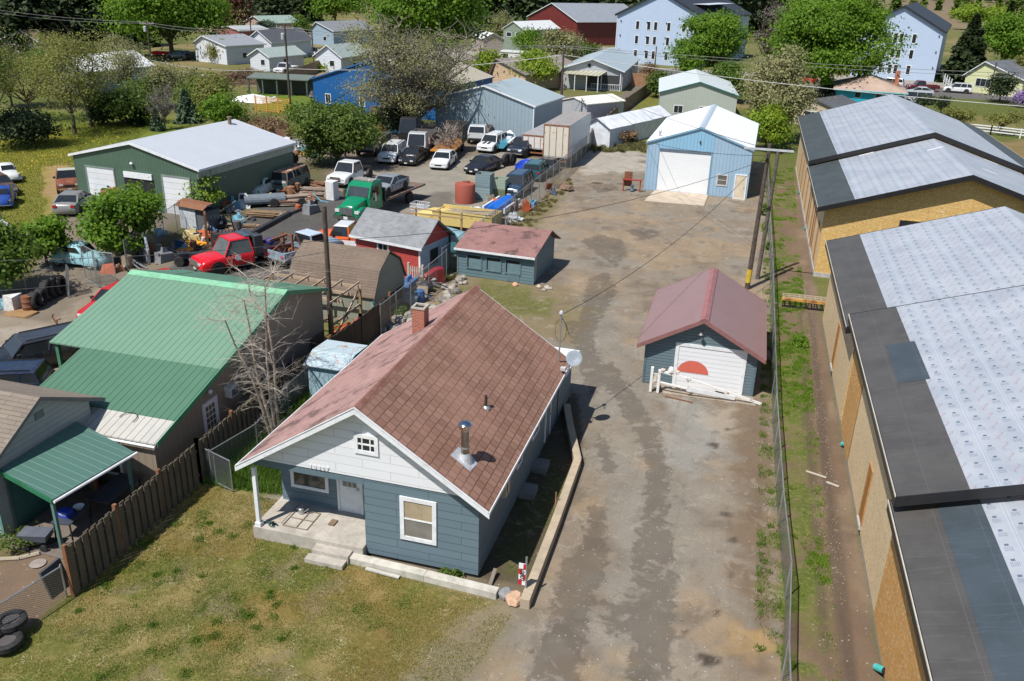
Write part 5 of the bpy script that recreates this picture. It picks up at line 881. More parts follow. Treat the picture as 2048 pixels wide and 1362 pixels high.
for k in range(2): p = at(28-k*12, 1266+k*30); tyre(["top tyre with rim of the stack in the lower left corner", "middle tyre of the leaning stack in the lower left corner", "lowest tyre of the leaning stack in the lower left corner"][k], (p.x, p.y, .34-.22*k),   .43, .2, rim=True, grp="tyres in the lower left corner")
# ---------------------------------------------------------------- gambrel shed, rafters, red shed
gs = thing("gambrel_shed", "grey-green gambrel shed with curved brown shingled roof", "shed", (-18.95, 40.95, 0), R(-2)); prof = [(-.12, 1.42), (.62, 2.72), (2.0, 3.5), (3.38, 2.72), (4.12, 1.42)]; L_ = 5.15
b = MB(); b.poly([(0, 0, 0), (0, 4, 0), (0, 4, 1.5), (0, 3.38, 2.66), (0, 2, 3.42), (0, .62, 2.66), (0, 0, 1.5)]); b.poly([(-L_, 0, 0), (0, 0, 0), (0, 0, 1.5), (-L_, 0, 1.5)]); b.poly([(0, 4, 0), (-L_, 4, 0), (-L_, 4, 1.5), (0, 4, 1.5)]); b.build("wall", lap((.25, .26, .21), 1.2, .2, .05, .7, .1, .7), gs)
GRF = shingle((.165, .125, .098), (.2, .155, .12), (.09, .07, .055), .8, .15, .012)
b = MB()
for (ya, za_), (yb, zb_) in zip(prof, prof[1:]): b.hexa([(-L_-.15, ya, za_), (.1, ya, za_), (.1, yb, zb_), (-L_-.15, yb, zb_)], [(-L_-.15, ya, za_+.07), (.1, ya, za_+.07), (.1, yb, zb_+.07), (-L_-.15, yb, zb_+.07)])
b.build("roof", GRF, gs); MB().box(0, .02, 1.3, 3.6, .3, 1.0).build("dark_opening", DARK, gs); MB().box(-.1, .03, -.03, .0, 0, 1.5).build("corner_board", plain((.16, .4, .45), .6), gs)
rt = thing("rafter_frame", "open pale timber frame of rafters behind the green workshop roof", "frame", (-24.5, 36.6, 0)); RW = wood((.45, .34, .24), .2)
for i in range(4): MB().bar((0, i*1.15, 2.45), (5.3, i*1.15-.1, 2.35), .06, .16).build("beam", RW, rt)
for i in range(6): MB().bar((.2+i*.98, -.1, 2.56), (.2+i*.98, 3.6, 2.56), .05, .1).build("rafter", RW, rt)
for p in ((5.2, 0), (5.2, 3.4), (2.6, 3.4), (0, 3.4)): MB().box(p[0]-.06, p[0]+.06, p[1]-.06, p[1]+.06, 0, 2.36).build("post", wood((.3, .2, .1)), rt)
MB().bar((5.2, .2, .6), (5.2, 3.2, 2.2), .05, .12).bar((5.2, .2, 1.4), (5.2, 3.3, 1.4), .05, .12).build("brace", RW, rt)
for i, (x, y, c, r_) in enumerate(((-19.6, 38.0, (.5, .12, .03), 20), (-19.9, 38.6, (.45, .1, .03), -30), (-19.3, 38.9, (.4, .06, .03), 50))): tag(MB().bar((-.5, 0, .3), (.6, .2, .85), .22, .1).bar((-.3, .2, .1), (.2, .1, .6), .2, .08).build("plough_blade", rusty(c, .4), None, loc=(x, y, 0), rz=R(r_)), ["orange rusty plough blade nearest the bare pole", "orange plough blade in the middle of the three under the rafters", "dark red plough blade farthest right under the rafters"][i], "plough blade", "plough blades under the rafters")
rs = thing("red_shed", "red painted shed with grey shingled roof and white corner trim", "shed", (-24.0, 49.35, 0), R(-12.5)); RS = lap((.42, .06, .05), .15, 40, .05, .6, .15, .6); rw, rl_ = 5.0, 3.3
Mx = Matrix(((1, 0, 0, 0), (0, 1, 0, 0), (0, 0, 1, 0), (0, 0, 0, 1))); he, hr_ = 2.25, 3.5; 
b = MB(); b.poly([(0, 0, 0), (rw, 0, 0), (rw, 0, he), (0, 0, he)]); b.poly([(rw, rl_, 0), (0, rl_, 0), (0, rl_, he), (rw, rl_, he)]); b.poly([(0, rl_, 0), (0, 0, 0), (0, 0, he), (0, rl_/2, hr_), (0, rl_, he)]); b.k = 1; b.poly([(rw, 0, 0), (rw, rl_, 0), (rw, rl_, he-.1), (rw, 0, he-.1)]); b.k = 0; b.poly([(rw, 0, he-.1), (rw, rl_, he-.1), (rw, rl_, he), (rw, rl_/2, hr_), (rw, 0, he)]); b.build("wall", [RS, lap((.35, .45, .52), .18, 30, .1, .7, .5, .4)], rs)
GS = shingle((.2, .21, .22), (.27, .285, .3), (.13, .13, .13), .33, .12, .006, .35, patch=(.12, .12, .11))
for y0, y1, z0, z1 in ((-.28, rl_/2, he-.12, hr_+.04), (rl_/2, rl_+.3, hr_+.04, he-.1)): slope(rs, "roof_slope", GS, -.25, rw+.3, y0, y1, z0+.09, z1+.09, .09)
MB().box(-.25, rw+.3, -.3, -.28, he-.17, he-.02).build("fascia", WHITE, rs); Mr = FM('front', rw, rl_); window(rs, Mr, 1.75, 2.65, 1.05, 2.05, mull=1, fw=.1); MB(Mr).box(0, .09, 0, .03, 0, he-.1).box(rw-.11, rw+.02, 0, .03, 0, he-.1).build("corner_board", WHITE, rs); MB(FM('right', rw, rl_)).box(1.1, 2.0, .005, .02, .75, 1.75).build("window_opening", DARK, rs); MB().box(rw, rw+.1, rl_, rl_+.08, 0, he).build("back_post", DARK, rs)
for k in range(2): tyre(["upper black tyre hung before the red shed wall", "lower black tyre stacked before the red shed wall"][k], (-22.9, 48.3, 1.25-.26*k), .42, .26, grp="tyres at the red shed wall", rim=False)
MB().box(-.4, .5, -.3, .3, 0, .98).build("crate", wood((.1, .08, .07)), None, loc=(-22.9, 48.3, 0)); tag(COL.objects[-1], "dark wooden crate carrying the tyres at the red shed", "crate")
# ---------------------------------------------------------------- green metal shop with three bays
gsx = gable("metal_workshop", "dark green three-bay metal workshop with silvery white roof beside the meadow", "workshop", (-51.9, 57.15, 0), R(-4.5), 11.9, 12.6, 3.65, 5.05, ribbed((.07, .125, .088), .3, .05, .5, 0, .5, 0, .08, .15, .4), ribbed((.55, .58, .62), .34, .07, .6, 0, .4, .1, .04, .08, .5), ov=.3, rov=.15, trim=WHITE, tw=.16)
Mq = FM('front', 11.9, 12.6)
for k, (a0, a1) in enumerate(((1.1, 4.0), (4.85, 7.75), (8.5, 11.2))):
    z1 = 3.0
    if k != 1: door(gsx, Mq, a0, a1, 0, z1, mat=ribbed((.68, .7, .72), .45, .03, .7, 1), fr=plain((.2, .24, .22), .6), fw=.12, handle=False, name="bay_door", proud=.02)
    else:
        o = MB(Mq).box(a0, a1, .01, .02, 0, z1-.5).build("open_bay", DARK, gsx); MB(Mq).box(a0+.1, a1-.1, .02, .12, z1-.55, z1-.1).build("rolled_door", WHITE, o)
MB(Mq).lathe((5.9, .15, 3.5), [(.08, 0), (.14, .08), (.06, .2)], 8).build("flood_lamp", WHITE, gsx); MB().lathe((6.6, 11.2, 4.85), [(.16, 0), (.16, .7), (.22, .75), (.22, .85)], 10).build("roof_vent", plain((.2, .15, .1), .6), gsx)
MB(FM('right', 11.9, 12.6)).box(0, 12.6, 0, .03, 2.95, 3.55).build("wall_band", plain((.36, .39, .33), .6), gsx)
# ---------------------------------------------------------------- buildings farther back, placed by their front wall
def front(name, label, cat, pl, pr, ht, ha, depth, wm, rm, xr=.5, **k):
    a, c = at(*pl), at(*pr); w_ = (c-a).length; rz = math.atan2(c.y-a.y, c.x-a.x); return gable(name, label, cat, a, rz, w_, depth, ht, ha, wm, rm, xr=w_*xr, **k), w_
GM = gable("metal_building", "grey-blue metal building with pale roof behind the parked trucks", "building", (-37.45, 100.1, 0), R(-6.7), 12.6, 9.6, 3.9, 5.7, ribbed((.3, .39, .45), .45, .04, .6, 0, .45, .1, .05, .12, .4), ribbed((.42, .5, .52), .4, .03, .85, 0, .4, .2, .04, .1, .3), ov=.2, rov=.2, trim=WHITE)
MB(FM('front', 12.6, 9)).box(12.5, 12.62, 0, .08, 0, 3.9).build("corner_trim", WHITE, GM)
BH = gable("metal_hall", "large bright blue metal hall behind the big olive tree", "hall", (-58.7, 109.9, 0), R(-6.7), 19, 17, 3.9, 6.9, ribbed((.012, .105, .32), .4, .04, .6, 0, .45, 0, .05, .05, .4), ribbed((.45, .4, .3), .4, .03, .85, 0, .4, 0, .1, .3), ov=.2, rov=.2, trim=plain((.03, .12, .3), .5))
for a in (1.9, 7.2): window(BH, FM('front', 19, 17), a, a+.9, .9, 2.2, mull=1, rail=False)
TB, tw_ = front("metal_building", "pale grey-green metal building with two windows behind the light blue barn", "building", (1316, 240), (1468, 248), 3.6, 5.1, 17, ribbed((.42, .46, .42), .4, .04, .75, 0, .5, 0, .05, .1, .3), ribbed((.62, .67, .66), .4, .03, .88, 0, .4, .1, .03, .05), ov=.25, rov=.2, trim=plain((.03, .14, .13), .5))
for a in (1.9, 5.3): window(TB, FM('front', 1, 1), a, a+1.3, 1.0, 2.1, mull=1, rail=False)
BG, bw_ = front("bungalow", "grey bungalow with light metal roof and railed front porch", "bungalow", (1122, 176), (1243, 183), 3.2, 4.9, 26, lap((.42, .44, .46), .3, 30, .04), ribbed((.42, .5, .53), .45, .03, .8, 0, .4, .2, .03, .05), ov=.35, rov=.5, trim=WHITE)
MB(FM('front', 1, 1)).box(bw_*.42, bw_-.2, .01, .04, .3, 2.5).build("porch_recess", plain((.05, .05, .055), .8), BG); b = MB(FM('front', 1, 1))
for a in (.42, .66, .97): b.box(bw_*a-.08, bw_*a+.08, .05, .2, 0, 3.0)
b.build("porch_post", WHITE, BG); b = MB(FM('front', 1, 1)); b.box(bw_*.5, bw_*.97, .22, .28, 1.0, 1.08)
for k in range(18): b.box(bw_*.5+k*.3, bw_*.5+k*.3+.05, .22, .26, .3, 1.0)
b.build("railing", WHITE, BG); MB(FM('front', 1, 1)).lathe((bw_*.45, .05, 3.9), [(.25, 0), (.3, .03)], 10, 'y').build("gable_vent", DARK, BG)
for a in range(3, 24, 5): window(BG, FM('right', bw_, 26), a, a+1, 1, 2.2, rail=False)
t = thing("pergola", "ramshackle pergola with striped yellowish roof panels beside the grey bungalow", "pergola", at(1128, 178), R(-10)); MB().hexa([(0, -1, 2.6), (6.5, -1, 2.6), (6.5, 3, 3.1), (0, 3, 3.1)], [(0, -1, 2.65), (6.5, -1, 2.65), (6.5, 3, 3.15), (0, 3, 3.15)]).build("roof_panel", ribbed((.45, .43, .33), .8, .2, .45, 0), t); b = MB()
for x in (.2, 2.2, 4.3, 6.3): b.box(x-.06, x+.06, -.9, -.78, 0, 2.6)
b.build("post", WHITE, t)
SG, _w = front("garage", "small white-roofed tan garage by the tall brown utility pole", "garage", (1122, 236), (1172, 246), 2.3, 2.9, 7, ribbed((.4, .42, .45), .3, .04, .7), plain((.7, .68, .6), .6), ov=.2, rov=.15)
def tent(lab, pl, pr, depth, he=2.0, ha=3.0):
    a, c = at(*pl), at(*pr); w_ = (c-a).length; rz = math.atan2(c.y-a.y, c.x-a.x); t = thing("canopy_tent", lab, "tent", a, rz); m = plain((.66, .69, .74), .6, 0, .12, 1.2, .1)
    MB().poly([(0, 0, 0), (w_, 0, 0), (w_, 0, he), (w_/2, 0, ha), (0, 0, he)]).poly([(0, depth, 0), (0, 0, 0), (0, 0, he), (0, depth, he)]).poly([(w_, 0, 0), (w_, depth, 0), (w_, depth, he), (w_, 0, he)]).build("tent_wall", m, t)
    for s in (0, 1):
        x = -.1 if s == 0 else w_+.1; b = MB(); n = 6
        for k in range(n): y0, y1 = -.2+k*(depth+.2)/n, -.2+(k+1)*(depth+.2)/n; b.poly([(x, y0, he), (w_/2, y0, ha+.03), (w_/2, y1-.03, ha+.03-.02*(k % 2)), (x, y1-.03, he-.04*(k % 2))][::1 if s == 0 else -1])
        b.build("tent_roof", m, t)
    MB().tube((-.1, -.22, he), (w_/2, -.22, ha+.05), .04).tube((w_/2, -.22, ha+.05), (w_+.1, -.22, he), .04).build("edge_pole", STEEL, t)
tent("long white fabric garage tent beside the brown board fence", (1166, 288), (1218, 296), 15, 2.1, 3.1)
def apartment(lab, pl, pr, ht, ha, depth, cols, sx=(.28, .42, .5, .65)):
    t, w_ = front("apartment_block", lab, "building", pl, pr, ht, ha, depth, ribbed((.43, .53, .68), .45, .03, .85, 0, .5, 0, .03, .05, .3), plain((.03, .035, .045), .6), ov=.5, rov=.5, ovb=.5, trim=plain((.02, .025, .03), .5), tw=.35)
    for r in range(3):
        for c in cols:
            if c*w_ < w_: window(t, FM('front', 1, 1), c*w_, c*w_+.95, 1.0+r*3.0, 2.9+r*3.0, fw=.13, rail=False)
        for c in (.04, .35, .57, .95): MB(FM('front', 1, 1)).box(c*w_, c*w_+.22, 0, .2, 2.55+r*3, 2.8+r*3).build("wall_light", DARK, t)
    MB().box(-.05, .1, -.1, .1, 0, ht).build("corner_trim", WHITE, t); return t, w_
A1, aw = apartment("white three-storey apartment block with dark roof left of the two maples", (1229, 123), (1400, 136), 10.1, 14.9, 38, (.22, .35, .43, .58, .75)); 
A2, aw2 = apartment("white three-storey apartment block with dark roof right of the giant maple", (1700, 152), (1867, 164), 9.6, 13.9, 40, (.2, .32, .43, .5, .65))
slope(A1, "roof_dormer", plain((.5, .55, .6), .5), aw*.62, aw*.95, 6, 26, 12.6, 12.6); 
RB, _w = front("red_barn", "dark red barn with grey metal roof before the conifer hillside", "barn", (1056, 78), (1152, 92), 6.2, 10.2, 24, ribbed((.15, .02, .02), .5, .04, .6), ribbed((.25, .27, .3), .5, .03, .8), ov=.6, rov=.4, trim=WHITE); door(RB, FM('front', 1, 1), _w*.3, _w*.46, 0, 4.5, handle=False, name="barn_door")
_p, _w = front("house", "sage green two-storey house with white metal roof left of the red barn", "house", (1006, 104), (1046, 108), 5.4, 7.0, 14, lap((.2, .25, .19), .3, 30), plain((.6, .62, .62), .5), ov=.4, rov=.3)
for a in (.15, .6): window(_p, FM('front', 1, 1), _w*a, _w*a+1.6, 3.6, 4.7, rail=False)
_p, _w = front("storage_shed", "low white-roofed shed left of the sage green house", "shed", (966, 104), (1005, 104), 3.0, 4.2, 9, plain((.35, .3, .25), .8), plain((.6, .6, .6), .6), ov=.3)
_p, _w = front("house", "tan house with grey-brown hip roof behind the grey metal building", "house", (985, 172), (1050, 182), 2.6, 4.4, 15, lap((.5, .36, .24), .3, 30), shingle((.22, .19, .18), (.26, .23, .21), (.15, .13, .12)), xr=.12, ov=.5, rov=.4)
th_ = thing("house", "turquoise house with low tan hip roof and brick chimney beyond the new building", "house", at(1669, 213), R(-3)); w_, l_ = 9.6, 11.5; MB().box(0, w_, 0, l_, 0, 2.75).build("wall", lap((.015, .33, .45), .2, 30, .04, .6, .05, .7), th_)
b = MB(); e = .6; q = [(-e, -e, 2.7), (w_+e, -e, 2.7), (w_+e, l_+e, 2.7), (-e, l_+e, 2.7)]; r0, r1 = (w_/2, 4.2, 4.5), (w_/2, l_-4, 4.5); b.poly([q[0], q[1], r0]); b.poly([q[1], q[2], r1, r0]); b.poly([q[2], q[3], r1]); b.poly([q[3], q[0], r0, r1]); b.build("roof", shingle((.38, .28, .22), (.44, .33, .27), (.3, .22, .18)), th_); MB().box(-e, w_+e, -e-.03, -e, 2.55, 2.72).build("fascia", plain((.2, .5, .55), .5), th_); MB().box(w_-1.3, w_-.6, 5.2, 5.9, 2.9, 5.4).build("chimney", plain((.42, .17, .1), .8), th_)
for a in (2.6, 5.6): window(th_, FM('front', 1, 1), a, a+1.0, 1.5, 2.4, rail=False, fr=plain((.3, .5, .55), .5))
_p, _w = front("house", "low dark-roofed cream outbuilding beside the tarp-covered trailer", "house", (1575, 246), (1680, 262), 2.3, 3.5, 7, lap((.45, .38, .28), .25, 30), shingle((.085, .09, .1), (.11, .115, .125), (.06, .06, .065)), ov=.5, rov=.3, xr=.45); window(_p, FM('front', 1, 1), _w*.3, _w*.3+1.9, .9, 2.0, mull=1, rail=False)
yh, _w = front("cottage", "pale yellow cottage with dark roof and white gabled entry by the road", "cottage", (1925, 182), (2040, 196), 3.0, 5.4, 11, lap((.58, .6, .34), .25, 30, .04), shingle((.11, .12, .14), (.15, .16, .18), (.08, .08, .09)), xr=.3, ov=.5, rov=.4, trim=WHITE)
window(yh, FM('front', 1, 1), 2.0, 4.8, 1.1, 2.6, mull=2, rail=False); door(yh, FM('front', 1, 1), 6.6, 7.7, .3, 2.6); MB(FM('front', 1, 1)).prism([(5.9, 1.2, 2.9), (8.4, 1.2, 2.9), (7.15, 1.2, 3.7)], (0, -1.2, 0)).box(6.0, 6.15, 1.0, 1.15, 0, 2.9).box(8.15, 8.3, 1.0, 1.15, 0, 2.9).build("entry_porch", WHITE, yh)
_p, _w = front("carport", "dark open carport behind the yellow cottage", "carport", (1884, 160), (1912, 163), 2.6, 2.9, 6, DARK, plain((.3, .3, .3), .7), ov=.3)
for lab, pl, pr, he, ha, d, wc, rc, xr in (("white outbuilding with grey hip roof behind the small tree, far left group", (393, 122), (455, 130), 3.4, 4.8, 9, (.6, .62, .66), (.25, .27, .3), .3), ("white cottage with dark roof standing behind the white garages", (497, 118), (545, 122), 3.6, 5.6, 13, (.62, .64, .68), (.09, .095, .11), .5), ("small white garage with pale green roof near the brush pile", (502, 140), (540, 144), 2.6, 3.8, 9, (.58, .6, .64), (.3, .36, .34), .5), ("small white cottage with gabled porch beside the drive, left of the blue hall", (632, 142), (683, 146), 2.8, 4.6, 10, (.62, .65, .7), (.3, .36, .35), .5), ("blue-grey house with long grey roof at the far left field", (622, 88), (668, 92), 3.4, 5.2, 16, (.28, .38, .48), (.2, .21, .23), .3), ("grey shed with red doors under the dark trees", (438, 84), (482, 90), 3.2, 3.9, 8, (.3, .1, .09), (.36, .38, .4), .5), ("pale green-roofed house half hidden under the conifers", (492, 66), (530, 70), 3, 4.6, 12, (.4, .3, .25), (.25, .33, .29), .5), ("brown-roofed house behind the thin trees at the left edge", (5, 108), (84, 113), 2.6, 4.6, 9, (.4, .36, .3), (.2, .13, .1), .6), ("white-roofed grey shed seen through the thin trees on the left", (110, 182), (180, 190), 3.2, 5.0, 12, (.28, .34, .42), (.62, .64, .66), .5)):
    _p, _w = front("house", lab, "house", pl, pr, he, ha, d, lap(wc, .3, 30, .03), plain(rc, .7, 0, .1), xr=xr, ov=.4, rov=.35, trim=WHITE); window(_p, FM('front', 1, 1), _w*.55, _w*.55+1.1, 1.0, 2.1, rail=False); window(_p, FM('right', _w, d), d*.4, d*.4+1.2, 1.0, 2.1, rail=False)
# shelters, tank, lattice fence, white rail fence
t = thing("open_shelter", "open dark timber shelter before the brush pile", "shelter", at(497, 188), R(8)); MB().hexa([(0, -.3, 2.3), (9.5, -.3, 2.3), (9.5, 3, 2.7), (0, 3, 2.7)], [(0, -.3, 2.42), (9.5, -.3, 2.42), (9.5, 3, 2.82), (0, 3, 2.82)]).build("roof", plain((.12, .15, .13), .8), t); b = MB()
for x in (.2, 2.4, 4.6, 6.8, 9.2): b.box(x-.1, x+.1, -.2, 0, 0, 2.3)
b.build("post", plain((.08, .11, .09), .8), t); MB().box(.3, 9.3, 2.5, 2.6, 0, 2.3).build("back_wall", plain((.1, .1, .08), .8), t)
t = thing("storage_tank", "white round storage tank among the bushes left of the shelter", "tank", at(398, 186)); MB().lathe((0, 0, 0), [(1.7, 0), (1.7, 2.2), (1.5, 2.4), (.5, 2.7), (.1, 2.75)], 24).build("tank_shell", WHITE, t, smooth=2)
lf = thing("lattice_fence", "orange wooden lattice fence along the green lawn", "fence", at(512, 222)); d = at(580, 229)-at(512, 222); b = MB(); n = d.normalized(); Ld = d.length; OW = plain((.6, .32, .05), .7)
for k in range(int(Ld/.22)): b.bar(n*k*.22, n*k*.22+Vector((0, 0, 1.9)), .05, .03)
for z in (.2, .5, .8, 1.1, 1.4, 1.7, 1.9): b.bar(Vector((0, 0, z)), n*Ld+Vector((0, 0, z)), .03, .05)
b.build("lattice", OW, lf)
for k in range(4): MB().box(n.x*Ld*k/3-.07, n.x*Ld*k/3+.07, n.y*Ld*k/3-.07, n.y*Ld*k/3+.07, 0, 2.05).build("post", OW, lf)
t = thing("tarp_cover", "bright white tarp spread over a low heap behind the lattice fence", "tarp", at(512, 203)); MB().loft([[(-3, -1.6, .05), (2.2, -2, .05), (2.8, 1, .05), (-1.6, 1.8, .05)], [(-2.2, -1, .7), (1.6, -1.2, .6), (1.8, .6, .7), (-1.2, 1.2, .8)], [(-.8, -.3, .95), (.6, -.3, .9), (.6, .2, .9), (-.6, .3, 1.0)]]).build("sheet", WHITE, t)
def railfence(lab, P, h=1.2, st=3.2, m=WHITE):
    P = [at(*q) for q in P]; o = P[0].copy(); t = thing("rail_fence", lab, "fence", o)
    for a, c in zip(P, P[1:]):
        a, c = a-o, c-o; nn = max(1, int((c-a).length/st)); b = MB()
        for z in (.45, .8, 1.12): b.bar(a+Vector((0, 0, z)), c+Vector((0, 0, z)), .04, .14)
        b.build("rail", m, t)
        for k in range(nn+1): q = a.lerp(c, k/nn); MB().box(q.x-.07, q.x+.07, q.y-.07, q.y+.07, 0, h+.05).build("post", m, t)
railfence("white three-rail fence behind the far unfinished building", [(1905, 262), (1980, 270), (2100, 284)]); railfence("white fence running from the apartment block to the road", [(1868, 150), (1900, 178)], 1.8)
bx = thing("brush_pile", "big heap of brown cut branches behind the shelter", "brush pile", at(500, 165)); b = MB(); q = random.Random(3)
for k in range(420):
    x, y = q.gauss(0, 5.0), q.gauss(0, 2.2); z = max(0, 2.2*math.exp(-(x*x/40+y*y/9))); a = q.uniform(0, PI); l = q.uniform(.6, 1.6); b.bar((x-l*math.cos(a), y-l*math.sin(a), z*q.uniform(.3, 1)), (x+l*math.cos(a), y+l*math.sin(a), z*q.uniform(.3, 1.15)), q.uniform(.05, .12))
b.build("branches", plain((.17, .11, .07), .9, 0, .3), bx)
# ---------------------------------------------------------------- vegetation
def leafquads(P, nrm, size, jit=.35, asp=1.25):
    n = len(P); s = size*rng.uniform(1-jit, 1+jit, n)[:, None]; r = rng.normal(size=(n, 3)); w = nrm*1.0+r*.55; w /= np.linalg.norm(w, axis=1)[:, None]+1e-9
    a = np.cross(w, rng.normal(size=(n, 3))); a /= np.linalg.norm(a, axis=1)[:, None]+1e-9; b = np.cross(w, a)
    V = np.stack([P-a*s*asp/2-b*s*.18, P+b*s/2*.9-a*s*.1, P+a*s*asp/2+b*s*.12, P-b*s/2*.9+a*s*.14], 1).reshape(-1, 3); return V
def crown_pts(rx, ry, rz_, cz, clumps, per, cs, shell=.55, seed=0, lump=.28, bottom=-1.0):
    if clumps >= 30:
        K = max(8, clumps//11); a = rng.normal(size=(K*4, 3)); a /= np.linalg.norm(a, axis=1)[:, None]; a = a[a[:, 2] > max(-.8, bottom-.15)][:K]; K = len(a); Lc = a*rng.uniform(.6, .82, K)[:, None]; Lr = rng.uniform(.3, .5, K); Lc = np.concatenate([Lc, [[0, 0, .05]]]); Lr = np.append(Lr, .72); K += 1
        k = rng.choice(K, clumps, p=Lr**2/np.sum(Lr**2)); d = rng.normal(size=(clumps, 3)); d[:, 2] += .25; d /= np.linalg.norm(d, axis=1)[:, None]; C = (Lc[k]+d*(Lr[k]*(shell+(1-shell)*rng.random(clumps)**.5))[:, None])*np.array([rx, ry, rz_])*1.06; C[:, 2] += cz
        i = np.repeat(np.arange(clumps), per); off = rng.normal(size=(len(i), 3))*cs*.8*np.array([1, 1, .55])*rng.uniform(.45, 1.3, clumps)[i][:, None]; P = C[i]+off; n = off/(cs+1e-9)*.6+d[i]*.6; n[:, 2] += .7; n /= np.linalg.norm(n, axis=1)[:, None]+1e-9; return P, n, C
    d = rng.normal(size=(clumps*3, 3)); d /= np.linalg.norm(d, axis=1)[:, None]; d = d[d[:, 2] > bottom][:clumps]; m = len(d)
    r = shell+(1-shell)*rng.random(m)**.5; lumpv = 1+lump*(np.sin(d[:, 0]*4.1+seed)*np.cos(d[:, 1]*3.7+seed*2)+.6*np.sin(d[:, 2]*5+seed*1.7+d[:, 0]*3))
    C = d*(r*lumpv)[:, None]*np.array([rx, ry, rz_]); C[:, 2] += cz; k = np.repeat(np.arange(m), per)
    off = rng.normal(size=(len(k), 3))*cs*np.array([1, 1, .6])*rng.uniform(.6, 1.3, m)[k][:, None]; P = C[k]+off; n = off/(cs+1e-9)*.6+d[k]*.5; n[:, 2] += .75; n /= np.linalg.norm(n, axis=1)[:, None]+1e-9
    return P, n, C
def limbs(h0, C, r0, mat, par, n=14, seed=0, twig=0, crook=.12, name="trunk", base_split=1):
    q = random.Random(seed); b = MB(); top = Vector((0, 0, h0)); b.path([(0, 0, -.2), (q.uniform(-.05, .05)*h0*.3, q.uniform(-.05, .05)*h0*.3, h0*.5), top], [r0*1.15, r0*.85, r0*.7], 8)
    idx = list(range(len(C))); q.shuffle(idx); tips = []
    for i in idx[:n]:
        c = Vector([float(v) for v in C[i]]); st = Vector((0, 0, h0*q.uniform(.6, 1))); pts = [st]; L = (c-st).length
        for k in (1, 2, 3): pts.append(st.lerp(c, k/3)+Vector((q.uniform(-1, 1), q.uniform(-1, 1), q.uniform(-.2, 1)))*L*crook*(1 if k < 3 else 0))
        rr = r0*q.uniform(.35, .55); b.path(pts, [rr, rr*.7, rr*.45, rr*.16], 5); tips += pts[1:]
        for k in range(twig):
            s = pts[q.choice((1, 2, 3))]; e = s+Vector((q.uniform(-1, 1), q.uniform(-1, 1), q.uniform(-.3, 1)))*L*.32; m_ = s.lerp(e, .5)+Vector((q.uniform(-1, 1), q.uniform(-1, 1), q.uniform(0, 1)))*L*.04; b.path([s, m_, e], [rr*.28, rr*.16, rr*.07], 4); tips.append(e)
            for j in range(2): e2 = m_+Vector((q.uniform(-1, 1), q.uniform(-1, 1), q.uniform(-.3, .8)))*L*.18; b.path([m_, e2], [rr*.12, rr*.05], 3)
    b.build(name, mat, par); return tips
LM = {'maple': leafmat((.06, .145, .012), (.2, .33, .028), .45), 'maple2': leafmat((.05, .11, .014), (.15, .23, .03), .4), 'lime': leafmat((.12, .22, .02), (.3, .38, .03), .4), 'olive': leafmat((.17, .17, .085), (.34, .34, .15), .4), 'olive2': leafmat((.12, .14, .035), (.28, .28, .07), .4),
      'dark': leafmat((.018, .032, .012), (.045, .07, .02), .15), 'mid': leafmat((.05, .095, .016), (.15, .21, .035), .35), 'purple': leafmat((.06, .02, .015), (.14, .05, .03), .2), 'pine': leafmat((.025, .045, .018), (.07, .1, .035), .15), 'blue': leafmat((.06, .1, .06), (.13, .19, .11), .2), 'brown': leafmat((.14, .09, .05), (.26, .17, .09), .2), 'straw': leafmat((.2, .19, .09), (.36, .36, .17), .35), 'greyb': plain((.16, .135, .12), .9, 0, .25, 5), 'lilac': leafmat((.16, .1, .26), (.35, .25, .5), .3), 'blossom': leafmat((.4, .42, .3), (.6, .62, .5), .3)}
def depth(p): return float((np.array([p.x, p.y, p.z-CAMZ]))@_f)
def tree(name, label, cx, by, ty, wpx, kind='maple', leaf=.35, clumps=60, per=60, cs=None, tr=.2, crown0=.2, bottom=-.6, group=None, shell=.5, barkm=None, nl=14, twig=0, lump=.28, tdx=0, cat="tree", kinds2=None, dd=1.0):
    p = at(cx, by); h = height(cx, by, ty); w = wpx*depth(p)/FPX; leaf *= .68 if leaf > .25 else .85; per = int(per*(1.9 if leaf > .18 else 1.3)); t = thing(name, label, cat, p, 0, group); rx = w/2; c0 = h*crown0; rz_ = (h-c0)/2; cz = c0+rz_; cs = cs or rx*.2
    P, n, C = crown_pts(rx-cs*.8, (rx-cs*.8)*dd, rz_-cs*.5, cz, clumps, per, cs, shell, cx*.37, lump, bottom); P[:, 2] = np.maximum(P[:, 2], .1); P[:, 0] += tdx*np.maximum(0, P[:, 2]/h)
    V = leafquads(P, n, leaf); npmesh("crown", V, np.arange(len(V)).reshape(-1, 4), LM[kind], t, np.repeat(np.clip(np.repeat(rng.random(len(C)), len(P)//len(C))*.6+rng.random(len(P))*.4, 0, 1), 4) if len(P) % len(C) == 0 else np.repeat(rng.random(len(P)), 4))
    if tr: limbs(c0+rz_*.35, C, tr, barkm or bark(), t, nl, int(cx), twig)
    return t
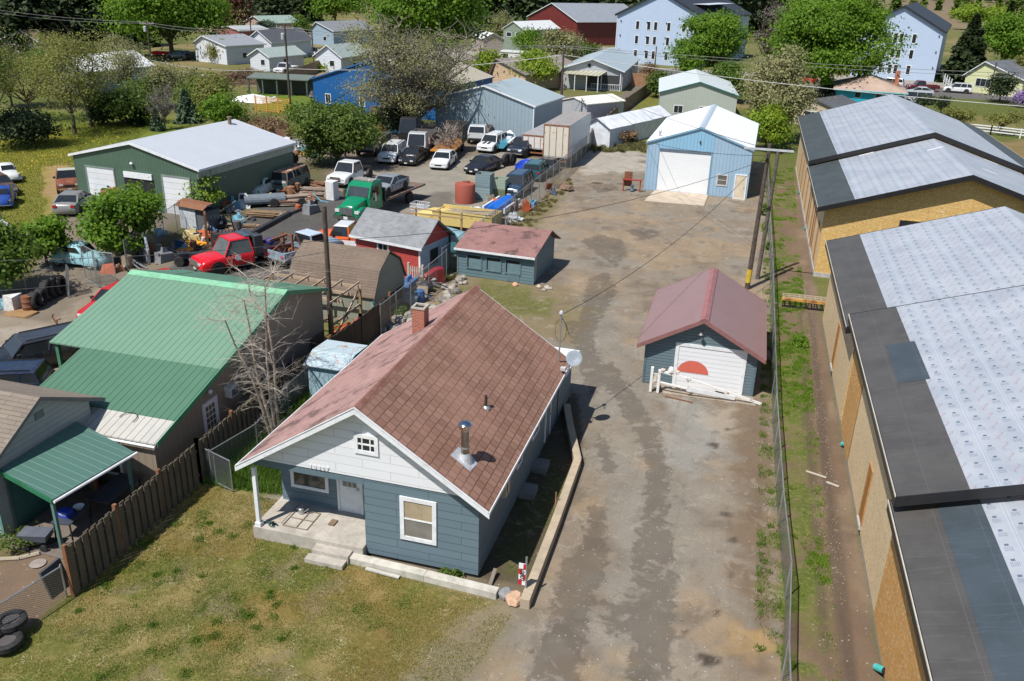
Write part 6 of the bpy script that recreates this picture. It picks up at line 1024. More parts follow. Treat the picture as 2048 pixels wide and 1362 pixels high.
def conifer(name, label, cx, by, ty, wpx, kind='pine', n=7000, leaf=.4, group=None, tiers=16, droop=.25, cat="conifer"):
    p = at(cx, by); h = height(cx, by, ty); w = wpx*depth(p)/FPX; t = thing(name, label, cat, p, 0, group); P = []; N = []; nb = tiers*9; per = max(4, n//nb)
    for i in range(nb):
        u = (i/nb)**.9; z = h*(.06+.92*u); rr = w/2*(1-u)**.85*rng.uniform(.7, 1.12); a = rng.uniform(0, 2*PI); s = rng.uniform(.1, 1, per)**.7; lat = rng.normal(0, .13, per)*rr*(1.1-s*.5)
        x = np.cos(a)*s*rr-np.sin(a)*lat; y = np.sin(a)*s*rr+np.cos(a)*lat; zz = z-droop*s*s*rr+rng.normal(0, .06*rr+.05, per); P.append(np.stack([x, y, np.maximum(zz, .1)], -1)); N.append(np.tile([0.3*math.cos(a), .3*math.sin(a), 1.], (per, 1)))
    P = np.concatenate(P); N = np.concatenate(N); V = leafquads(P, N, leaf, asp=1.9); npmesh("crown", V, np.arange(len(V)).reshape(-1, 4), LM[kind], t, np.repeat(rng.random(len(P)), 4))
    MB().tube((0, 0, -.2), (0, 0, h*.96), max(.1, w*.03), .03, 7).build("trunk", bark(), t); return t
# yard trees
tree("maple_tree", "bushy young maple in front of the green three-bay workshop", 248, 512, 368, 172, leaf=.22, clumps=90, per=70, crown0=.0, tr=.12, cs=.55, bottom=-.8)
tree("maple_tree", "second leafy maple sprouting right of the grey sedan", 280, 480, 385, 90, leaf=.22, clumps=34, per=60, crown0=.15, tr=.1, cs=.5)
tree("young_tree", "narrow young green tree behind the light blue old car", 95, 535, 430, 88, leaf=.24, clumps=34, per=60, crown0=.2, tr=.1, cs=.5)
tree("young_tree", "big dark green shrub tree cut off by the left edge of the picture", 8, 590, 430, 150, 'maple2', leaf=.22, clumps=70, per=75, crown0=.05, tr=.12, cs=.6)
tree("young_tree", "spindly yellow-green sapling beside the dark workshop wall", 418, 432, 342, 78, 'lime', leaf=.2, clumps=26, per=20, crown0=.2, tr=.06, cs=.35, twig=2)
tree("shrub_tree", "large round green shrub tree behind the white flatbed truck", 675, 330, 203, 165, 'mid', leaf=.28, clumps=150, per=75, crown0=.0, tr=.15, cs=.8, bottom=-1, lump=.15, kinds2=1)
tree("shrub_tree", "bright green bush left of the lattice fence pole", 452, 262, 178, 80, 'maple', leaf=.35, clumps=46, per=50, crown0=.04, tr=.12, cs=.9)
tree("shrub_tree", "bright green bush right of the lattice fence, before the blue hall", 601, 258, 205, 58, 'maple2', leaf=.3, clumps=34, per=50, crown0=.04, tr=.1, cs=.8)
tree("shrub_tree", "green thicket behind the ridge of the green workshop", 405, 225, 150, 120, 'mid', leaf=.4, clumps=60, per=45, crown0=.03, tr=.12, cs=1.1)
tree("shrub_tree", "dense juniper bush left of the small blue spruce", 255, 248, 178, 125, 'mid', leaf=.4, clumps=90, per=55, crown0=.02, tr=.12, cs=1.0, shell=.4)
tree("shrub_tree", "very dark round evergreen bush on the meadow at the left", 62, 292, 222, 125, 'dark', leaf=.32, clumps=90, per=60, crown0=.01, tr=.1, cs=.9, shell=.4, bottom=-.2)
tree("shrub_tree", "dark evergreen clump just left of the juniper bush", 210, 250, 205, 60, 'dark', leaf=.32, clumps=40, per=50, crown0=.01, tr=.1, cs=.8)
conifer("small_spruce", "small blue spruce left of the green workshop roof vent", 315, 262, 218, 30, 'blue', 2200, .24); conifer("small_spruce", "second blue spruce behind the green workshop ridge", 375, 245, 180, 60, 'blue', 4200, .3); conifer("small_spruce", "dark young spruce between the two blue spruces", 275, 252, 200, 36, 'dark', 2600, .3)
for cx, by, ty, w, kind, lab, kw in ((150, 268, 60, 190, 'olive2', "thin budding tree on the meadow, leftmost of the bare pair", {}), (183, 254, 50, 170, 'olive2', "thin budding tree with straight dark trunk, right of the bare pair", {}), (60, 240, 95, 210, 'olive2', "wide olive budding tree before the brown-roofed house", dict(clumps=90)), (-15, 300, 60, 160, 'mid', "tall green tree leaning in from the left edge", dict(clumps=80)), (262, 190, 85, 110, 'olive', "brownish budding tree left of the transformer pole", {}), (100, 215, 78, 120, 'mid', "green budding tree behind the thin pair on the left", {}), (335, 215, 120, 70, 'olive', "small brown budding tree by the wood edge", {})):
    tree("budding_tree", lab, cx, by, ty, w, kind, leaf=.2, clumps=kw.get('clumps', 80), per=40, crown0=.18, tr=.2, cs=1.3, twig=5, nl=20, group="budding trees on the meadow", shell=.35)
tree("bare_tree", "grey bare shrub tree behind the green workshop roof", 330, 258, 165, 85, 'greyb', leaf=.12, clumps=30, per=8, crown0=.15, tr=.12, twig=14, nl=26, barkm=plain((.2, .18, .16), .9))
tree("bare_tree", "small leafless tree before the third bay door of the green workshop", 345, 400, 325, 70, 'greyb', leaf=.06, clumps=26, per=4, crown0=.15, tr=.06, twig=12, nl=22, barkm=plain((.18, .16, .14), .9))
tree("olive_tree", "huge rounded olive-grey budding tree before the blue hall", 838, 272, 40, 285, 'olive', leaf=.19, clumps=190, per=80, crown0=.1, tr=.45, cs=1.15, twig=16, nl=64, shell=.25, barkm=bark((.17, .15, .12)), lump=.3, tdx=-2.5, bottom=-.9)
tree("olive_tree", "budding olive tree hanging over the grey metal building corner", 925, 262, 150, 110, 'olive', leaf=.2, clumps=60, per=60, crown0=.1, tr=.2, cs=1.0, twig=6, nl=22, shell=.4)
tree("shrub_tree", "dark green bush at the foot of the huge olive tree", 800, 262, 205, 85, 'dark', leaf=.3, clumps=50, per=60, crown0=.02, tr=.1, cs=.9); tree("shrub_tree", "deep green bush between the olive trees and the parked trucks", 745, 258, 222, 50, 'mid', leaf=.3, clumps=30, per=45, crown0=.02, tr=.08, cs=.7)
tree("maple_tree", "towering bright green maple behind the huge olive tree", 862, 150, -75, 215, 'maple', leaf=.62, clumps=210, per=80, crown0=.12, tr=.5, cs=2.1, shell=.55)
tree("maple_tree", "bright green maple in the distant field left of the olive tree", 672, 62, -38, 100, 'maple', leaf=.8, clumps=80, per=60, crown0=.15, tr=.4, cs=2.4)
tree("maple_tree", "large bright green maple behind the transformer pole on the left", 345, 115, -75, 225, 'maple', leaf=.62, clumps=200, per=80, crown0=.06, tr=.5, cs=2.4)
tree("maple_tree", "giant bright green maple beside the road in front of the right apartment block", 1643, 196, -22, 222, 'maple', leaf=.5, clumps=330, per=95, crown0=.13, tr=.5, cs=1.5, shell=.6)
tree("maple_tree", "green maple with two lobes before the left apartment block", 1428, 158, 12, 135, 'maple', leaf=.5, clumps=150, per=75, crown0=.05, tr=.4, cs=1.5); tree("maple_tree", "lower green maple lobe beside the leaning pole", 1372, 160, 78, 80, 'maple', leaf=.45, clumps=60, per=60, crown0=.05, tr=.2, cs=1.2)
tree("shrub_tree", "green bush between the left maples and the pale tan building", 1450, 205, 110, 90, 'maple2', leaf=.4, clumps=60, per=55, crown0=.03, tr=.2, cs=1.1)
tree("willow_tree", "big straw-green budding willow behind the light blue barn", 1535, 285, 95, 128, 'straw', leaf=.32, clumps=170, per=60, crown0=.08, tr=.35, cs=1.1, twig=6, nl=34, shell=.4); tree("shrub_tree", "yellow-green bush at the foot of the willow beside the white barn roof", 1530, 300, 205, 95, 'lime', leaf=.3, clumps=60, per=60, crown0=.02, tr=.1, cs=.8)
tree("bare_tree", "tall dark bare-branched tree between the two apartment blocks", 1530, 150, -10, 75, 'greyb', leaf=.3, clumps=70, per=30, crown0=.1, tr=.3, twig=9, nl=36, shell=.3)
conifer("spruce_tree", "dark drooping spruce right of the right apartment block", 1925, 165, 28, 115, 'dark', 9000, .6, droop=.4); tree("maple_tree", "bright lime tree behind the dark spruce", 1935, 60, 8, 75, 'lime', leaf=.9, clumps=50, per=50, tr=.3, cs=2.2); tree("maple_tree", "bright green maple at the right edge above the yellow cottage", 2015, 150, 20, 130, 'maple', leaf=.6, clumps=110, per=70, tr=.3, cs=1.7, crown0=.1)
tree("maple_tree", "pale green tree behind the dark spruce, second from the right edge", 1995, 62, 12, 60, 'lime', leaf=.9, clumps=40, per=50, tr=.3, cs=2.2); conifer("spruce_tree", "slim dark conifer near the top right corner", 2010, 70, 2, 34, 'dark', 3000, .9)
tree("shrub_tree", "dark grey-green bush beside the slanting pole by the road", 1998, 205, 140, 62, 'dark', leaf=.35, clumps=46, per=50, crown0=.1, tr=.15, cs=.9, twig=3); tree("shrub_tree", "olive bush at the right edge beside the yellow cottage", 2050, 185, 95, 90, 'olive2', leaf=.45, clumps=60, per=50, crown0=.05, tr=.2, cs=1.2); tree("shrub_tree", "purple lilac bush at the right edge", 2045, 215, 182, 38, 'lilac', leaf=.3, clumps=24, per=50, crown0=.1, tr=.06, cs=.6)
for cx, by, ty, w, kind, lab in ((1910, 262, 212, 62, 'olive2', "low gnarled fruit tree before the white rail fence, left one"), (2000, 268, 222, 95, 'olive2', "wide low gnarled fruit tree before the white rail fence, right one"), (1846, 222, 188, 40, 'dark', "small dark fruit tree before the silver minivan"), (1880, 232, 192, 18, 'dark', "slim dark young tree right of the silver minivan")):
    tree("fruit_tree", lab, cx, by, ty, w, kind, leaf=.26, clumps=40, per=36, crown0=.35, tr=.16, cs=.5, twig=3, nl=14, group="fruit trees")
tree("shrub_tree", "round dark hedge bush left of the turquoise house", 1655, 192, 160, 34, 'dark', leaf=.3, clumps=26, per=50, crown0=.02, tr=.06, cs=.6); tree("shrub_tree", "reddish brown bush beside the plank fence and leaning pole", 1298, 168, 125, 34, 'brown', leaf=.3, clumps=24, per=40, crown0=.02, tr=.06, cs=.7); tree("shrub_tree", "green bush at the left corner of the pale tan metal building", 1312, 195, 135, 60, 'mid', leaf=.35, clumps=34, per=50, crown0=.02, tr=.08, cs=.8)
for cx, by, ty, w, kind, lab in ((1075, 178, 95, 90, 'lime', "yellow-green tree between the grey metal building and the bungalow"), (1122, 150, 60, 105, 'olive', "grey budding tree before the red barn"), (1062, 130, 55, 75, 'maple', "bright green tree before the red barn, left of the grey budding one"), (1160, 130, 78, 80, 'mid', "green hedge tree below the red barn"), (1035, 80, 38, 50, 'lime', "lime yellow willow left of the red barn"), (1000, 85, 25, 70, 'olive', "brown-olive tree left of the lime yellow willow"), (1010, 170, 120, 50, 'purple', "dark red bush by the white caravan"), (975, 165, 100, 45, 'lime', "yellow-green tree behind the huge olive tree"), (1050, 168, 118, 60, 'lime', "yellow bush right of the white caravan")):
    tree("backyard_tree", lab, cx, by, ty, w, kind, leaf=.45, clumps=60, per=45, crown0=.1, tr=.2, cs=1.2, twig=3, group="backyard trees")
for cx, by, ty, w, kind, lab in ((437, 125, 72, 52, 'olive2', "olive tree before the white outbuilding"), (475, 125, 95, 40, 'blossom', "pale blossoming shrub beside the white outbuilding"), (603, 100, 22, 42, 'maple2', "narrow green tree behind the white cottage"), (530, 72, 36, 50, 'blue', "blue-green tree before the green-roofed house"), (678, 85, 62, 34, 'blue', "grey-green round shrub before the blue-grey house"), (640, 142, 128, 34, 'lime', "yellow-green hedge at the end of the tan board fence")):
    tree("backyard_tree", lab, cx, by, ty, w, kind, leaf=.4, clumps=40, per=45, crown0=.1, tr=.15, cs=1.0, group="backyard trees")
for cx, by, ty, w, kind, lab in ((30, 104, -160, 300, 'dark', "huge dark drooping spruce in the upper left corner"), (140, 98, -150, 290, 'dark', "second huge dark spruce in the upper left corner"), (232, 92, -130, 190, 'dark', "third dark spruce left of the large maple"), (545, 60, -60, 150, 'dark', "dark conifer behind the white cottages"), (610, 45, -60, 90, 'pine', "pine left of the distant field"), (100, 60, -120, 150, 'pine', "pine filling the gap between the upper left spruces")):
    conifer("spruce_tree", lab, cx, by, ty, w, kind, 9000, .8, group="tall conifers at the upper left", droop=.45)
tree("copper_beech", "dark reddish-brown leaved tree right of the large left maple", 455, 75, -50, 105, 'purple', leaf=.7, clumps=90, per=60, crown0=.05, tr=.3, cs=2.0)
for cx, by, ty, w, kind, lab in ((430, 235, 140, 90, 'olive2', "olive thicket tree left of the bright green bush"), (215, 175, 95, 90, 'mid', "green tree behind the grey white-roofed shed"), (380, 190, 135, 70, 'olive', "brown-green thicket right of the storage tank pole"), (290, 215, 150, 110, 'mid', "broad green thicket behind the juniper"), (25, 215, 95, 110, 'olive2', "olive tree at the left edge behind the dark round bush"), (120, 150, 60, 130, 'olive2', "budding tree between the brown-roofed house and the grey shed"), (245, 140, 62, 90, 'olive', "brownish budding tree before the large left maple"), (640, 290, 235, 60, 'mid', "green bush at the left foot of the big round shrub")):
    tree("backyard_tree", lab, cx, by, ty, w, kind, leaf=.32, clumps=56, per=42, crown0=.06, tr=.15, cs=1.0, twig=2, group="backyard trees")
# dead tree beside the workshop
dt = thing("bare_tree", "leafless multi-stemmed dead tree rising beside the picket fence and green workshop", "tree", at(545, 870)); q = random.Random(12); DB = plain((.32, .26, .2), .95, 0, .3, 8); DB2 = plain((.42, .37, .31), .95, 0, .2, 8); tips = []
def dpt(px, py, dx): # point over the tree at picture height py, on the plane through its foot
    p0 = at(545, 870); d = ray(px, py); t_ = (p0.y+dx)/d[1]; return Vector((d[0]*t_-p0.x, dx, CAMZ+d[2]*t_))
stems = [[(540, 868), (520, 800), (500, 745), (470, 690), (450, 640)], [(548, 868), (528, 800), (512, 740), (500, 660), (488, 600)], [(552, 868), (540, 790), (534, 720), (532, 640), (530, 575), (545, 545)], [(560, 868), (552, 800), (548, 720), (535, 640), (500, 590), (495, 555)]]
b = MB()
for i, s in enumerate(stems):
    P = [dpt(x, y, (i-1.5)*.35*(1+k*.4)) for k, (x, y) in enumerate(s)]; n = len(P); b.path(P, [.06*(1-k/(n))+.012 for k in range(n)], 7)
    for k in range(1, n):
        for j in range(8): tips.append((P[k-1].lerp(P[k], q.random()), .03))
    tips += [(P[-1], .03)]*8
b.build("trunk", DB, dt); b = MB(); nb = 0
def twig(st, d, L, r, lv):
    global nb
    e = st+d*L*.5+Vector((q.uniform(-1, 1), q.uniform(-1, 1), q.uniform(-.2, .6)))*L*.12; e2 = e+d*L*.5+Vector((0, 0, -L*.12)); b.path([st, e, e2], [r, r*.7, r*.35], 4)
    if lv > 0:
        for _ in range(3): dd = (d+Vector((q.uniform(-1, 1), q.uniform(-1, 1), q.uniform(-.7, .8)))*.9).normalized(); twig(q.choice((e, st.lerp(e, .6), e2)), dd, L*.55, r*.5, lv-1)
for st, r in tips: a = q.uniform(0, 2*PI); twig(st, Vector((math.cos(a), math.sin(a), q.uniform(-.1, .7))).normalized(), q.uniform(.6, 1.5), r*.38, 2)
b.build("branches", DB2, dt)
# shrubs and small plants as single things
for px, py, w, h, kind, lab in ((800, 630, .9, .55, 'maple2', "round green plant among the rocks by the gambrel shed"), (1527, 430, .8, 1.1, 'maple2', "bright green weed bush at the foot of the second pole"), (1530, 462, .6, .5, 'lime', "yellow-green weed tuft below the weed bush at the fence"), (1537, 500, .35, .6, 'maple2', "small dark green shrub on the fence line"), (1005, 552, .35, .4, 'lime', "small yellow-green plant at the wall of the low blue-grey shed"), (40, 1092, 1.1, .6, 'mid', "leafy weeds at the corner of the grey house"), (900, 1150, .6, .2, 'mid', "short grass tuft under the house wall beside the concrete beam"), (1598, 690, .9, .5, 'maple', "tall green weed clump opposite the blue garage")):
    p = at(px, py); t = thing("plant", lab, "plant", p); P, n, C = crown_pts(w/2, w/2, h/2, h/2, 14, 40, w*.13, .3, px); V = leafquads(P, n, .1); npmesh("foliage", V, np.arange(len(V)).reshape(-1, 4), LM[kind], t, np.repeat(rng.random(len(P)), 4)); MB().path([(0, 0, 0), (0, .03, h*.5)], .015, 4).build("stem", bark(), t)
for px, py, w, h, lab in ((1235, 285, 4.5, 1.4, "grey-brown dry shrub heap on the grass at the end of the lot"), (1265, 262, 5, 1.5, "taller dry grey shrub behind the first heap at the end of the lot"), (540, 263, 8, 1.2, "tangled brown dry brush behind the white-roofed green workshop")):
    p = at(px, py); t = thing("dry_shrub", lab, "shrub", p, 0, "dry shrubs"); P, n, C = crown_pts(w/2, w/2.4, h/2, h/2, 60, 60, w*.09, .3, px, bottom=-.2); V = leafquads(P, n, .13, asp=3); npmesh("twigs", V, np.arange(len(V)).reshape(-1, 4), LM['brown'], t, np.repeat(rng.random(len(P)), 4))
# far conifer wood on the slopes: nobody could count it
def forest(name, label, n, fx, fy, hh, kind, leaf, keep=None, nt_=46):
    P = []; N = []
    x = rng.uniform(*fx, n); y = rng.uniform(*fy, n)
    if keep is not None: k = keep(x, y); x, y = x[k], y[k]
    for X_, Y_ in zip(x, y):
        h = rng.uniform(*hh); u = rng.random(nt_)**.8; r = h*.2*(1-u)*rng.uniform(.5, 1.1, nt_)+.2; a = rng.uniform(0, 2*PI, nt_); P.append(np.stack([X_+r*np.cos(a), Y_+r*np.sin(a), gz(np.array([X_]), np.array([Y_]))[0]+h*(.06+.94*u)], -1)); N.append(np.stack([np.cos(a)*.5, np.sin(a)*.5, np.ones(nt_)], -1))
    P = np.concatenate(P); V = leafquads(P, np.concatenate(N), leaf, asp=1.5); o = npmesh(name, V, np.arange(len(V)).reshape(-1, 4), LM[kind], None, np.repeat(rng.random(len(P)), 4)); tag(o, label, "forest", kind='stuff'); return o
# rows following the picture band above the red barn and behind the maples
def band(px0, px1, py0, py1):
    def k(x, y):
        out = np.zeros(len(x), bool)
        for i in range(len(x)):
            u, v = pix(x[i], y[i], float(gz(np.array([x[i]]), np.array([y[i]]))[0])); out[i] = px0 < u < px1 and py0 < v < py1
        return out
    return k
forest("forest", "dark conifer wood covering the slope behind the red barn", 2600, (-210, 10), (290, 560), (13, 22), 'pine', 2.3, band(965, 1760, -40, 68), 60)
forest("pine_forest", "scattered dark pines on the far slope", 500, (-420, 900), (560, 1300), (14, 24), 'dark', 4.2, lambda x, y: vnoise(x, y, 90, 77) > .5, 26)
forest("far_woods", "far tree belts beyond the upper left conifers", 420, (-330, -120), (270, 480), (10, 18), 'dark', 2.4, band(-200, 960, -60, 30), 50)
forest("dead_conifers", "rust-brown dead conifers among the slope wood", 60, (-100, -10), (300, 420), (12, 18), 'brown', 2.0, band(1040, 1330, -40, 50), 60)
forest("right_woods", "low mixed tree belt at the upper right", 260, (60, 420), (330, 800), (6, 14), 'mid', 3.2, band(1780, 2200, 0, 60), 40)
# ---------------------------------------------------------------- vehicles
GL = glass((.018, .022, .026), .05); GLS = glass((.1, .12, .125), .08)
TYPES = {  # L, W, H, wheel r, belt profile (fraction, z), cabin base a,b, roof a,b, ground clearance
 'sedan': (4.75, 1.82, 1.45, .33, [(0, .5), (.012, .66), (.06, .74), (.16, .82), (.28, .92), (.5, .97), (.82, 1.0), (.95, .98), (.985, .86), (1, .6)], .27, .88, .43, .72, .24),
 'coupe': (4.5, 1.85, 1.34, .34, [(0, .5), (.015, .62), (.07, .72), (.18, .8), (.3, .9), (.5, .93), (.8, .97), (.95, .96), (.985, .85), (1, .6)], .28, .93, .46, .7, .2),
 'suv': (4.75, 1.9, 1.75, .38, [(0, .55), (.012, .78), (.05, .92), (.15, .99), (.26, 1.05), (.5, 1.07), (.8, 1.1), (.95, 1.1), (.99, 1.0), (1, .65)], .25, .985, .37, .93, .28),
 'pickup': (5.6, 1.98, 1.85, .4, [(0, .6), (.01, .85), (.04, 1.0), (.13, 1.06), (.26, 1.12), (.4, 1.13), (.56, 1.13)], .25, .56, .33, .53, .35),
 'oldpickup': (5.1, 1.95, 1.8, .38, [(0, .6), (.01, .86), (.05, 1.0), (.14, 1.05), (.28, 1.1), (.4, 1.1), (.55, 1.1)], .28, .55, .34, .53, .35),
 'wagon': (5.5, 2.0, 1.5, .35, [(0, .5), (.01, .72), (.05, .86), (.15, .9), (.3, .95), (.5, .97), (.8, 1.0), (.95, 1.0), (.99, .9), (1, .6)], .28, .96, .38, .9, .22),
 'van': (4.4, 1.8, 1.95, .34, [(0, .6), (.005, .9), (.02, 1.1), (.1, 1.15), (.5, 1.15), (.9, 1.15), (.98, 1.12), (1, .7)], .03, .985, .09, .95, .25)}
def xsec(x, w, zl, zb, n=0):
    h = zb-zl; return [(x, -w*.86, zl), (x, -w*.99, zl+h*.12), (x, -w, zl+h*.45), (x, -w*.985, zl+h*.8), (x, -w*.93, zb-.02), (x, -w*.8, zb+.015), (x, -w*.35, zb+.04), (x, w*.35, zb+.04), (x, w*.8, zb+.015), (x, w*.93, zb-.02), (x, w*.985, zl+h*.8), (x, w, zl+h*.45), (x, w*.99, zl+h*.12), (x, w*.86, zl)]
def wheel(par, x, y, r, s, rim=None, w_=.22):
    t = MB().lathe((x, y, r), [(r*.64, -w_/2), (r*.93, -w_/2), (r, -w_*.36), (r, w_*.36), (r*.93, w_/2), (r*.64, w_/2)], 18, 'y').build("wheel", RUBBER, par, smooth=2)
    MB().lathe((x, y+s*w_*.34, r), [(r*.65, -.02), (r*.65, .02), (r*.5, .035) if s > 0 else (r*.5, -.035), (r*.2, .0), (r*.12, .03 if s > 0 else -.03)], 12, 'y').build("rim", rim or plain((.38, .39, .4), .35, .5), t, smooth=2)
def car(label, cat, typ, pf, pr_, col, roofc=None, name=None, stripe=None, wheels=True, bed=None, group="vehicles in the salvage yard", z=0, L=None, glassm=None, mat=None, loc=None, rz=None, rimc=None, lights=True, H=None, cargo=None):
    L0, W, H0_, r, prof, ca, cb, ra, rb, zc = TYPES[typ]; L = L or L0; H = H or H0_
    if loc is None: f_, b_ = at(*pf), at(*pr_); d = f_-b_; c = (f_+b_)/2; rz = math.atan2(d.y, d.x); loc = (c.x, c.y, z)
    t = thing(name or cat.replace(' ', '_'), label, cat, loc, rz, group); X = lambda u: L/2-u*L; w = W/2; m = mat or paint(col); rm = roofc and (roofc if not isinstance(roofc, tuple) else paint(roofc)) or m; g = glassm or GL
    b = MB(); b.loft([xsec(X(u), w*(.86 if u < .005 or u > .999 else .95 if u < .03 or u > .98 else 1), zc+(.12 if u < .01 or u > .995 else 0), zb) for u, zb in prof]); b.build("body", m, t, smooth=2)
    k = lambda u: np.interp(u, [q[0] for q in prof], [q[1] for q in prof]); zb1, zb2 = k(ca)+.0, k(cb); wb, wr = w*.92, w*.74
    lo = [(X(cb), -wb, zb2), (X(ca), -wb, zb1), (X(ca), wb, zb1), (X(cb), wb, zb2)]; hi = [(X(rb), -wr, H-.05), (X(ra), -wr, H-.05), (X(ra), wr, H-.05), (X(rb), wr, H-.05)]
    MB().hexa(lo, hi).build("window", g, t)
    b = MB(); o = .03; b.loft([[(X(rb)-o, -wr-o, H-.06), (X(ra)+o, -wr-o, H-.06), (X(ra)+o, wr+o, H-.06), (X(rb)-o, wr+o, H-.06)], [(X(rb)-o*.5, -wr, H-.01), (X(ra)+o*.5, -wr, H-.01), (X(ra)+o*.5, wr, H-.01), (X(rb)-o*.5, wr, H-.01)], [(X(rb)+.12, -wr*.8, H+.02), (X(ra)-.12, -wr*.8, H+.02), (X(ra)-.12, wr*.8, H+.02), (X(rb)+.12, wr*.8, H+.02)]]); b.build("roof", rm, t)
    b = MB()
    for s in (-1, 1):
        y0, y1 = s*(wb+.006), s*(wr+.012); b.bar((X(ca), y0, zb1), (X(ra), y1, H-.05), .07, .045); b.bar((X(cb), y0, zb2), (X(rb), y1, H-.05), .12 if typ != 'suv' else .1, .05)
        mids = (.5,) if typ in ('pickup', 'oldpickup', 'coupe') and cb-ca < .4 else ((.42, .74) if typ in ('suv', 'wagon', 'van') else (.47,))
        if typ not in ('pickup', 'oldpickup'):
            for q in mids: xm, xt = X(ca)+(X(cb)-X(ca))*q, X(ra)+(X(rb)-X(ra))*q; b.bar((xm, s*(wb+.004), zb1+.02), (xt, y1, H-.05), .08, .03)
    b.build("pillar", m, t)
    xw = (X(.17), X(.8 if typ != 'pickup' else .78))
    b = MB()
    for x in xw:
        for s in (-1, 1): b.lathe((x, s*(w-.1), r+.02), [(r*1.22, -.11), (r*1.22, .11)], 18, 'y')
    b.build("wheel_arch", DARK, t)
    if wheels:
        for x in xw:
            for s in (-1, 1): wheel(t, x, s*(w-.09), r, s, rimc)
    if lights:
        for s in (-1, 1):
            MB().box(X(0)-.12, X(0)+.015, s*w*.62-.16, s*w*.62+.16, k(.02)-.16, k(.02)-.02).build("headlight", plain((.6, .62, .62), .15), t)
            if typ != 'pickup' or bed is None: MB().box(X(1)-.015, X(1)+.1, s*w*.7-.14, s*w*.7+.14, .75, .93).build("taillight", plain((.4, .02, .02), .25), t)
            MB().box(X(ca)-.35, X(ca)-.2, s*w-.02 if s > 0 else -w-.16, s*w+.16 if s > 0 else -w+.02, zb1+.02, zb1+.17).build("mirror", DARK, t)
    MB().box(X(0)-.05, X(0)+.02, -w*.38, w*.38, k(.01)-.2, k(.01)-.06).build("grille", DARK, t); MB().loft([[(X(0)-.1, y, z_) for y, z_ in ((-w*.95, zc+.05), (w*.95, zc+.05), (w*.95, zc+.2), (-w*.95, zc+.2))], [(X(0)+.04, y, z_) for y, z_ in ((-w*.85, zc+.06), (w*.85, zc+.06), (w*.85, zc+.18), (-w*.85, zc+.18))]]).build("front_bumper", CHROME if typ in ('pickup', 'oldpickup', 'wagon') else m, t)
    MB().box(X(0)+.04, X(0)+.05, -.16, .16, zc+.06, zc+.18).build("number_plate", plain((.6, .62, .6), .5), t)
    if stripe:
        b = MB()
        for s in (-1, 1): b.hexa([(X(.24), s*.25-.14, k(.24)+.047), (X(.06), s*.25-.14, k(.06)+.047), (X(.06), s*.25+.14, k(.06)+.047), (X(.24), s*.25+.14, k(.24)+.047)], [(X(.24), s*.25-.14, k(.24)+.053), (X(.06), s*.25-.14, k(.06)+.053), (X(.06), s*.25+.14, k(.06)+.053), (X(.24), s*.25+.14, k(.24)+.053)])
        b.build("hood_stripe", stripe, t)
    if typ in ('pickup', 'oldpickup') and bed != 'none':
        bm = m if bed is None else bed; x0, x1 = X(1), X(.57); zt = 1.12
        b = MB(); b.box(x0, x1, -w*.97, -w*.97+.1, zc+.2, zt).box(x0, x1, w*.97-.1, w*.97, zc+.2, zt).box(x0, x0+.07, -w*.97+.1, w*.97-.1, zc+.2, zt).box(x1-.07, x1, -w*.97+.1, w*.97-.1, zc+.2, zt).box(x0+.07, x1-.07, -w*.97+.1, w*.97-.1, zc+.2, zc+.32); b.build("bed", bm, t, bevel=.015)
    b = MB()
    for u_ in ((ca+.03, (ca+cb)/2, cb-.03) if typ not in ('pickup', 'oldpickup') else (ca+.02, cb-.01)):
        for s in (-1, 1): b.box(X(u_)-.012, X(u_)+.012, s*w*.998-.008, s*w*.998+.008, zc+.15, k(u_)-.12)
    b.build('door_seam', DARK, t); b = MB()
    for s in (-1, 1): b.box(X(.72), X(.25), s*w*.93-.03, s*w*.93+.03, zc-.02, zc+.09)
    b.build('sill', DARK, t)
    if typ in ('suv', 'wagon'):
        b = MB()
        for s in (-1, 1): b.bar((X(ra)-.2, s*wr*.85, H+.05), (X(rb)+.2, s*wr*.85, H+.05), .03)
        b.build("roof_rail", DARK, t)
    return t
SILV = (.36, .38, .4); WHT = (.66, .68, .7); BLKC = (.012, .013, .016)
car("white jeep-like SUV with black grille slots next to the big green shrub", "suv", 'suv', (763, 336), (806, 306), WHT); car("black sedan between the white SUV and the white sedan", "sedan", 'sedan', (806, 337), (845, 312), BLKC)
car("white sedan with dark grille facing the gravel in the middle of the yard", "sedan", 'sedan', (868, 348), (905, 316), WHT, stripe=None); car("black sedan with pale front end, nearest the stacked crates", "sedan", 'sedan', (931, 354), (1000, 330), (.01, .012, .018))
car("white two-door SUV with black hood stripes before the boat", "suv", 'suv', (957, 312), (1012, 288), WHT, stripe=plain((.015, .015, .018), .3), L=4.9); car("dark navy pickup before the rusty white trailer", "pickup", 'pickup', (1018, 320), (1080, 296), (.012, .02, .04))
car("dark blue SUV nose-down beside the blue tarp at the yard fence", "suv", 'suv', (1004, 408), (1060, 366), (.018, .045, .09)); car("teal hatchback with glinting windscreen behind the dark blue SUV", "hatchback", 'suv', (1092, 338), (1052, 372), (.02, .09, .11), H=1.6, L=4.3); car("black coupe parked by the fence between the hatchback and the trailer", "coupe", 'coupe', (1070, 362), (1112, 330), BLKC)
car("silver-grey sedan with red tail lights seen from behind on the dirt track", "sedan", 'sedan', (175, 400), (124, 440), (.2, .2, .2), group="old cars on the meadow side"); car("old teal car with rusty brown roof hidden behind the maple", "old car", 'sedan', (218, 440), (232, 398), (.12, .25, .25), roofc=rusty((.2, .09, .05), .8), group="old cars on the meadow side")
car("orange and white old pickup half behind the red shed", "pickup truck", 'oldpickup', (636, 492), (766, 502), (.72, .12, .015), roofc=(.62, .64, .66)); o = COL.objects[-1].parent or COL.objects[-1]
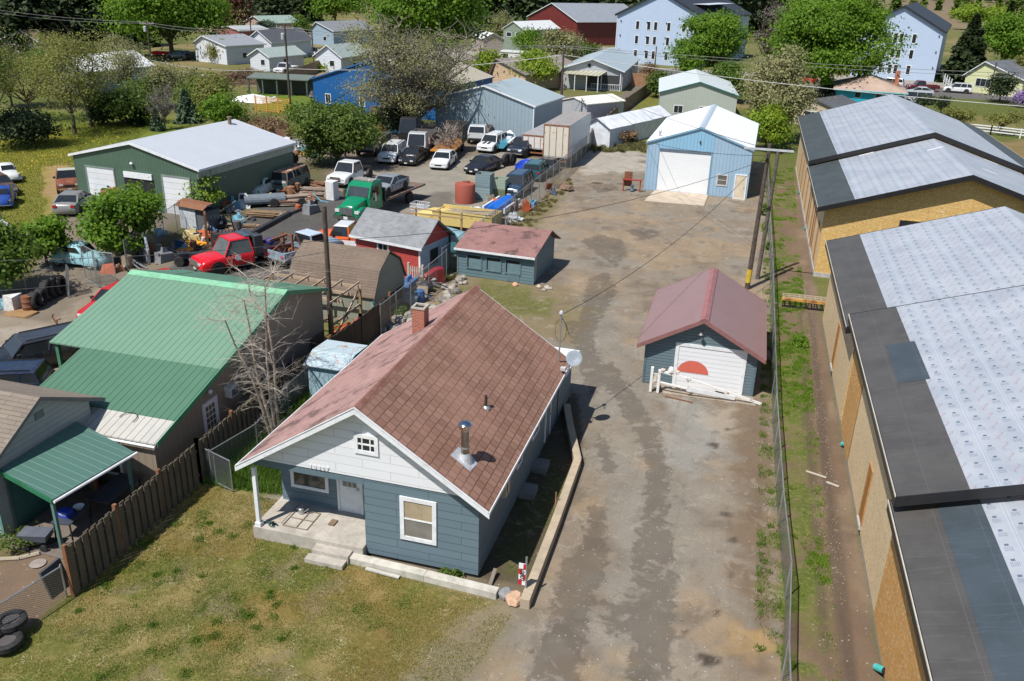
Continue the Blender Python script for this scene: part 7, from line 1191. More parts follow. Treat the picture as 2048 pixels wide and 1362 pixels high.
for s in (-1, 1): MB().box(-2.5, 2.2, s*.985-.006, s*.985+.006, .48, .86).build("white_side_band", WHITE, o)
car("weathered grey-blue old pickup with rusty wrecker gear in its bed", "pickup truck", 'oldpickup', (658, 505), (566, 532), (.2, .3, .42), mat=rusty((.2, .28, .36), .35), roofc=rusty((.4, .48, .58), .2)); wk = COL.objects[-1].parent
MB().box(-1.5, -1.38, -.5, -.38, 1, 2.1).box(-1.5, -1.38, .38, .5, 1, 2.1).bar((-1.44, -.5, 2.0), (-1.44, .5, 2.0), .1).bar((-1.44, 0, 2.0), (-2.9, 0, 1.9), .12).lathe((-1.0, 0, .75), [(.35, 0), (.4, .1), (.35, .22), (.15, .25)], 12).bar((-.6, -.4, .8), (-.9, -.2, 1.9), .12).bar((-2.3, .5, 1.0), (-1.2, .4, 1.6), .08).build("wrecker_boom", RUST, wk)
def beetle(label, pf, pr_, col, group="old cars on the meadow side", mat=None):
    f_, b_ = at(*pf), at(*pr_); d = f_-b_; c = (f_+b_)/2; t = thing("beetle_car", label, "old car", (c.x, c.y, 0), math.atan2(d.y, d.x), group); m = mat or paint(col)
    secs = [(2.0, .35, .35, .62), (1.85, .55, .3, .8), (1.4, .62, .3, .92), (.8, .68, .3, .98), (.62, .7, .3, 1.02), (.2, .72, .3, 1.05), (-.4, .72, .3, 1.05), (-1.0, .68, .3, 1.02), (-1.6, .55, .35, .85), (-1.95, .35, .4, .6)]
    MB().loft([[(x, -w, zl), (x, -w*1.05, (zl+zh)/2), (x, -w*.9, zh-.08), (x, -w*.4, zh), (x, w*.4, zh), (x, w*.9, zh-.08), (x, w*1.05, (zl+zh)/2), (x, w, zl)] for x, w, zl, zh in secs]).build("body", m, t, smooth=2)
    MB().loft([[(x, -w, .95), (x, -w*.97, zh-.16), (x, -w*.75, zh-.03), (x, 0, zh), (x, w*.75, zh-.03), (x, w*.97, zh-.16), (x, w, .95)] for x, w, zh in ((.72, .62, 1.0), (.5, .64, 1.3), (.2, .64, 1.46), (-.2, .64, 1.49), (-.7, .62, 1.42), (-1.1, .56, 1.2), (-1.45, .45, .97))]).build("cabin", m, t, smooth=2)
    for s in (-1, 1): MB().hexa([(.55, s*.655, 1.02), (-.75, s*.645, 1.02), (-.75, s*.66, 1.02), (.55, s*.67, 1.02)], [(.3, s*.62, 1.33), (-.6, s*.61, 1.33), (-.6, s*.635, 1.33), (.3, s*.645, 1.33)]).build("side_window", GL, t)
    MB().hexa([(.7, -.5, 1.03), (.7, .5, 1.03), (.74, .5, 1.03), (.74, -.5, 1.03)], [(.44, -.46, 1.36), (.44, .46, 1.36), (.48, .46, 1.36), (.48, -.46, 1.36)]).build("windscreen", GL, t); MB().hexa([(-1.2, -.3, 1.08), (-1.2, .3, 1.08), (-1.24, .3, 1.08), (-1.24, -.3, 1.08)], [(-.98, -.28, 1.27), (-.98, .28, 1.27), (-1.02, .28, 1.29), (-1.02, -.28, 1.29)]).build("rear_window", GL, t)
    for x in (1.22, -1.15):
        for s in (-1, 1): MB().loft([[(x+dx, s*yy, .3+zz) for yy, zz in ((.5, 0), (.5, h_), (.68, h_*.96), (.8, h_*.6), (.8, 0))] for dx, h_ in ((.55, .15), (.45, .36), (.2, .5), (-.1, .5), (-.35, .36), (-.5, .12))]).build("fender", m, t, smooth=2); wheel(t, x, s*.68, .31, s, plain((.6, .6, .58), .4), .16)
    for s in (-1, 1): MB().lathe((1.72, s*.64, .68), [(.02, -.08), (.11, -.02), (.11, .02), (.03, .05)], 12, 'x').build("headlight", CHROME, t)
    for x in (2.06, -2.02): MB().tube((x, -.72, .42), (x, .72, .42), .045).build("bumper", CHROME, t)
    return t
beetle("white old beetle car on the meadow at the left edge", (32, 372), (2, 348), (.62, .64, .62)); beetle("blue old beetle car at the left edge", (2, 424), (16, 396), (.02, .06, .28)); beetle("light blue old beetle car under peeling tarp by the yard gate", (205, 535), (122, 525), (.25, .5, .58), mat=rusty((.3, .55, .62), .3, .5, (.05, .06, .07))); beetle("white old beetle car wreck beside the dark workshop wall", (500, 400), (545, 378), (.5, .55, .52), mat=rusty((.5, .56, .52), .35), group="scrap cars beside the workshop")
car("dark rusty car wreck at the left edge between the two beetles", "old car", 'sedan', (24, 398), (-25, 372), (.03, .03, .035), mat=rusty((.03, .035, .045), .5), group="old cars on the meadow side"); beetle("white beetle car partly cut off at the far left of the lane", (-2, 470), (-30, 455), (.5, .5, .48))
car("black stripped car wreck at the back corner of the green workshop", "old car", 'sedan', (538, 348), (585, 325), (.015, .015, .02), mat=rusty((.015, .016, .02), .3), group="scrap cars beside the workshop")
vb = car("rusty roofed green van body beside the dark workshop wall", "van", 'van', (548, 392), (612, 362), (.1, .18, .14), mat=rusty((.09, .16, .14), .4), roofc=rusty((.5, .42, .33), .75), wheels=False, group="scrap cars beside the workshop", H=1.8)
car("old rusted red pickup cab with white wheels behind the left shop corner", "old car", 'oldpickup', (142, 398), (140, 360), (.3, .05, .03), mat=rusty((.16, .035, .02), .6), roofc=(.5, .5, .45), group="old cars on the meadow side", L=4.0)
car("black vintage station wagon with white trim beside the paved yard", "station wagon", 'wagon', (18, 742), (135, 715), (.012, .015, .022), group="cars left of the green workshop", roofc=(.03, .035, .045)); car("dark blue hatchback at the left edge behind the grey house roof", "hatchback", 'suv', (-60, 800), (58, 795), (.012, .022, .05), group="cars left of the green workshop", L=4.4, H=1.55)
car("red car peeking out behind the green roof, nearer one", "car", 'sedan', (204, 642), (276, 606), (.45, .01, .012), group="red cars behind the green roof"); car("second red car behind the green roof, by the gate", "car", 'sedan', (284, 602), (345, 588), (.42, .012, .015), group="red cars behind the green roof")
# street and backyard vehicles
G_ = "vehicles by the far road"
car("white SUV parked by the road left of the maroon pickup", "suv", 'suv', (1762, 173), (1797, 176), WHT, group=G_); car("dark maroon pickup parked before the right apartment block", "pickup truck", 'pickup', (1820, 181), (1866, 183), (.12, .012, .02), group=G_); car("silver sedan driving on the road before the apartment block", "sedan", 'sedan', (1818, 189), (1858, 192), SILV, group=G_); car("white SUV parked before the yellow cottage", "suv", 'suv', (1893, 184), (1935, 187), WHT, group=G_); car("silver minivan standing on the grass behind the new building", "minivan", 'van', (1812, 206), (1856, 209), SILV, group=G_); car("bright red car under the giant maple", "car", 'suv', (1592, 164), (1624, 168), (.6, .02, .01), group=G_)
car("white pickup at the gravel drive before the white garages", "pickup truck", 'pickup', (552, 150), (592, 143), WHT, group="vehicles by the white cottages"); car("white truck parked behind the slim dark pole", "pickup truck", 'pickup', (612, 118), (640, 106), WHT, group="vehicles by the white cottages"); car("white SUV between the white pickup and the cottages", "suv", 'suv', (580, 125), (600, 112), (.5, .52, .5), group="vehicles by the white cottages"); car("dark covered car left of the white outbuilding", "car", 'suv', (345, 118), (372, 120), (.05, .06, .06), group="vehicles by the white cottages"); o = MB().loft([[(-2.4, -.5, .3), (2.4, -.5, .3), (2.4, .5, .3), (-2.4, .5, .3)], [(-2.0, -.6, .8), (2.0, -.6, .8), (2.0, .6, .8), (-2.0, .6, .8)], [(-1.2, -.2, 1.0), (1.6, -.2, .95), (1.6, .2, .95), (-1.2, .2, 1.0)]]).build("canoe", paint((.6, .01, .01)), None, loc=at(325, 112)); tag(o, "red upturned canoe right of the left transformer pole", "canoe")
# caravan
rv = thing("caravan", "long white caravan with dark windows before the sage green house", "caravan", at(1000, 132), R(-4)); MB().box(0, 9.5, 0, 2.5, .5, 3.1).build("body", paint((.66, .68, .7)), rv, bevel=.1); MB().box(.5, 1.7, -.02, 0, 1.6, 2.5).box(4.4, 6.2, -.02, 0, 1.6, 2.5).build("window", GL, rv); MB().box(2.5, 3.2, -.03, 0, .6, 2.5).build("door", WHITE, rv); MB().box(0, 9.5, -.015, 0, 2.6, 2.75).build("stripe", DARK, rv)
for x in (4.2, 5.2): wheel(rv, x, .1, .36, -1)
# red tow truck
f_, b_ = at(418, 545), at(552, 518); d = f_-b_; c = (f_+b_)/2; RZ = math.atan2(d.y, d.x)
tt = car("bright red tow truck with black boom facing the gate", "tow truck", 'pickup', None, None, (.62, .006, .015), loc=(c.x, c.y, 0), rz=RZ, bed='none', L=6.3, H=2.05, glassm=GLS, name="tow_truck"); DKM = plain((.025, .025, .028), .45)
MB().box(-3.1, -.35, -.95, .95, .75, .95).build("deck", DKM, tt); MB().box(-1.0, -.45, -1.0, 1.0, .95, 2.1).build("headboard", plain((.05, .055, .06), .4), tt); MB().bar((-.6, 0, 1.9), (-3.6, 0, 2.9), .32, .3).bar((-3.5, 0, 2.85), (-4.4, 0, 3.05), .2, .18).build("boom", DKM, tt); MB().bar((-3.0, 0, .9), (-4.3, 0, .6), .18).bar((-4.2, -.8, .55), (-4.2, .8, .55), .14).build("wheel_lift", DKM, tt)
MB().box(-3.1, -1.0, -1.02, -.75, .55, 1.2).box(-3.1, -1.0, .75, 1.02, .55, 1.2).build("side_box", paint((.12, .008, .012)), tt); MB().box(-.35, .05, -.7, .7, 2.06, 2.14).build("light_bar", plain((.05, .08, .1), .2), tt); MB().lathe((.75, -1.0, .95), [(.2, -.012), (.2, .0)], 16, 'y').build("door_emblem", WHITE, tt); MB().lathe((.75, 1.0, .95), [(.2, 0), (.2, .012)], 16, 'y').build("door_emblem", WHITE, tt); MB().box(3.16, 3.24, -.55, .55, .62, .98).build("chrome_grille", CHROME, tt)
# blue hook bundle on the deck
MB().rock((-1.9, .2, 1.35), .3, .8, 4).build("blue_bundle", plain((.02, .05, .3), .6), tt)
# green flatbed recovery truck with a silver coupe on the bed
f_, b_ = at(694, 450), at(800, 402); d = f_-b_; RZ = math.atan2(d.y, d.x); c = at(716, 440); u = Vector((math.cos(RZ), math.sin(RZ), 0)); LOC = f_-u*3.6
gt = thing("flatbed_truck", "big green flatbed truck carrying a silver coupe", "truck", (LOC.x, LOC.y, 0), RZ, "vehicles in the salvage yard"); GP = paint((.0, .2, .09), .25, .06)
MB().loft([[(x, -w, z0), (x, -w, z1-.12), (x, -w*.7, z1), (x, w*.7, z1), (x, w, z1-.12), (x, w, z0)] for x, w, z0, z1 in ((3.6, .55, .75, 1.35), (3.45, .68, .7, 1.5), (2.6, .74, .7, 1.72), (1.9, .8, .7, 1.85))]).build("hood", GP, gt, smooth=2)
for s in (-1, 1): MB().loft([[(x, s*.6, .7), (x, s*.6, z), (x, s*1.02, z-.06), (x, s*1.12, z-.3), (x, s*1.12, .7)] for x, z in ((3.5, .95), (3.3, 1.2), (2.8, 1.32), (2.3, 1.28), (2.0, 1.0))]).build("fender", GP, gt, smooth=2); MB().box(3.46, 3.56, s*.84-.18, s*.84+.18, .92, 1.14).build("headlight", plain((.6, .62, .62), .15), gt)
MB().loft([[(1.95, -1.02, .7), (1.95, 1.02, .7), (-.1, 1.02, .7), (-.1, -1.02, .7)], [(1.95, -1.05, 1.8), (1.95, 1.05, 1.8), (-.1, 1.05, 1.8), (-.1, -1.05, 1.8)], [(1.55, -.98, 2.6), (1.55, .98, 2.6), (-.1, 1.0, 2.6), (-.1, -1.0, 2.6)], [(1.2, -.9, 2.82), (1.2, .9, 2.82), (-.1, .95, 2.85), (-.1, -.95, 2.85)]]).build("cab", GP, gt)
MB().hexa([(1.97, -.9, 1.84), (1.97, .9, 1.84), (1.99, .9, 1.84), (1.99, -.9, 1.84)], [(1.6, -.85, 2.52), (1.6, .85, 2.52), (1.63, .85, 2.52), (1.63, -.85, 2.52)]).build("windscreen", glass((.04, .05, .055)), gt)
for s in (-1, 1): MB().hexa([(1.6, s*1.05, 1.8), (.5, s*1.05, 1.8), (.5, s*1.07, 1.8), (1.6, s*1.07, 1.8)], [(1.35, s*.99, 2.45), (.5, s*.99, 2.45), (.5, s*1.02, 2.45), (1.35, s*1.02, 2.45)]).build("side_window", GL, gt); MB().box(1.5, 1.65, s*1.3-.1, s*1.3+.1, 1.6, 2.2).bar((1.5, s*1.05, 2.1), (1.55, s*1.25, 2.1), .04).build("mirror", CHROME, gt)
MB().box(3.56, 3.63, -.5, .5, .8, 1.32).build("grille", plain((.35, .36, .38), .3, .8), gt); MB().box(3.55, 3.72, -1.1, 1.1, .42, .7).build("front_bumper", CHROME, gt); MB().box(3.72, 3.735, -.2, .15, .45, .66).build("number_plate", WHITE, gt)
MB().box(.2, 1.0, -.85, .85, 2.85, 2.95).build("light_bar", plain((.3, .28, .25), .3), gt); MB().lathe((.9, .45, 2.83), [(.1, 0), (.1, .1), (.05, .14)], 10).build("beacon", WHITE, gt)
MB().hexa([(-.35, -1.25, 1.12), (-.35, 1.25, 1.12), (-7.1, 1.25, 1.02), (-7.1, -1.25, 1.02)], [(-.35, -1.25, 1.27), (-.35, 1.25, 1.27), (-7.1, 1.25, 1.17), (-7.1, -1.25, 1.17)]).build("flatbed", rusty((.16, .14, .12), .5, .6), gt); MB().box(-.35, -.2, -1.2, 1.2, 1.2, 2.2).build("headboard", DKM, gt); MB().box(-6.5, 1.9, -.42, -.3, .7, .95).box(-6.5, 1.9, .3, .42, .7, .95).build("chassis", DKM, gt)
for x in (2.75, -4.6):
    for s in (-1, 1): wheel(gt, x, s*.98, .5, s, CHROME, .3)
cl = LOC-u*2.75; car("silver coupe chained on the bed of the green truck", "coupe", 'coupe', None, None, (.24, .26, .29), loc=(cl.x, cl.y, 1.22), rz=RZ, group="vehicles in the salvage yard")
# white cab-and-chassis truck
t = car("white cab-and-chassis truck with chrome grille left of the big green shrub road end", "truck", 'pickup', (668, 378), (738, 348), WHT, bed='none', L=6.2, H=1.95, name="chassis_truck"); t['label'] = "white cab-and-chassis truck before the large round shrub"; MB().box(-3.0, 0, -.4, -.3, .7, .9).box(-3.0, 0, .3, .4, .7, .9).box(-2.6, -2.2, -.7, .7, .6, 1.0).build("chassis", DKM, t); MB().box(3.02, 3.14, -.5, .5, .62, .98).build("chrome_grille", CHROME, t)
# trucks at the back of the yard
def lorry(label, pf, pr_, cabc, H=2.3, L=7, bedm=None, side=0, load=None, cab=True, name="truck", cl_=1.9):
    f_, b_ = at(*pf), at(*pr_); d = (f_-b_).normalized(); RZ = math.atan2(d.y, d.x); t = thing(name, label, "truck", (f_.x-d.x*L/2, f_.y-d.y*L/2, 0), RZ, "vehicles in the salvage yard"); x0 = L/2
    if cab: MB().loft([[(x0, -.95, .6), (x0, .95, .6), (x0-cl_, 1.0, .6), (x0-cl_, -1.0, .6)], [(x0-.05, -.98, 1.35), (x0-.05, .98, 1.35), (x0-cl_, 1.0, 1.35), (x0-cl_, -1.0, 1.35)], [(x0-.7, -.85, H), (x0-.7, .85, H), (x0-cl_, .9, H), (x0-cl_, -.9, H)]]).build("cab", paint(cabc), t); MB().hexa([(x0-.06, -.85, 1.4), (x0-.06, .85, 1.4), (x0-.02, .85, 1.4), (x0-.02, -.85, 1.4)], [(x0-.64, -.78, H-.1), (x0-.64, .78, H-.1), (x0-.58, .78, H-.08), (x0-.58, -.78, H-.08)]).build("windscreen", GL, t); MB().box(x0, x0+.08, -.9, .9, .5, .75).build("front_bumper", DKM, t)
    xb = x0-cl_-.1 if cab else x0; MB().box(-x0, xb, -1.2, 1.2, .95, 1.1).build("deck", bedm or rusty((.2, .16, .12), .5), t)
    if side: b = MB(); b.box(-x0, xb, -1.2, -1.13, 1.1, 1.1+side).box(-x0, xb, 1.13, 1.2, 1.1, 1.1+side).box(-x0, -x0+.07, -1.13, 1.13, 1.1, 1.1+side); b.build("side_wall", rusty((.1, .1, .1), .3), t)
    for x in (x0-.9, -x0+1.4):
        for s in (-1, 1): wheel(t, x, s*.95, .46, s, None, .28)
    return t
bt = lorry("rusty flatbed truck loaded with grey brush in the middle of the back row", (885, 322), (925, 285), (.4, .4, .4), L=7.2, cab=False, bedm=rusty((.4, .2, .05), .6)); MB().box(-3.6, -3.45, -1.2, 1.2, 1.1, 3.0).box(-3.45, -1.0, 1.1, 1.2, 1.1, 2.8).build("stake_side", plain((.05, .045, .04), .8), bt); MB().box(3.6, 3.68, -1.25, 1.25, .95, 1.12).build("orange_edge", plain((.6, .25, .02), .6), bt)
t = thing("brush_load", "grey load of cut brush heaped on the rusty flatbed", "brush load", bt.location+Vector((0, 0, 1.12)), bt.rotation_euler.z); b = MB(); q = random.Random(8)
for k in range(260): x, y, z = q.uniform(-2.9, 3.0), q.uniform(-1.1, 1.1), q.uniform(0, 1.5)*(1 if q.random() < .8 else 1.4); b.bar((x, y, z), (x+q.uniform(-1, 1), y+q.uniform(-.6, .6), z+q.uniform(-.2, .7)), q.uniform(.02, .06))
b.build("twigs", plain((.24, .2, .17), .9, 0, .3), t)
lorry("grey dump truck with raised side walls left of the brush truck", (832, 318), (875, 272), (.5, .52, .54), L=6.5, side=.9, H=2.5); lorry("black cabbed crane truck at the left end of the back row", (815, 292), (845, 258), (.02, .02, .022), L=5.0, H=2.9, side=.5); lorry("white pickup truck behind the brush truck, beside the grey metal building", (952, 290), (975, 262), (.55, .57, .58), L=5.2, H=2.0, side=.4)
lorry("silvery old flatbed pickup between the shrub and the white SUV", (730, 315), (790, 275), (.3, .3, .3), L=6, H=1.9, side=.6)
# semi trailers
def trailer(label, p0, rz, w, l, h, m, doorm, roofm, z0=1.0):
    t = thing("semi_trailer", label, "trailer", p0, rz, "trailers at the back of the lot"); MB().box(0, w, 0, l, z0, h).build("box_body", m, t); MB().box(-.02, w+.02, -.02, l+.02, h, h+.03).build("trailer_roof", roofm, t); MB().box(.08, w-.08, -.03, 0, z0+.1, h-.15).build("rear_door", doorm, t); fr = rusty((.3, .13, .07), .7); MB().box(-.02, .08, -.05, 0, z0-.1, h).box(w-.08, w+.02, -.05, 0, z0-.1, h).box(.08, w-.08, -.05, 0, h-.15, h).build("door_frame", fr, t)
    b = MB(); [b.box(w*k-.025, w*k+.025, -.06, -.03, z0+.12, h-.2) for k in (.24, .5, .76)]; b.build("lock_bar", fr, t); MB().box(.1, w-.1, -.1, 0, z0-.45, z0-.3).box(.3, .4, -.05, 0, z0-.3, z0).box(w-.4, w-.3, -.05, 0, z0-.3, z0).build("underride_bar", RUST, t)
    for y in (1.2, 2.5, l-2.5):
        for x, s in ((.25, -1), (w-.25, 1)): wh = MB().lathe((x, y, .5), [(.3, -.14), (.48, -.14), (.5, -.08), (.5, .08), (.48, .14), (.3, .14)], 16, 'x').build("wheel", RUBBER, t, smooth=2)
    return t
a = at(1083, 330); trailer("white semi trailer with rust-streaked rear doors beside the yard fence", (-20.55, 85.5, 0), R(-1.5), 2.6, 9.6, 4.2, ribbed((.66, .71, .76), 1.2, .02, .75, 0, .4, .1), rusty((.6, .56, .46), .12), plain((.28, .26, .25), .7)); trailer("grey-roofed low trailer left of the white semi trailer", (-23.9, 90.0, 0), R(-3), 2.6, 7.5, 2.25, plain((.5, .5, .5), .6), rusty((.6, .58, .55), .2), plain((.3, .3, .31), .7), .8)
# boat
bo = thing("boat", "white and blue motor boat on a trailer behind the striped SUV", "boat", at(1010, 290, .3), math.atan2(*(lambda v: (v.y, v.x))(at(1040, 262)-at(995, 300)))); MB().loft([[(x, -w*.4, .1+k_), (x, -w, .75+k_), (x, w, .75+k_), (x, w*.4, .1+k_)] for x, w, k_ in ((-2.7, .95, 0), (-1.5, 1.05, 0), (.5, 1.05, .02), (1.9, .7, .12), (2.7, .08, .35))]).build("hull", paint((.06, .3, .42)), bo, smooth=2); MB().loft([[(x, -w, .76+k_), (x, -w*.85, .84+k_), (x, w*.85, .84+k_), (x, w, .76+k_)] for x, w, k_ in ((.6, 1.05, .02), (1.9, .7, .12), (2.68, .08, .35))]).box(-2.7, .6, -1.05, -.8, .72, .84).box(-2.7, .6, .8, 1.05, .72, .84).build("deck", WHITE, bo)
for s in (-1, 1): MB().hexa([(.7, s*.15, .84), (.5, s*.95, .84), (.46, s*.95, .84), (.66, s*.15, .84)], [(.5, s*.15, 1.25), (.3, s*.9, 1.2), (.26, s*.9, 1.2), (.46, s*.15, 1.25)]).build("windscreen", glass((.2, .25, .28)), bo); MB().box(-.6, .0, s*.5-.25, s*.5+.25, .5, 1.0).build("seat", WHITE, bo)
# ---------------------------------------------------------------- yard clutter, every piece its own thing
def crate(label, px, py, w_, d_, h_, c, z=0, rz=0, grp="wooden bins", off=(0, 0)):
    p = at(px, py); t = thing("wooden_bin", label, "crate", (p.x+off[0], p.y+off[1], z), R(rz), grp); m = ribbed(c, .22, .04, .45, 1, .7, 0, .08, .25)
    b = MB(); b.box(0, w_, 0, .05, 0, h_).box(0, w_, d_-.05, d_, 0, h_).box(0, .05, .05, d_-.05, 0, h_).box(w_-.05, w_, .05, d_-.05, 0, h_); b.build("side_boards", m, t); MB().box(.05, w_-.05, .05, d_-.05, .05, h_-.35).build("filling", wood((.3, .2, .1)), t); return t
crate("blue-grey wooden bin standing on another beside the red tank, open top one", 1040, 392, 1.3, 1.3, 1.05, (.2, .28, .3), 1.1); crate("lower blue-grey wooden bin beneath the open one beside the red tank", 1040, 392, 1.3, 1.3, 1.06, (.24, .33, .35)); 
p = at(983, 400)
for o_ in [o for o in COL.objects if o.name.startswith("wooden_bin")]: o_.location.x, o_.location.y = at(950, 398)[:2]
crate("upper green-grey wooden bin right of the taller stack", 985, 396, 1.1, 1.2, .85, (.3, .38, .3), .8); crate("lower dark green wooden bin under the green-grey one", 985, 396, 1.1, 1.2, .78, (.14, .17, .1))
t = thing("steel_tank", "rust-red round steel tank standing among the yard clutter", "tank", at(930, 404)); MB().lathe((0, 0, 0), [(.85, 0), (.85, 1.55), (.83, 1.58), (.3, 1.66), (.05, 1.7)], 26).build("tank_shell", rusty((.3, .07, .045), .25), t, smooth=2); MB().lathe((.1, .1, 1.64), [(.22, 0), (.22, .12), (.1, .16)], 12).bar((-.2, 0, 1.75), (.4, .1, 1.8), .06).build("hatch", RUST, t)
# yellow dump body with lumber
t = thing("dump_body", "yellow steel dump body loaded with lumber behind the red shed", "container", at(918, 462), R(-4)); YL = rusty((.58, .45, .16), .12); b = MB(); b.box(-2.2, 2.6, 0, .07, .3, 1.35).box(-2.2, 2.6, 2.1, 2.17, .3, 1.35).box(2.53, 2.6, .07, 2.1, .3, 1.35).box(-2.2, -2.13, .07, 2.1, .3, 1.2).box(-2.13, 2.53, .07, 2.1, .3, .4).box(-2.25, 2.65, -.05, .0, 1.28, 1.4); b.build("steel_sides", YL, t, bevel=.01); b = MB(); q = random.Random(2)
for k in range(16): y = .25+q.random()*1.7; b.bar((-1.9+q.random()*.6, y, .95+q.random()*.35), (2.4, y+q.uniform(-.3, .3), 1.0+q.random()*.35), .1, .05)
b.build("lumber", wood((.33, .28, .2), .5), t)
t = thing("truck_cab_hood", "pale yellow rounded truck hood left of the dump body", "vehicle part", at(862, 452), R(-6)); MB().loft([[(x, -.1, 0), (x, -.05, h_*.8), (x, .4, h_), (x, 1.4, h_), (x, 1.8, h_*.8), (x, 1.85, 0)] for x, h_ in ((-1.9, .35), (-1.4, .8), (-.4, 1.1), (.5, 1.15), (1.2, 1.1))]).build("hood_shell", YL, t, smooth=2)
t = thing("timber_rack", "brown timber rack with a pale yellow bar before the dump body", "rack", at(870, 470), R(-3)); b = MB()
for x in (-1.6, .3, 2.0): b.box(x, x+.12, 0, .12, 0, 1.9)
b.bar((-2.2, 0, 1.45), (2.2, 0, 1.5), .1).bar((-2.0, 0, 1.8), (.4, 0, 1.85), .07).bar((-1.5, 0, .5), (-.2, 0, 1.4), .06); b.build("rack_bar", wood((.36, .25, .14)), t)
t = thing("tarp_boat", "bright blue tarp over a narrow trailer by the yard fence", "tarp", at(1000, 425), math.atan2(*(lambda v: (v.y, v.x))(at(1035, 392)-at(985, 425)))); MB().loft([[(x, -w_, .5), (x, -w_*.8, .85), (x, 0, 1.05), (x, w_*.8, .82), (x, w_, .45)] for x, w_ in ((-2.0, .35), (-1.6, .6), (-.5, .75), (.8, .7), (2.1, .6))]).build("sheet", plain((.01, .13, .55), .55, 0, .15, 2), t); MB().box(-1.5, 2.3, -.95, -.8, .35, .75).box(-1.6, 2.2, .8, .95, .4, .8).build("side_board", WHITE, t); wheel(t, .2, -.9, .32, -1)
t = thing("blue_tarp_heap", "crumpled royal blue tarp heap beside the black tyres", "tarp", at(1062, 342)); b = MB(); q = random.Random(4)
b.loft([[(1.4*math.cos(a)*s*q.uniform(.8, 1.15), .8*math.sin(a)*s*q.uniform(.8, 1.2), z+q.uniform(-.06, .06)) for a in np.linspace(0, 2*PI, 13)[:-1]] for s, z in ((1.1, .02), (1.0, .5), (.85, .95), (.5, 1.1), (.1, 1.12))]); b.build("sheet", plain((.01, .05, .42), .5, 0, .3, 4), t)
tyre("front tractor tyre with deep tread before the navy pickup", at(1012, 332), .62, .4, 'y', R(70), "tractor tyres"); tyre("second tractor tyre leaning beside the first, before the navy pickup", at(1024, 330), .6, .4, 'y', R(72), "tractor tyres")
# big truck tyres on the paved yard
for k, (px, py, r, lab) in enumerate(((98, 600, .62, "leftmost of the three big black tyres standing in a row"), (110, 594, .62, "middle one of the three big black tyres standing in a row"), (121, 590, .6, "rightmost of the three big black tyres by the steel grille"), (72, 618, .5, "smaller black tyre left of the big tyre row"), (84, 611, .5, "second smaller black tyre beside the big tyre row"))): tyre(lab, at(px, py), r, .42, 'x', R(18), "big tyres on the paved yard", rim=False)
t = thing("steel_grille", "grey steel bar grille leaning on the fence post beside the big tyres", "grille", at(133, 588), R(-40)); b = MB()
for k in range(7): b.bar((k*.13, 0, 0), (k*.13-.1, .25, 1.75), .06)
b.build("grille_bar", STEEL, t)
t = thing("barrel", "rusty brown barrel left of the smaller tyres", "barrel", at(58, 622)); MB().lathe((0, 0, 0), [(.29, 0), (.29, .28), (.305, .3), (.29, .32), (.29, .58), (.305, .6), (.29, .62), (.29, .88)], 18).build("drum", RUST, t, smooth=2)
for px, py, lab, c, s in ((30, 618, "white broken appliance in the scrap heap at the left edge", (.6, .6, .58), (.35, .4, .9)), (15, 612, "pale blue plastic box in the scrap heap at the left edge", (.25, .45, .55), (.5, .5, .4)), (42, 628, "brown cardboard scrap on the pavement before the barrel", (.3, .18, .08), (.8, .5, .12))):
    b = MB(); b.hexa([(-s[0], -s[1], 0), (s[0], -s[1], 0), (s[0], s[1], 0), (-s[0], s[1], 0)], [(-s[0]*.8, -s[1]*.9, s[2]), (s[0]*.9, -s[1], s[2]*.9), (s[0], s[1]*.8, s[2]), (-s[0], s[1], s[2]*.8)]); o = b.build("scrap_piece", plain(c, .7, 0, .15, 3, .3), None, loc=at(px, py)); tag(o, lab, "scrap piece", "scrap at the left edge")
t = thing("rusty_stand", "small rusty iron figure-like stand on the concrete before the green roof", "stand", at(118, 672)); b = MB(); b.path([(-.1, 0, 0), (0, 0, .55), (.05, 0, .9), (.3, 0, 1.0)], .04, 5).path([(.15, 0, 0), (0, 0, .55)], .04, 5).path([(0, 0, .7), (-.2, 0, 1.05), (-.1, 0, 1.2)], .04, 5); b.build("iron", RUST, t)
# forklift
t = thing("forklift", "rusty forklift with tall mast behind the red tow truck", "forklift", at(442, 495), R(215)); MB().box(-1.2, .6, -.55, .55, .35, 1.1).build("body", rusty((.05, .05, .055), .4), t); b = MB(); b.box(.75, .9, -.45, -.33, .1, 2.5).box(.75, .9, .33, .45, .1, 2.5).box(.78, .88, -.33, .33, 2.35, 2.48).box(.78, .88, -.33, .33, 1.2, 1.3); b.build("mast", rusty((.13, .08, .05), .7), t)
b = MB(); [b.bar(p_, (p_[0]*.8, p_[1], 2.15), .07) for p_ in ((.5, -.5, 1.1), (.5, .5, 1.1), (-1.0, -.5, 1.1), (-1.0, .5, 1.1))]; [b.bar((-.9+k*.22, -.52, 2.18), (-.9+k*.22, .52, 2.18), .04) for k in range(7)]; b.build("overhead_guard", DARK, t); MB().box(.9, 1.9, -.35, -.22, .08, .14).box(.9, 1.9, .22, .35, .08, .14).build("fork", DARK, t)
for x in (.3, -.9):
    for s in (-1, 1): wheel(t, x, s*.5, .3, s)
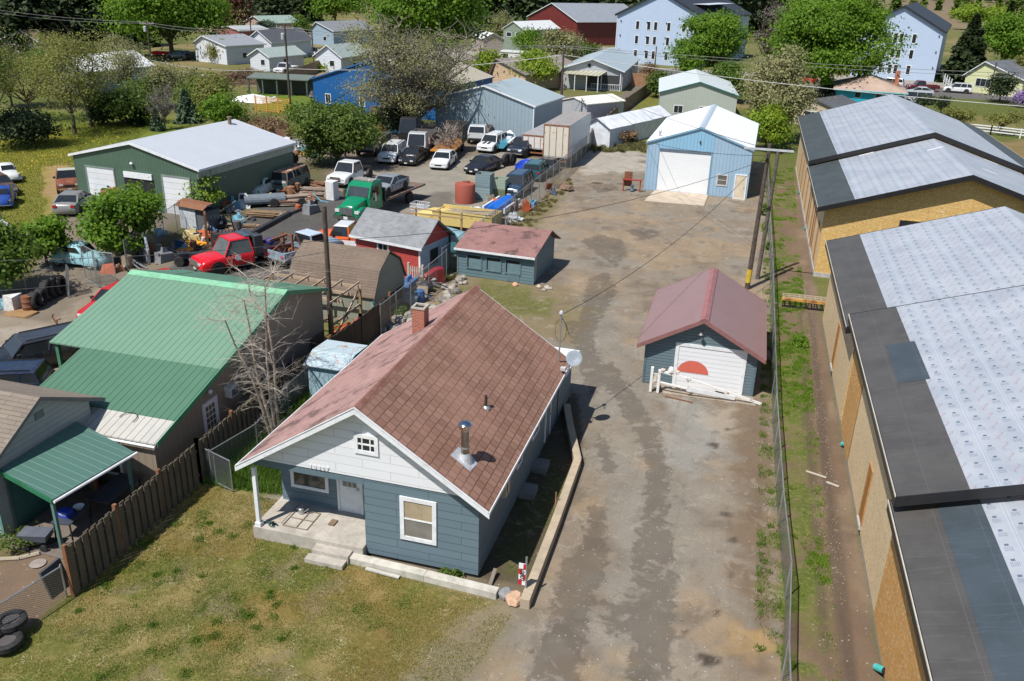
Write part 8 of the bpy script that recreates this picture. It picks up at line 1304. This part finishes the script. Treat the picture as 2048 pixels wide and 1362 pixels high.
# atv
t = thing("quad_bike", "black quad bike parked left of the red tow truck", "quad bike", at(385, 528), R(200)); MB().loft([[(x, -w_, .45), (x, -w_*.9, h_), (x, w_*.9, h_), (x, w_, .45)] for x, w_, h_ in ((.95, .35, .65), (.6, .5, .8), (.1, .22, .75), (-.4, .25, .78), (-.6, .5, .82), (-1.0, .45, .75))]).build("body", plain((.02, .022, .03), .4), t); MB().bar((.35, -.4, 1.0), (.35, .4, 1.0), .04).bar((.5, 0, .7), (.35, 0, 1.0), .05).build("handlebar", DARK, t)
for x in (.65, -.65):
    for s in (-1, 1): wheel(t, x, s*.48, .32, s, None, .3)
t = thing("truck_cab_shell", "cut-off pale grey truck door and cab side standing in the scrap", "vehicle part", at(292, 523), R(-35)); MB().prism([(-.6, 0, .0), (.55, 0, .0), (.6, 0, .9), (.35, 0, 1.65), (-.25, 0, 1.75), (-.55, 0, 1.0)], (0, .14, 0)).build("door_shell", plain((.42, .45, .5), .35), t, bevel=.03); MB().prism([(-.38, -.012, .95), (.4, -.012, .95), (.24, -.012, 1.5), (-.2, -.012, 1.58)], (0, .01, 0)).build("window", DARK, t); MB().box(.3, .42, -.03, 0, .6, .68).build("handle", DARK, t)
for px, py, lab in ((318, 520, "small wheel on an axle before the pale truck door"), (268, 512, "upright dark tyre left of the pale truck door")): tyre(lab, at(px, py), .34 if px > 300 else .6, .22, 'y', R(30), "loose wheels in the scrap")
for k, (px, py, c, lab) in enumerate(((320, 500, (.6, .6, .58), "white bucket with red band near the pale truck door"), (325, 512, (.55, .5, .42), "dirty cream bucket near the pale truck door"))): t = thing("bucket", lab, "bucket", at(px, py)); MB().lathe((0, 0, 0), [(.14, 0), (.17, .38), (.18, .39), (.16, .38), (.13, .02)], 14).build("pail", plain(c, .5), t, smooth=2)
for px, py, lab, w_, c, rz in ((388, 490, "orange plastic fence roll near the forklift", 1.0, (.7, .3, .02), 20), (372, 502, "small orange plastic sheet before the forklift", .7, (.68, .25, .02), 40)):
    b = MB(); q = random.Random(px); b.loft([[(w_*math.cos(a)*s*q.uniform(.7, 1.2), .6*w_*math.sin(a)*s*q.uniform(.7, 1.2), z) for a in np.linspace(0, 2*PI, 10)[:-1]] for s, z in ((1, .04), (.9, .16), (.4, .28))]); o = b.build("orange_sheet", plain(c, .6), None, loc=at(px, py), rz=R(rz)); tag(o, lab, "plastic sheet")
def planks(label, px, py, L, n, c, rz, spread=1.0, hgt=.5, name="lumber_pile", tw=None):
    t = thing(name, label, "lumber pile", at(px, py), R(rz)); b = MB(); q = random.Random(px)
    for k in range(n): y = q.uniform(-spread, spread); z = .06+q.random()**1.3*hgt*(1-abs(y)/spread*.6); a = q.uniform(-.1, .1); l = L*q.uniform(.6, 1); x = q.uniform(-.3, .3); b.bar((x-l/2, y-a*l/2, z), (x+l/2, y+a*l/2, z+q.uniform(-.05, .08)), q.uniform(.12, .25), .04)
    b.build("boards", wood(c, .45), t); return t
t = planks("flat trailer heaped with pale weathered boards on the asphalt edge", 580, 408, 3.6, 40, (.36, .29, .24), 28, .9, .8); 
for x, y in ((-1.2, -.95), (1.0, -.95)): wheel(t, x, y, .36, -1)
MB().box(-2.0, 2.0, -.9, .9, .35, .45).build("trailer_deck", RUST, t); planks("loose boards in a heap right of the loaded trailer", 632, 388, 2.6, 36, (.34, .27, .22), 10, .9, .6); planks("low pile of brown boards and pallets left of the loaded trailer", 530, 432, 3.0, 30, (.25, .17, .1), 8, .7, .5); planks("brown scrap timber heap before the white-roofed workshop", 640, 372, 2.2, 18, (.22, .12, .07), -20, .6, .4)
planks("thin scrap boards behind the forklift", 490, 458, 2.6, 16, (.28, .2, .13), 15, .5, .4); planks("dark timber scraps under the mast of the forklift", 400, 470, 2.4, 14, (.16, .11, .08), 60, .5, .3)
t = thing("metal_culvert", "grey ribbed steel barrel section lying beside the beetle wreck", "steel section", at(530, 412), R(38)); MB().loft([[(x, .55*math.cos(a), .5+.5*math.sin(a)) for a in np.linspace(-.4, PI+.4, 12)] for x in (-1.6, 1.6)], close=False, cap=False).build("shell", plain((.14, .17, .2), .6), t)
t = thing("white_door_panel", "white car door leaning in the scrap beside the steel section", "vehicle part", at(487, 418), R(20)); MB().prism([(-.5, 0, 0), (.5, .1, 0), (.55, .3, .7), (.2, .5, 1.15), (-.35, .5, 1.15)], (0, .06, 0)).build("panel", plain((.6, .62, .62), .4), t); MB().prism([(-.3, .22, .75), (.38, .26, .75), (.15, .42, 1.05), (-.25, .42, 1.05)], (0, .01, 0)).build("window", DARK, t)
t = thing("small_outbuilding", "small grey-white outhouse with rusty curved roof before the third bay", "outhouse", at(362, 455), R(-12)); MB().box(0, 1.6, 0, 1.5, 0, 1.7).build("wall", plain((.5, .54, .58), .6, 0, .1, 2, .3), t); MB().loft([[(x, -.2, 1.68), (x, .3, 1.95), (x, .9, 2.0), (x, 1.7, 1.7)] for x in (-.25, 2.6)], close=False, cap=False).build("roof", rusty((.2, .1, .05), .8), t); MB().box(1.6, 2.5, .1, 1.5, 0, 1.5).build("side_wall", plain((.1, .11, .12), .7), t)
t = thing("blue_car_seat", "blue plastic seat thrown by the dark workshop wall", "seat", at(492, 385), R(30)); MB().hexa([(-.5, -.4, 0), (.5, -.4, 0), (.5, .4, 0), (-.5, .4, 0)], [(-.4, -.3, .5), (.6, -.3, .7), (.5, .5, 1.1), (-.5, .5, .9)]).build("seat_shell", plain((.03, .12, .25), .5), t)
t = thing("white_cabinet", "white refrigerator standing before the white chassis truck", "refrigerator", at(652, 400), R(-8)); MB().box(0, .8, 0, .75, 0, 1.6).build("cabinet", WHITE, t, bevel=.03); MB().box(.04, .76, -.02, 0, .05, 1.0).box(.04, .76, -.02, 0, 1.03, 1.56).build("door", plain((.66, .66, .66), .4), t)
t = thing("wire_basket", "white wire crate full of junk on the gravel behind the red shed", "crate", at(820, 425), R(-6)); MB().box(0, 1.3, 0, 1.0, .02, .4).build("junk", plain((.3, .32, .35), .7, 0, .4, 8), t); b = MB()
for x in np.linspace(0, 1.3, 8): b.bar((x, 0, 0), (x, 0, .75), .025).bar((x, 1.0, 0), (x, 1.0, .75), .025)
for y in np.linspace(0, 1.0, 6): b.bar((0, y, 0), (0, y, .75), .025).bar((1.3, y, 0), (1.3, y, .75), .025)
for z in (.25, .5, .75): b.bar((0, 0, z), (1.3, 0, z), .03).bar((0, 1, z), (1.3, 1, z), .03).bar((0, 0, z), (0, 1, z), .03).bar((1.3, 0, z), (1.3, 1, z), .03)
b.build("wire_side", WHITE, t)
t = thing("car_cover", "pale blue-grey tarp draped over a car right of the red shed", "tarp", at(893, 498), R(-4)); MB().loft([[(x, -.9, .35), (x, -.8, h_*.85), (x, -.3, h_), (x, .6, h_*.97), (x, 1.0, h_*.7), (x, 1.1, .3)] for x, h_ in ((-1.9, .7), (-1.2, 1.25), (-.3, 1.5), (.8, 1.35), (1.6, 1.1), (2.3, .9))]).build("sheet", plain((.22, .36, .4), .6, 0, .2, 3), t, smooth=True)
car("dark teal old car under the draped tarp, at the yard fence", "old car", 'sedan', (905, 520), (870, 490), (.04, .16, .18), group="scrap cars beside the workshop", L=4.0)
t = thing("car_fender", "dark red curved car fender among the rocks at the chain-link fence", "vehicle part", at(868, 572), R(60)); MB().loft([[(x, 0, 0), (x, .1, h_), (x, .35, h_+.12), (x, .4, h_)] for x, h_ in ((-.9, .1), (-.4, .7), (.3, .95), (.9, .9))]).build("fender_shell", paint((.3, .02, .03)), t, smooth=2)
for px, py, lab, c in ((845, 548, "grey engine part beneath the small white gate", (.3, .32, .34)), (856, 568, "white crumpled car nose beside the dark red fender", (.55, .56, .57)), (850, 583, "dark engine block beside the rocks", (.05, .05, .06)), (820, 606, "grey plastic sheeted box behind the chain-link fence", (.22, .27, .32))):
    b = MB(); q = random.Random(px); b.rock((0, 0, .3), .55, .7, px); o = b.build("scrap_part", plain(c, .6, 0, .35, 5), None, loc=at(px, py)); tag(o, lab, "scrap part", "scrap by the gambrel shed")
t = thing("white_gate", "small pale picket gate standing behind the gambrel shed", "gate", at(820, 572), R(-10)); b = MB(); [b.box(k*.16, k*.16+.08, 0, .04, 0, 1.3) for k in range(5)]; b.box(-.15, -.03, -.04, .08, 0, 1.5).box(.85, .97, -.04, .08, 0, 1.5).box(0, .85, .04, .08, .3, .4).box(0, .85, .04, .08, 1.0, 1.1); b.build("pickets", wood((.5, .42, .36), .2), t)
# rubble border of the yard: rounded field stones, each one a rock
q = random.Random(21); k = 0; line = [(775, 660), (800, 648), (830, 640), (862, 618), (880, 600), (900, 580), (915, 560)]
where = ("beside the dark fence panels", "near the round plant", "behind the brick chimney", "below the gambrel shed fence", "below the dark engine block", "below the dark red fender", "near the corner of the low blue-grey shed")
for i, (x, y) in enumerate(line):
    for j in range(7):
        p = at(x+q.uniform(-14, 16), y+q.uniform(-8, 9)); r = q.uniform(.16, .32); o = MB().rock((0, 0, 0), r, .72, k+1).build("rock", plain(((.3, .27, .23), (.2, .18, .16), (.38, .35, .3))[k % 3], .9, 0, .25, 4, .3), None, loc=(p.x, p.y, r*.35)); tag(o, "rounded field stone of the rubble border "+where[i], "rock", "stones of the rubble border "+where[i]); k += 1
for k, (x, y, r, c) in enumerate(((1030, 569, .2, (.6, .33, .2)), (1078, 573, .17, (.5, .42, .3)), (1094, 575, .2, (.42, .38, .32)), (1088, 580, .15, (.35, .3, .26)), (1101, 577, .15, (.36, .33, .3)))): o = MB().rock((0, 0, 0), r, .7, 50+k).build("rock", plain(c, .9, 0, .2, 4), None, loc=at(x, y, r*.3)); tag(o, ["orange stone before the low blue-grey shed", "pale stone at the right corner of the low shed", "largest stone of the small group right of the low shed", "nearest stone of the small group right of the low shed", "rightmost stone of the small group by the low shed"][k], "rock")
# assorted junk pieces in the yard
JUNK = [(590, 262, "orange engine hoist lying in the brush", (.6, .12, .02), .9), (575, 278, "rusty beam heap beside the workshop wall", (.12, .05, .03), 1.3), (600, 290, "white plastic part in the scrap behind the workshop", (.55, .55, .55), .5), (578, 300, "pale blue barrel part in the scrap behind the workshop", (.1, .3, .5), .5), (560, 308, "grey metal frame in the scrap behind the workshop", (.25, .25, .25), .8), (612, 312, "orange pipe roll by the shrub", (.45, .18, .06), .6), (548, 290, "dark motor lump in the scrap behind the workshop", (.04, .04, .04), .7), (768, 275, "blue machine part behind the big shrub", (.03, .15, .4), .8), (790, 268, "light blue panel in the heap before the dark bush", (.15, .4, .6), .6), (800, 245, "yellow machine hood by the wooden fence", (.6, .35, .02), .8), (760, 258, "grey camper shell by the wooden fence", (.4, .42, .45), 1.3), (745, 262, "white crumpled hood by the wooden fence", (.6, .6, .6), .8),
        (838, 308, "blue and white engine mounted on pallet before the back row", (.05, .12, .4), .7), (855, 300, "white plastic tank before the dump truck", (.6, .6, .6), .6), (960, 420, "orange buoy-like float in the clutter", (.65, .1, .02), .35), (968, 428, "white pipe bundle in the clutter", (.6, .6, .6), .5), (975, 412, "dark red drum in the clutter", (.25, .02, .03), .45), (948, 428, "white bath tub piece in the clutter", (.58, .6, .62), .7), (985, 432, "grey plastic box in the clutter", (.3, .32, .35), .4), (992, 420, "brown wooden box in the clutter", (.25, .15, .08), .4), (955, 436, "pale yellow foam block in the clutter", (.55, .48, .25), .5), (930, 440, "white fibreglass shell behind the dump body", (.6, .6, .58), .9), (1030, 440, "tangled wire and white rails behind the yard fence", (.5, .52, .54), .8), (1012, 452, "grey brush and wire tangle behind the yard fence", (.25, .23, .2), .8),
        (1107, 318, "orange cloth hanging under the rusty trailer doors", (.55, .25, .12), .4), (1095, 322, "white step ladder at the rear of the trailer", (.6, .6, .6), .4), (596, 515, "small red machine part beneath the wrecker pickup", (.4, .03, .02), .3), (575, 385, "pale rusty bench in the scrap line", (.4, .36, .3), .6), (462, 425, "grey tarp lump beside the outhouse", (.2, .22, .25), .7), (440, 455, "black machine block left of the forklift", (.03, .03, .035), .8), (500, 440, "black motor lying before the low board pile", (.04, .04, .045), .5), (562, 432, "silvery engine block on the asphalt", (.3, .31, .32), .35), (318, 470, "blue and white banner hanging on the yard fence", (.06, .35, .6), .6), (845, 440, "red canopy scrap beside the wire crate", (.4, .05, .03), .5), (1135, 380, "brown brush clump outside the yard fence", (.2, .13, .09), .7), (545, 205, "light grey boat hull under the tan fence", (.5, .52, .52), 1.2), (1042, 412, "white bucket seat by the fence", (.58, .58, .58), .35), (628, 195, "dark grey machinery beside the blue hall", (.1, .1, .11), 1.2)]
for k, (px, py, lab, c, s) in enumerate(JUNK):
    q = random.Random(k*7+1); b = MB(); n = 5+k % 3; z = 0
    for j in range(n):
        x, y = q.uniform(-.6, .6)*s, q.uniform(-.4, .4)*s; a = q.uniform(0, PI); l, w_, h_ = s*q.uniform(.3, .8), s*q.uniform(.15, .45), s*q.uniform(.15, .6); M = Matrix.Translation((x, y, z*.5)) @ Matrix.Rotation(a, 4, 'Z') @ Matrix.Rotation(q.uniform(-.35, .35), 4, 'X'); b.T = M
        (b.hexa([(-l, -w_, 0), (l, -w_, 0), (l, w_, 0), (-l, w_, 0)], [(-l*.7, -w_*.8, h_), (l*.8, -w_*.7, h_*.9), (l*.7, w_*.8, h_), (-l*.9, w_*.8, h_*.8)]) if j % 3 else b.tube((-l, 0, .1), (l, 0, h_), w_*.35, n=8)); z += h_*.3
    o = b.build("scrap_item", rusty(c, .15) if k % 2 else plain(c, .6, 0, .25, 4, .3), None, loc=at(px, py)); tag(o, lab, "scrap", "scrap pieces in the yard")

# heaps of mixed scrap: piece after piece, each its own
HEAPS = [("behind the white-roofed workshop", (545, 285), (640, 310), 26), ("beside the dark workshop wall", (430, 425), (600, 385), 22), ("around the forklift", (350, 500), (500, 450), 24), ("between the steel tank and the blue tarp", (930, 440), (1010, 415), 22), ("in front of the back row of trucks", (740, 270), (860, 262), 20), ("along the inside of the yard fence", (1020, 440), (1110, 372), 8), ("beside the gambrel shed and the red shed", (815, 605), (870, 560), 14), ("on the asphalt beside the wrecker pickup", (560, 540), (640, 500), 8), ("beside the green flatbed truck", (600, 425), (660, 385), 10), ("along the fence behind the light blue beetle", (220, 540), (360, 500), 12)]
PAL = [(.5, .5, .49), (.08, .08, .08), (.25, .12, .06), (.06, .14, .32), (.3, .24, .17), (.45, .1, .03), (.2, .21, .22), (.12, .3, .4), (.5, .42, .2)]
q = random.Random(99)
for wh, a_, c_, n_ in HEAPS:
    for k in range(n_):
        u = q.random(); px, py = a_[0]+(c_[0]-a_[0])*u+q.uniform(-14, 14), a_[1]+(c_[1]-a_[1])*u+q.uniform(-11, 11); s = q.uniform(.25, .75); b = MB(); v = k % 4
        if v == 0: b.bar((-s*1.6, 0, .05), (s*1.6, q.uniform(-.4, .4), q.uniform(.1, .9)), .09, .06); b.bar((-s, .3, .05), (s*1.2, -.2, .5), .07, .05)
        elif v == 1: b.hexa([(-s, -s*.6, 0), (s, -s*.5, 0), (s*.8, s*.6, 0), (-s, s*.5, 0)], [(-s*.8, -s*.5, s), (s*.7, -s*.5, s*.8), (s*.6, s*.5, s*.9), (-s*.9, s*.3, s*1.1)]); b.hexa([(-s*.3, -s*.2, s), (s*.4, -s*.2, s*.8), (s*.4, s*.2, s*.8), (-s*.3, s*.2, s)], [(-s*.2, -s*.1, s*1.5), (s*.3, -s*.1, s*1.3), (s*.3, s*.1, s*1.3), (-s*.2, s*.1, s*1.5)])
        elif v == 2: b.lathe((0, 0, .02), [(s*.5, 0), (s*.55, s*.3), (s*.5, s*1.1), (s*.2, s*1.2)], 10); b.bar((s*.3, 0, s), (s*1.4, .2, .1), .06)
        else: b.poly([(-s, 0, 0), (s, 0, 0), (s*.8, s*.5, s*1.3), (-s*.7, s*.6, s*1.1)]); b.prism([(-s, 0, 0), (s, 0, 0), (s*.8, s*.5, s*1.3), (-s*.7, s*.6, s*1.1)], (0, .05, 0)); b.bar((-s, .1, .1), (s, .7, .15), .06)
        o = b.build("scrap_piece", rusty(PAL[(k*5+int(px)) % 9], .2), None, loc=at(px, py), rz=q.uniform(0, 6.3)); tag(o, "mixed scrap piece in the heap "+wh, "scrap piece", "scrap heap "+wh)
# posts gathered in one mesh become one object per post
def split(o):
    me = o.data; par = list(range(len(me.vertices)))
    def find(i):
        while par[i] != i: par[i] = par[par[i]]; i = par[i]
        return i
    for e in me.edges: a, c = find(e.vertices[0]), find(e.vertices[1]); par[a] = c
    gr = {}
    for f in me.polygons: gr.setdefault(find(f.vertices[0]), []).append(f)
    if len(gr) < 2: return
    for fs in gr.values():
        b = MB()
        for f in fs: b.poly([me.vertices[i].co for i in f.vertices])
        idx = {}; v2 = []; 
        for i, p in enumerate(b.v): idx.setdefault(tuple(round(x, 5) for x in p), len(idx)) 
        keys = list(idx); b.f = [[idx[tuple(round(x, 5) for x in b.v[j])] for j in f] for f in b.f]; b.v = [Vector(k) for k in keys]; n = b.build(o.name.split('.')[0], me.materials[0], o.parent)
    bpy.data.objects.remove(o)
for o in [o for o in COL.objects if o.type == 'MESH' and o.parent and o.name.split('.')[0] in ("post", "porch_post", "gate_post", "window_well", "chassis", "rafter_tail", "porch_step")]: split(o)
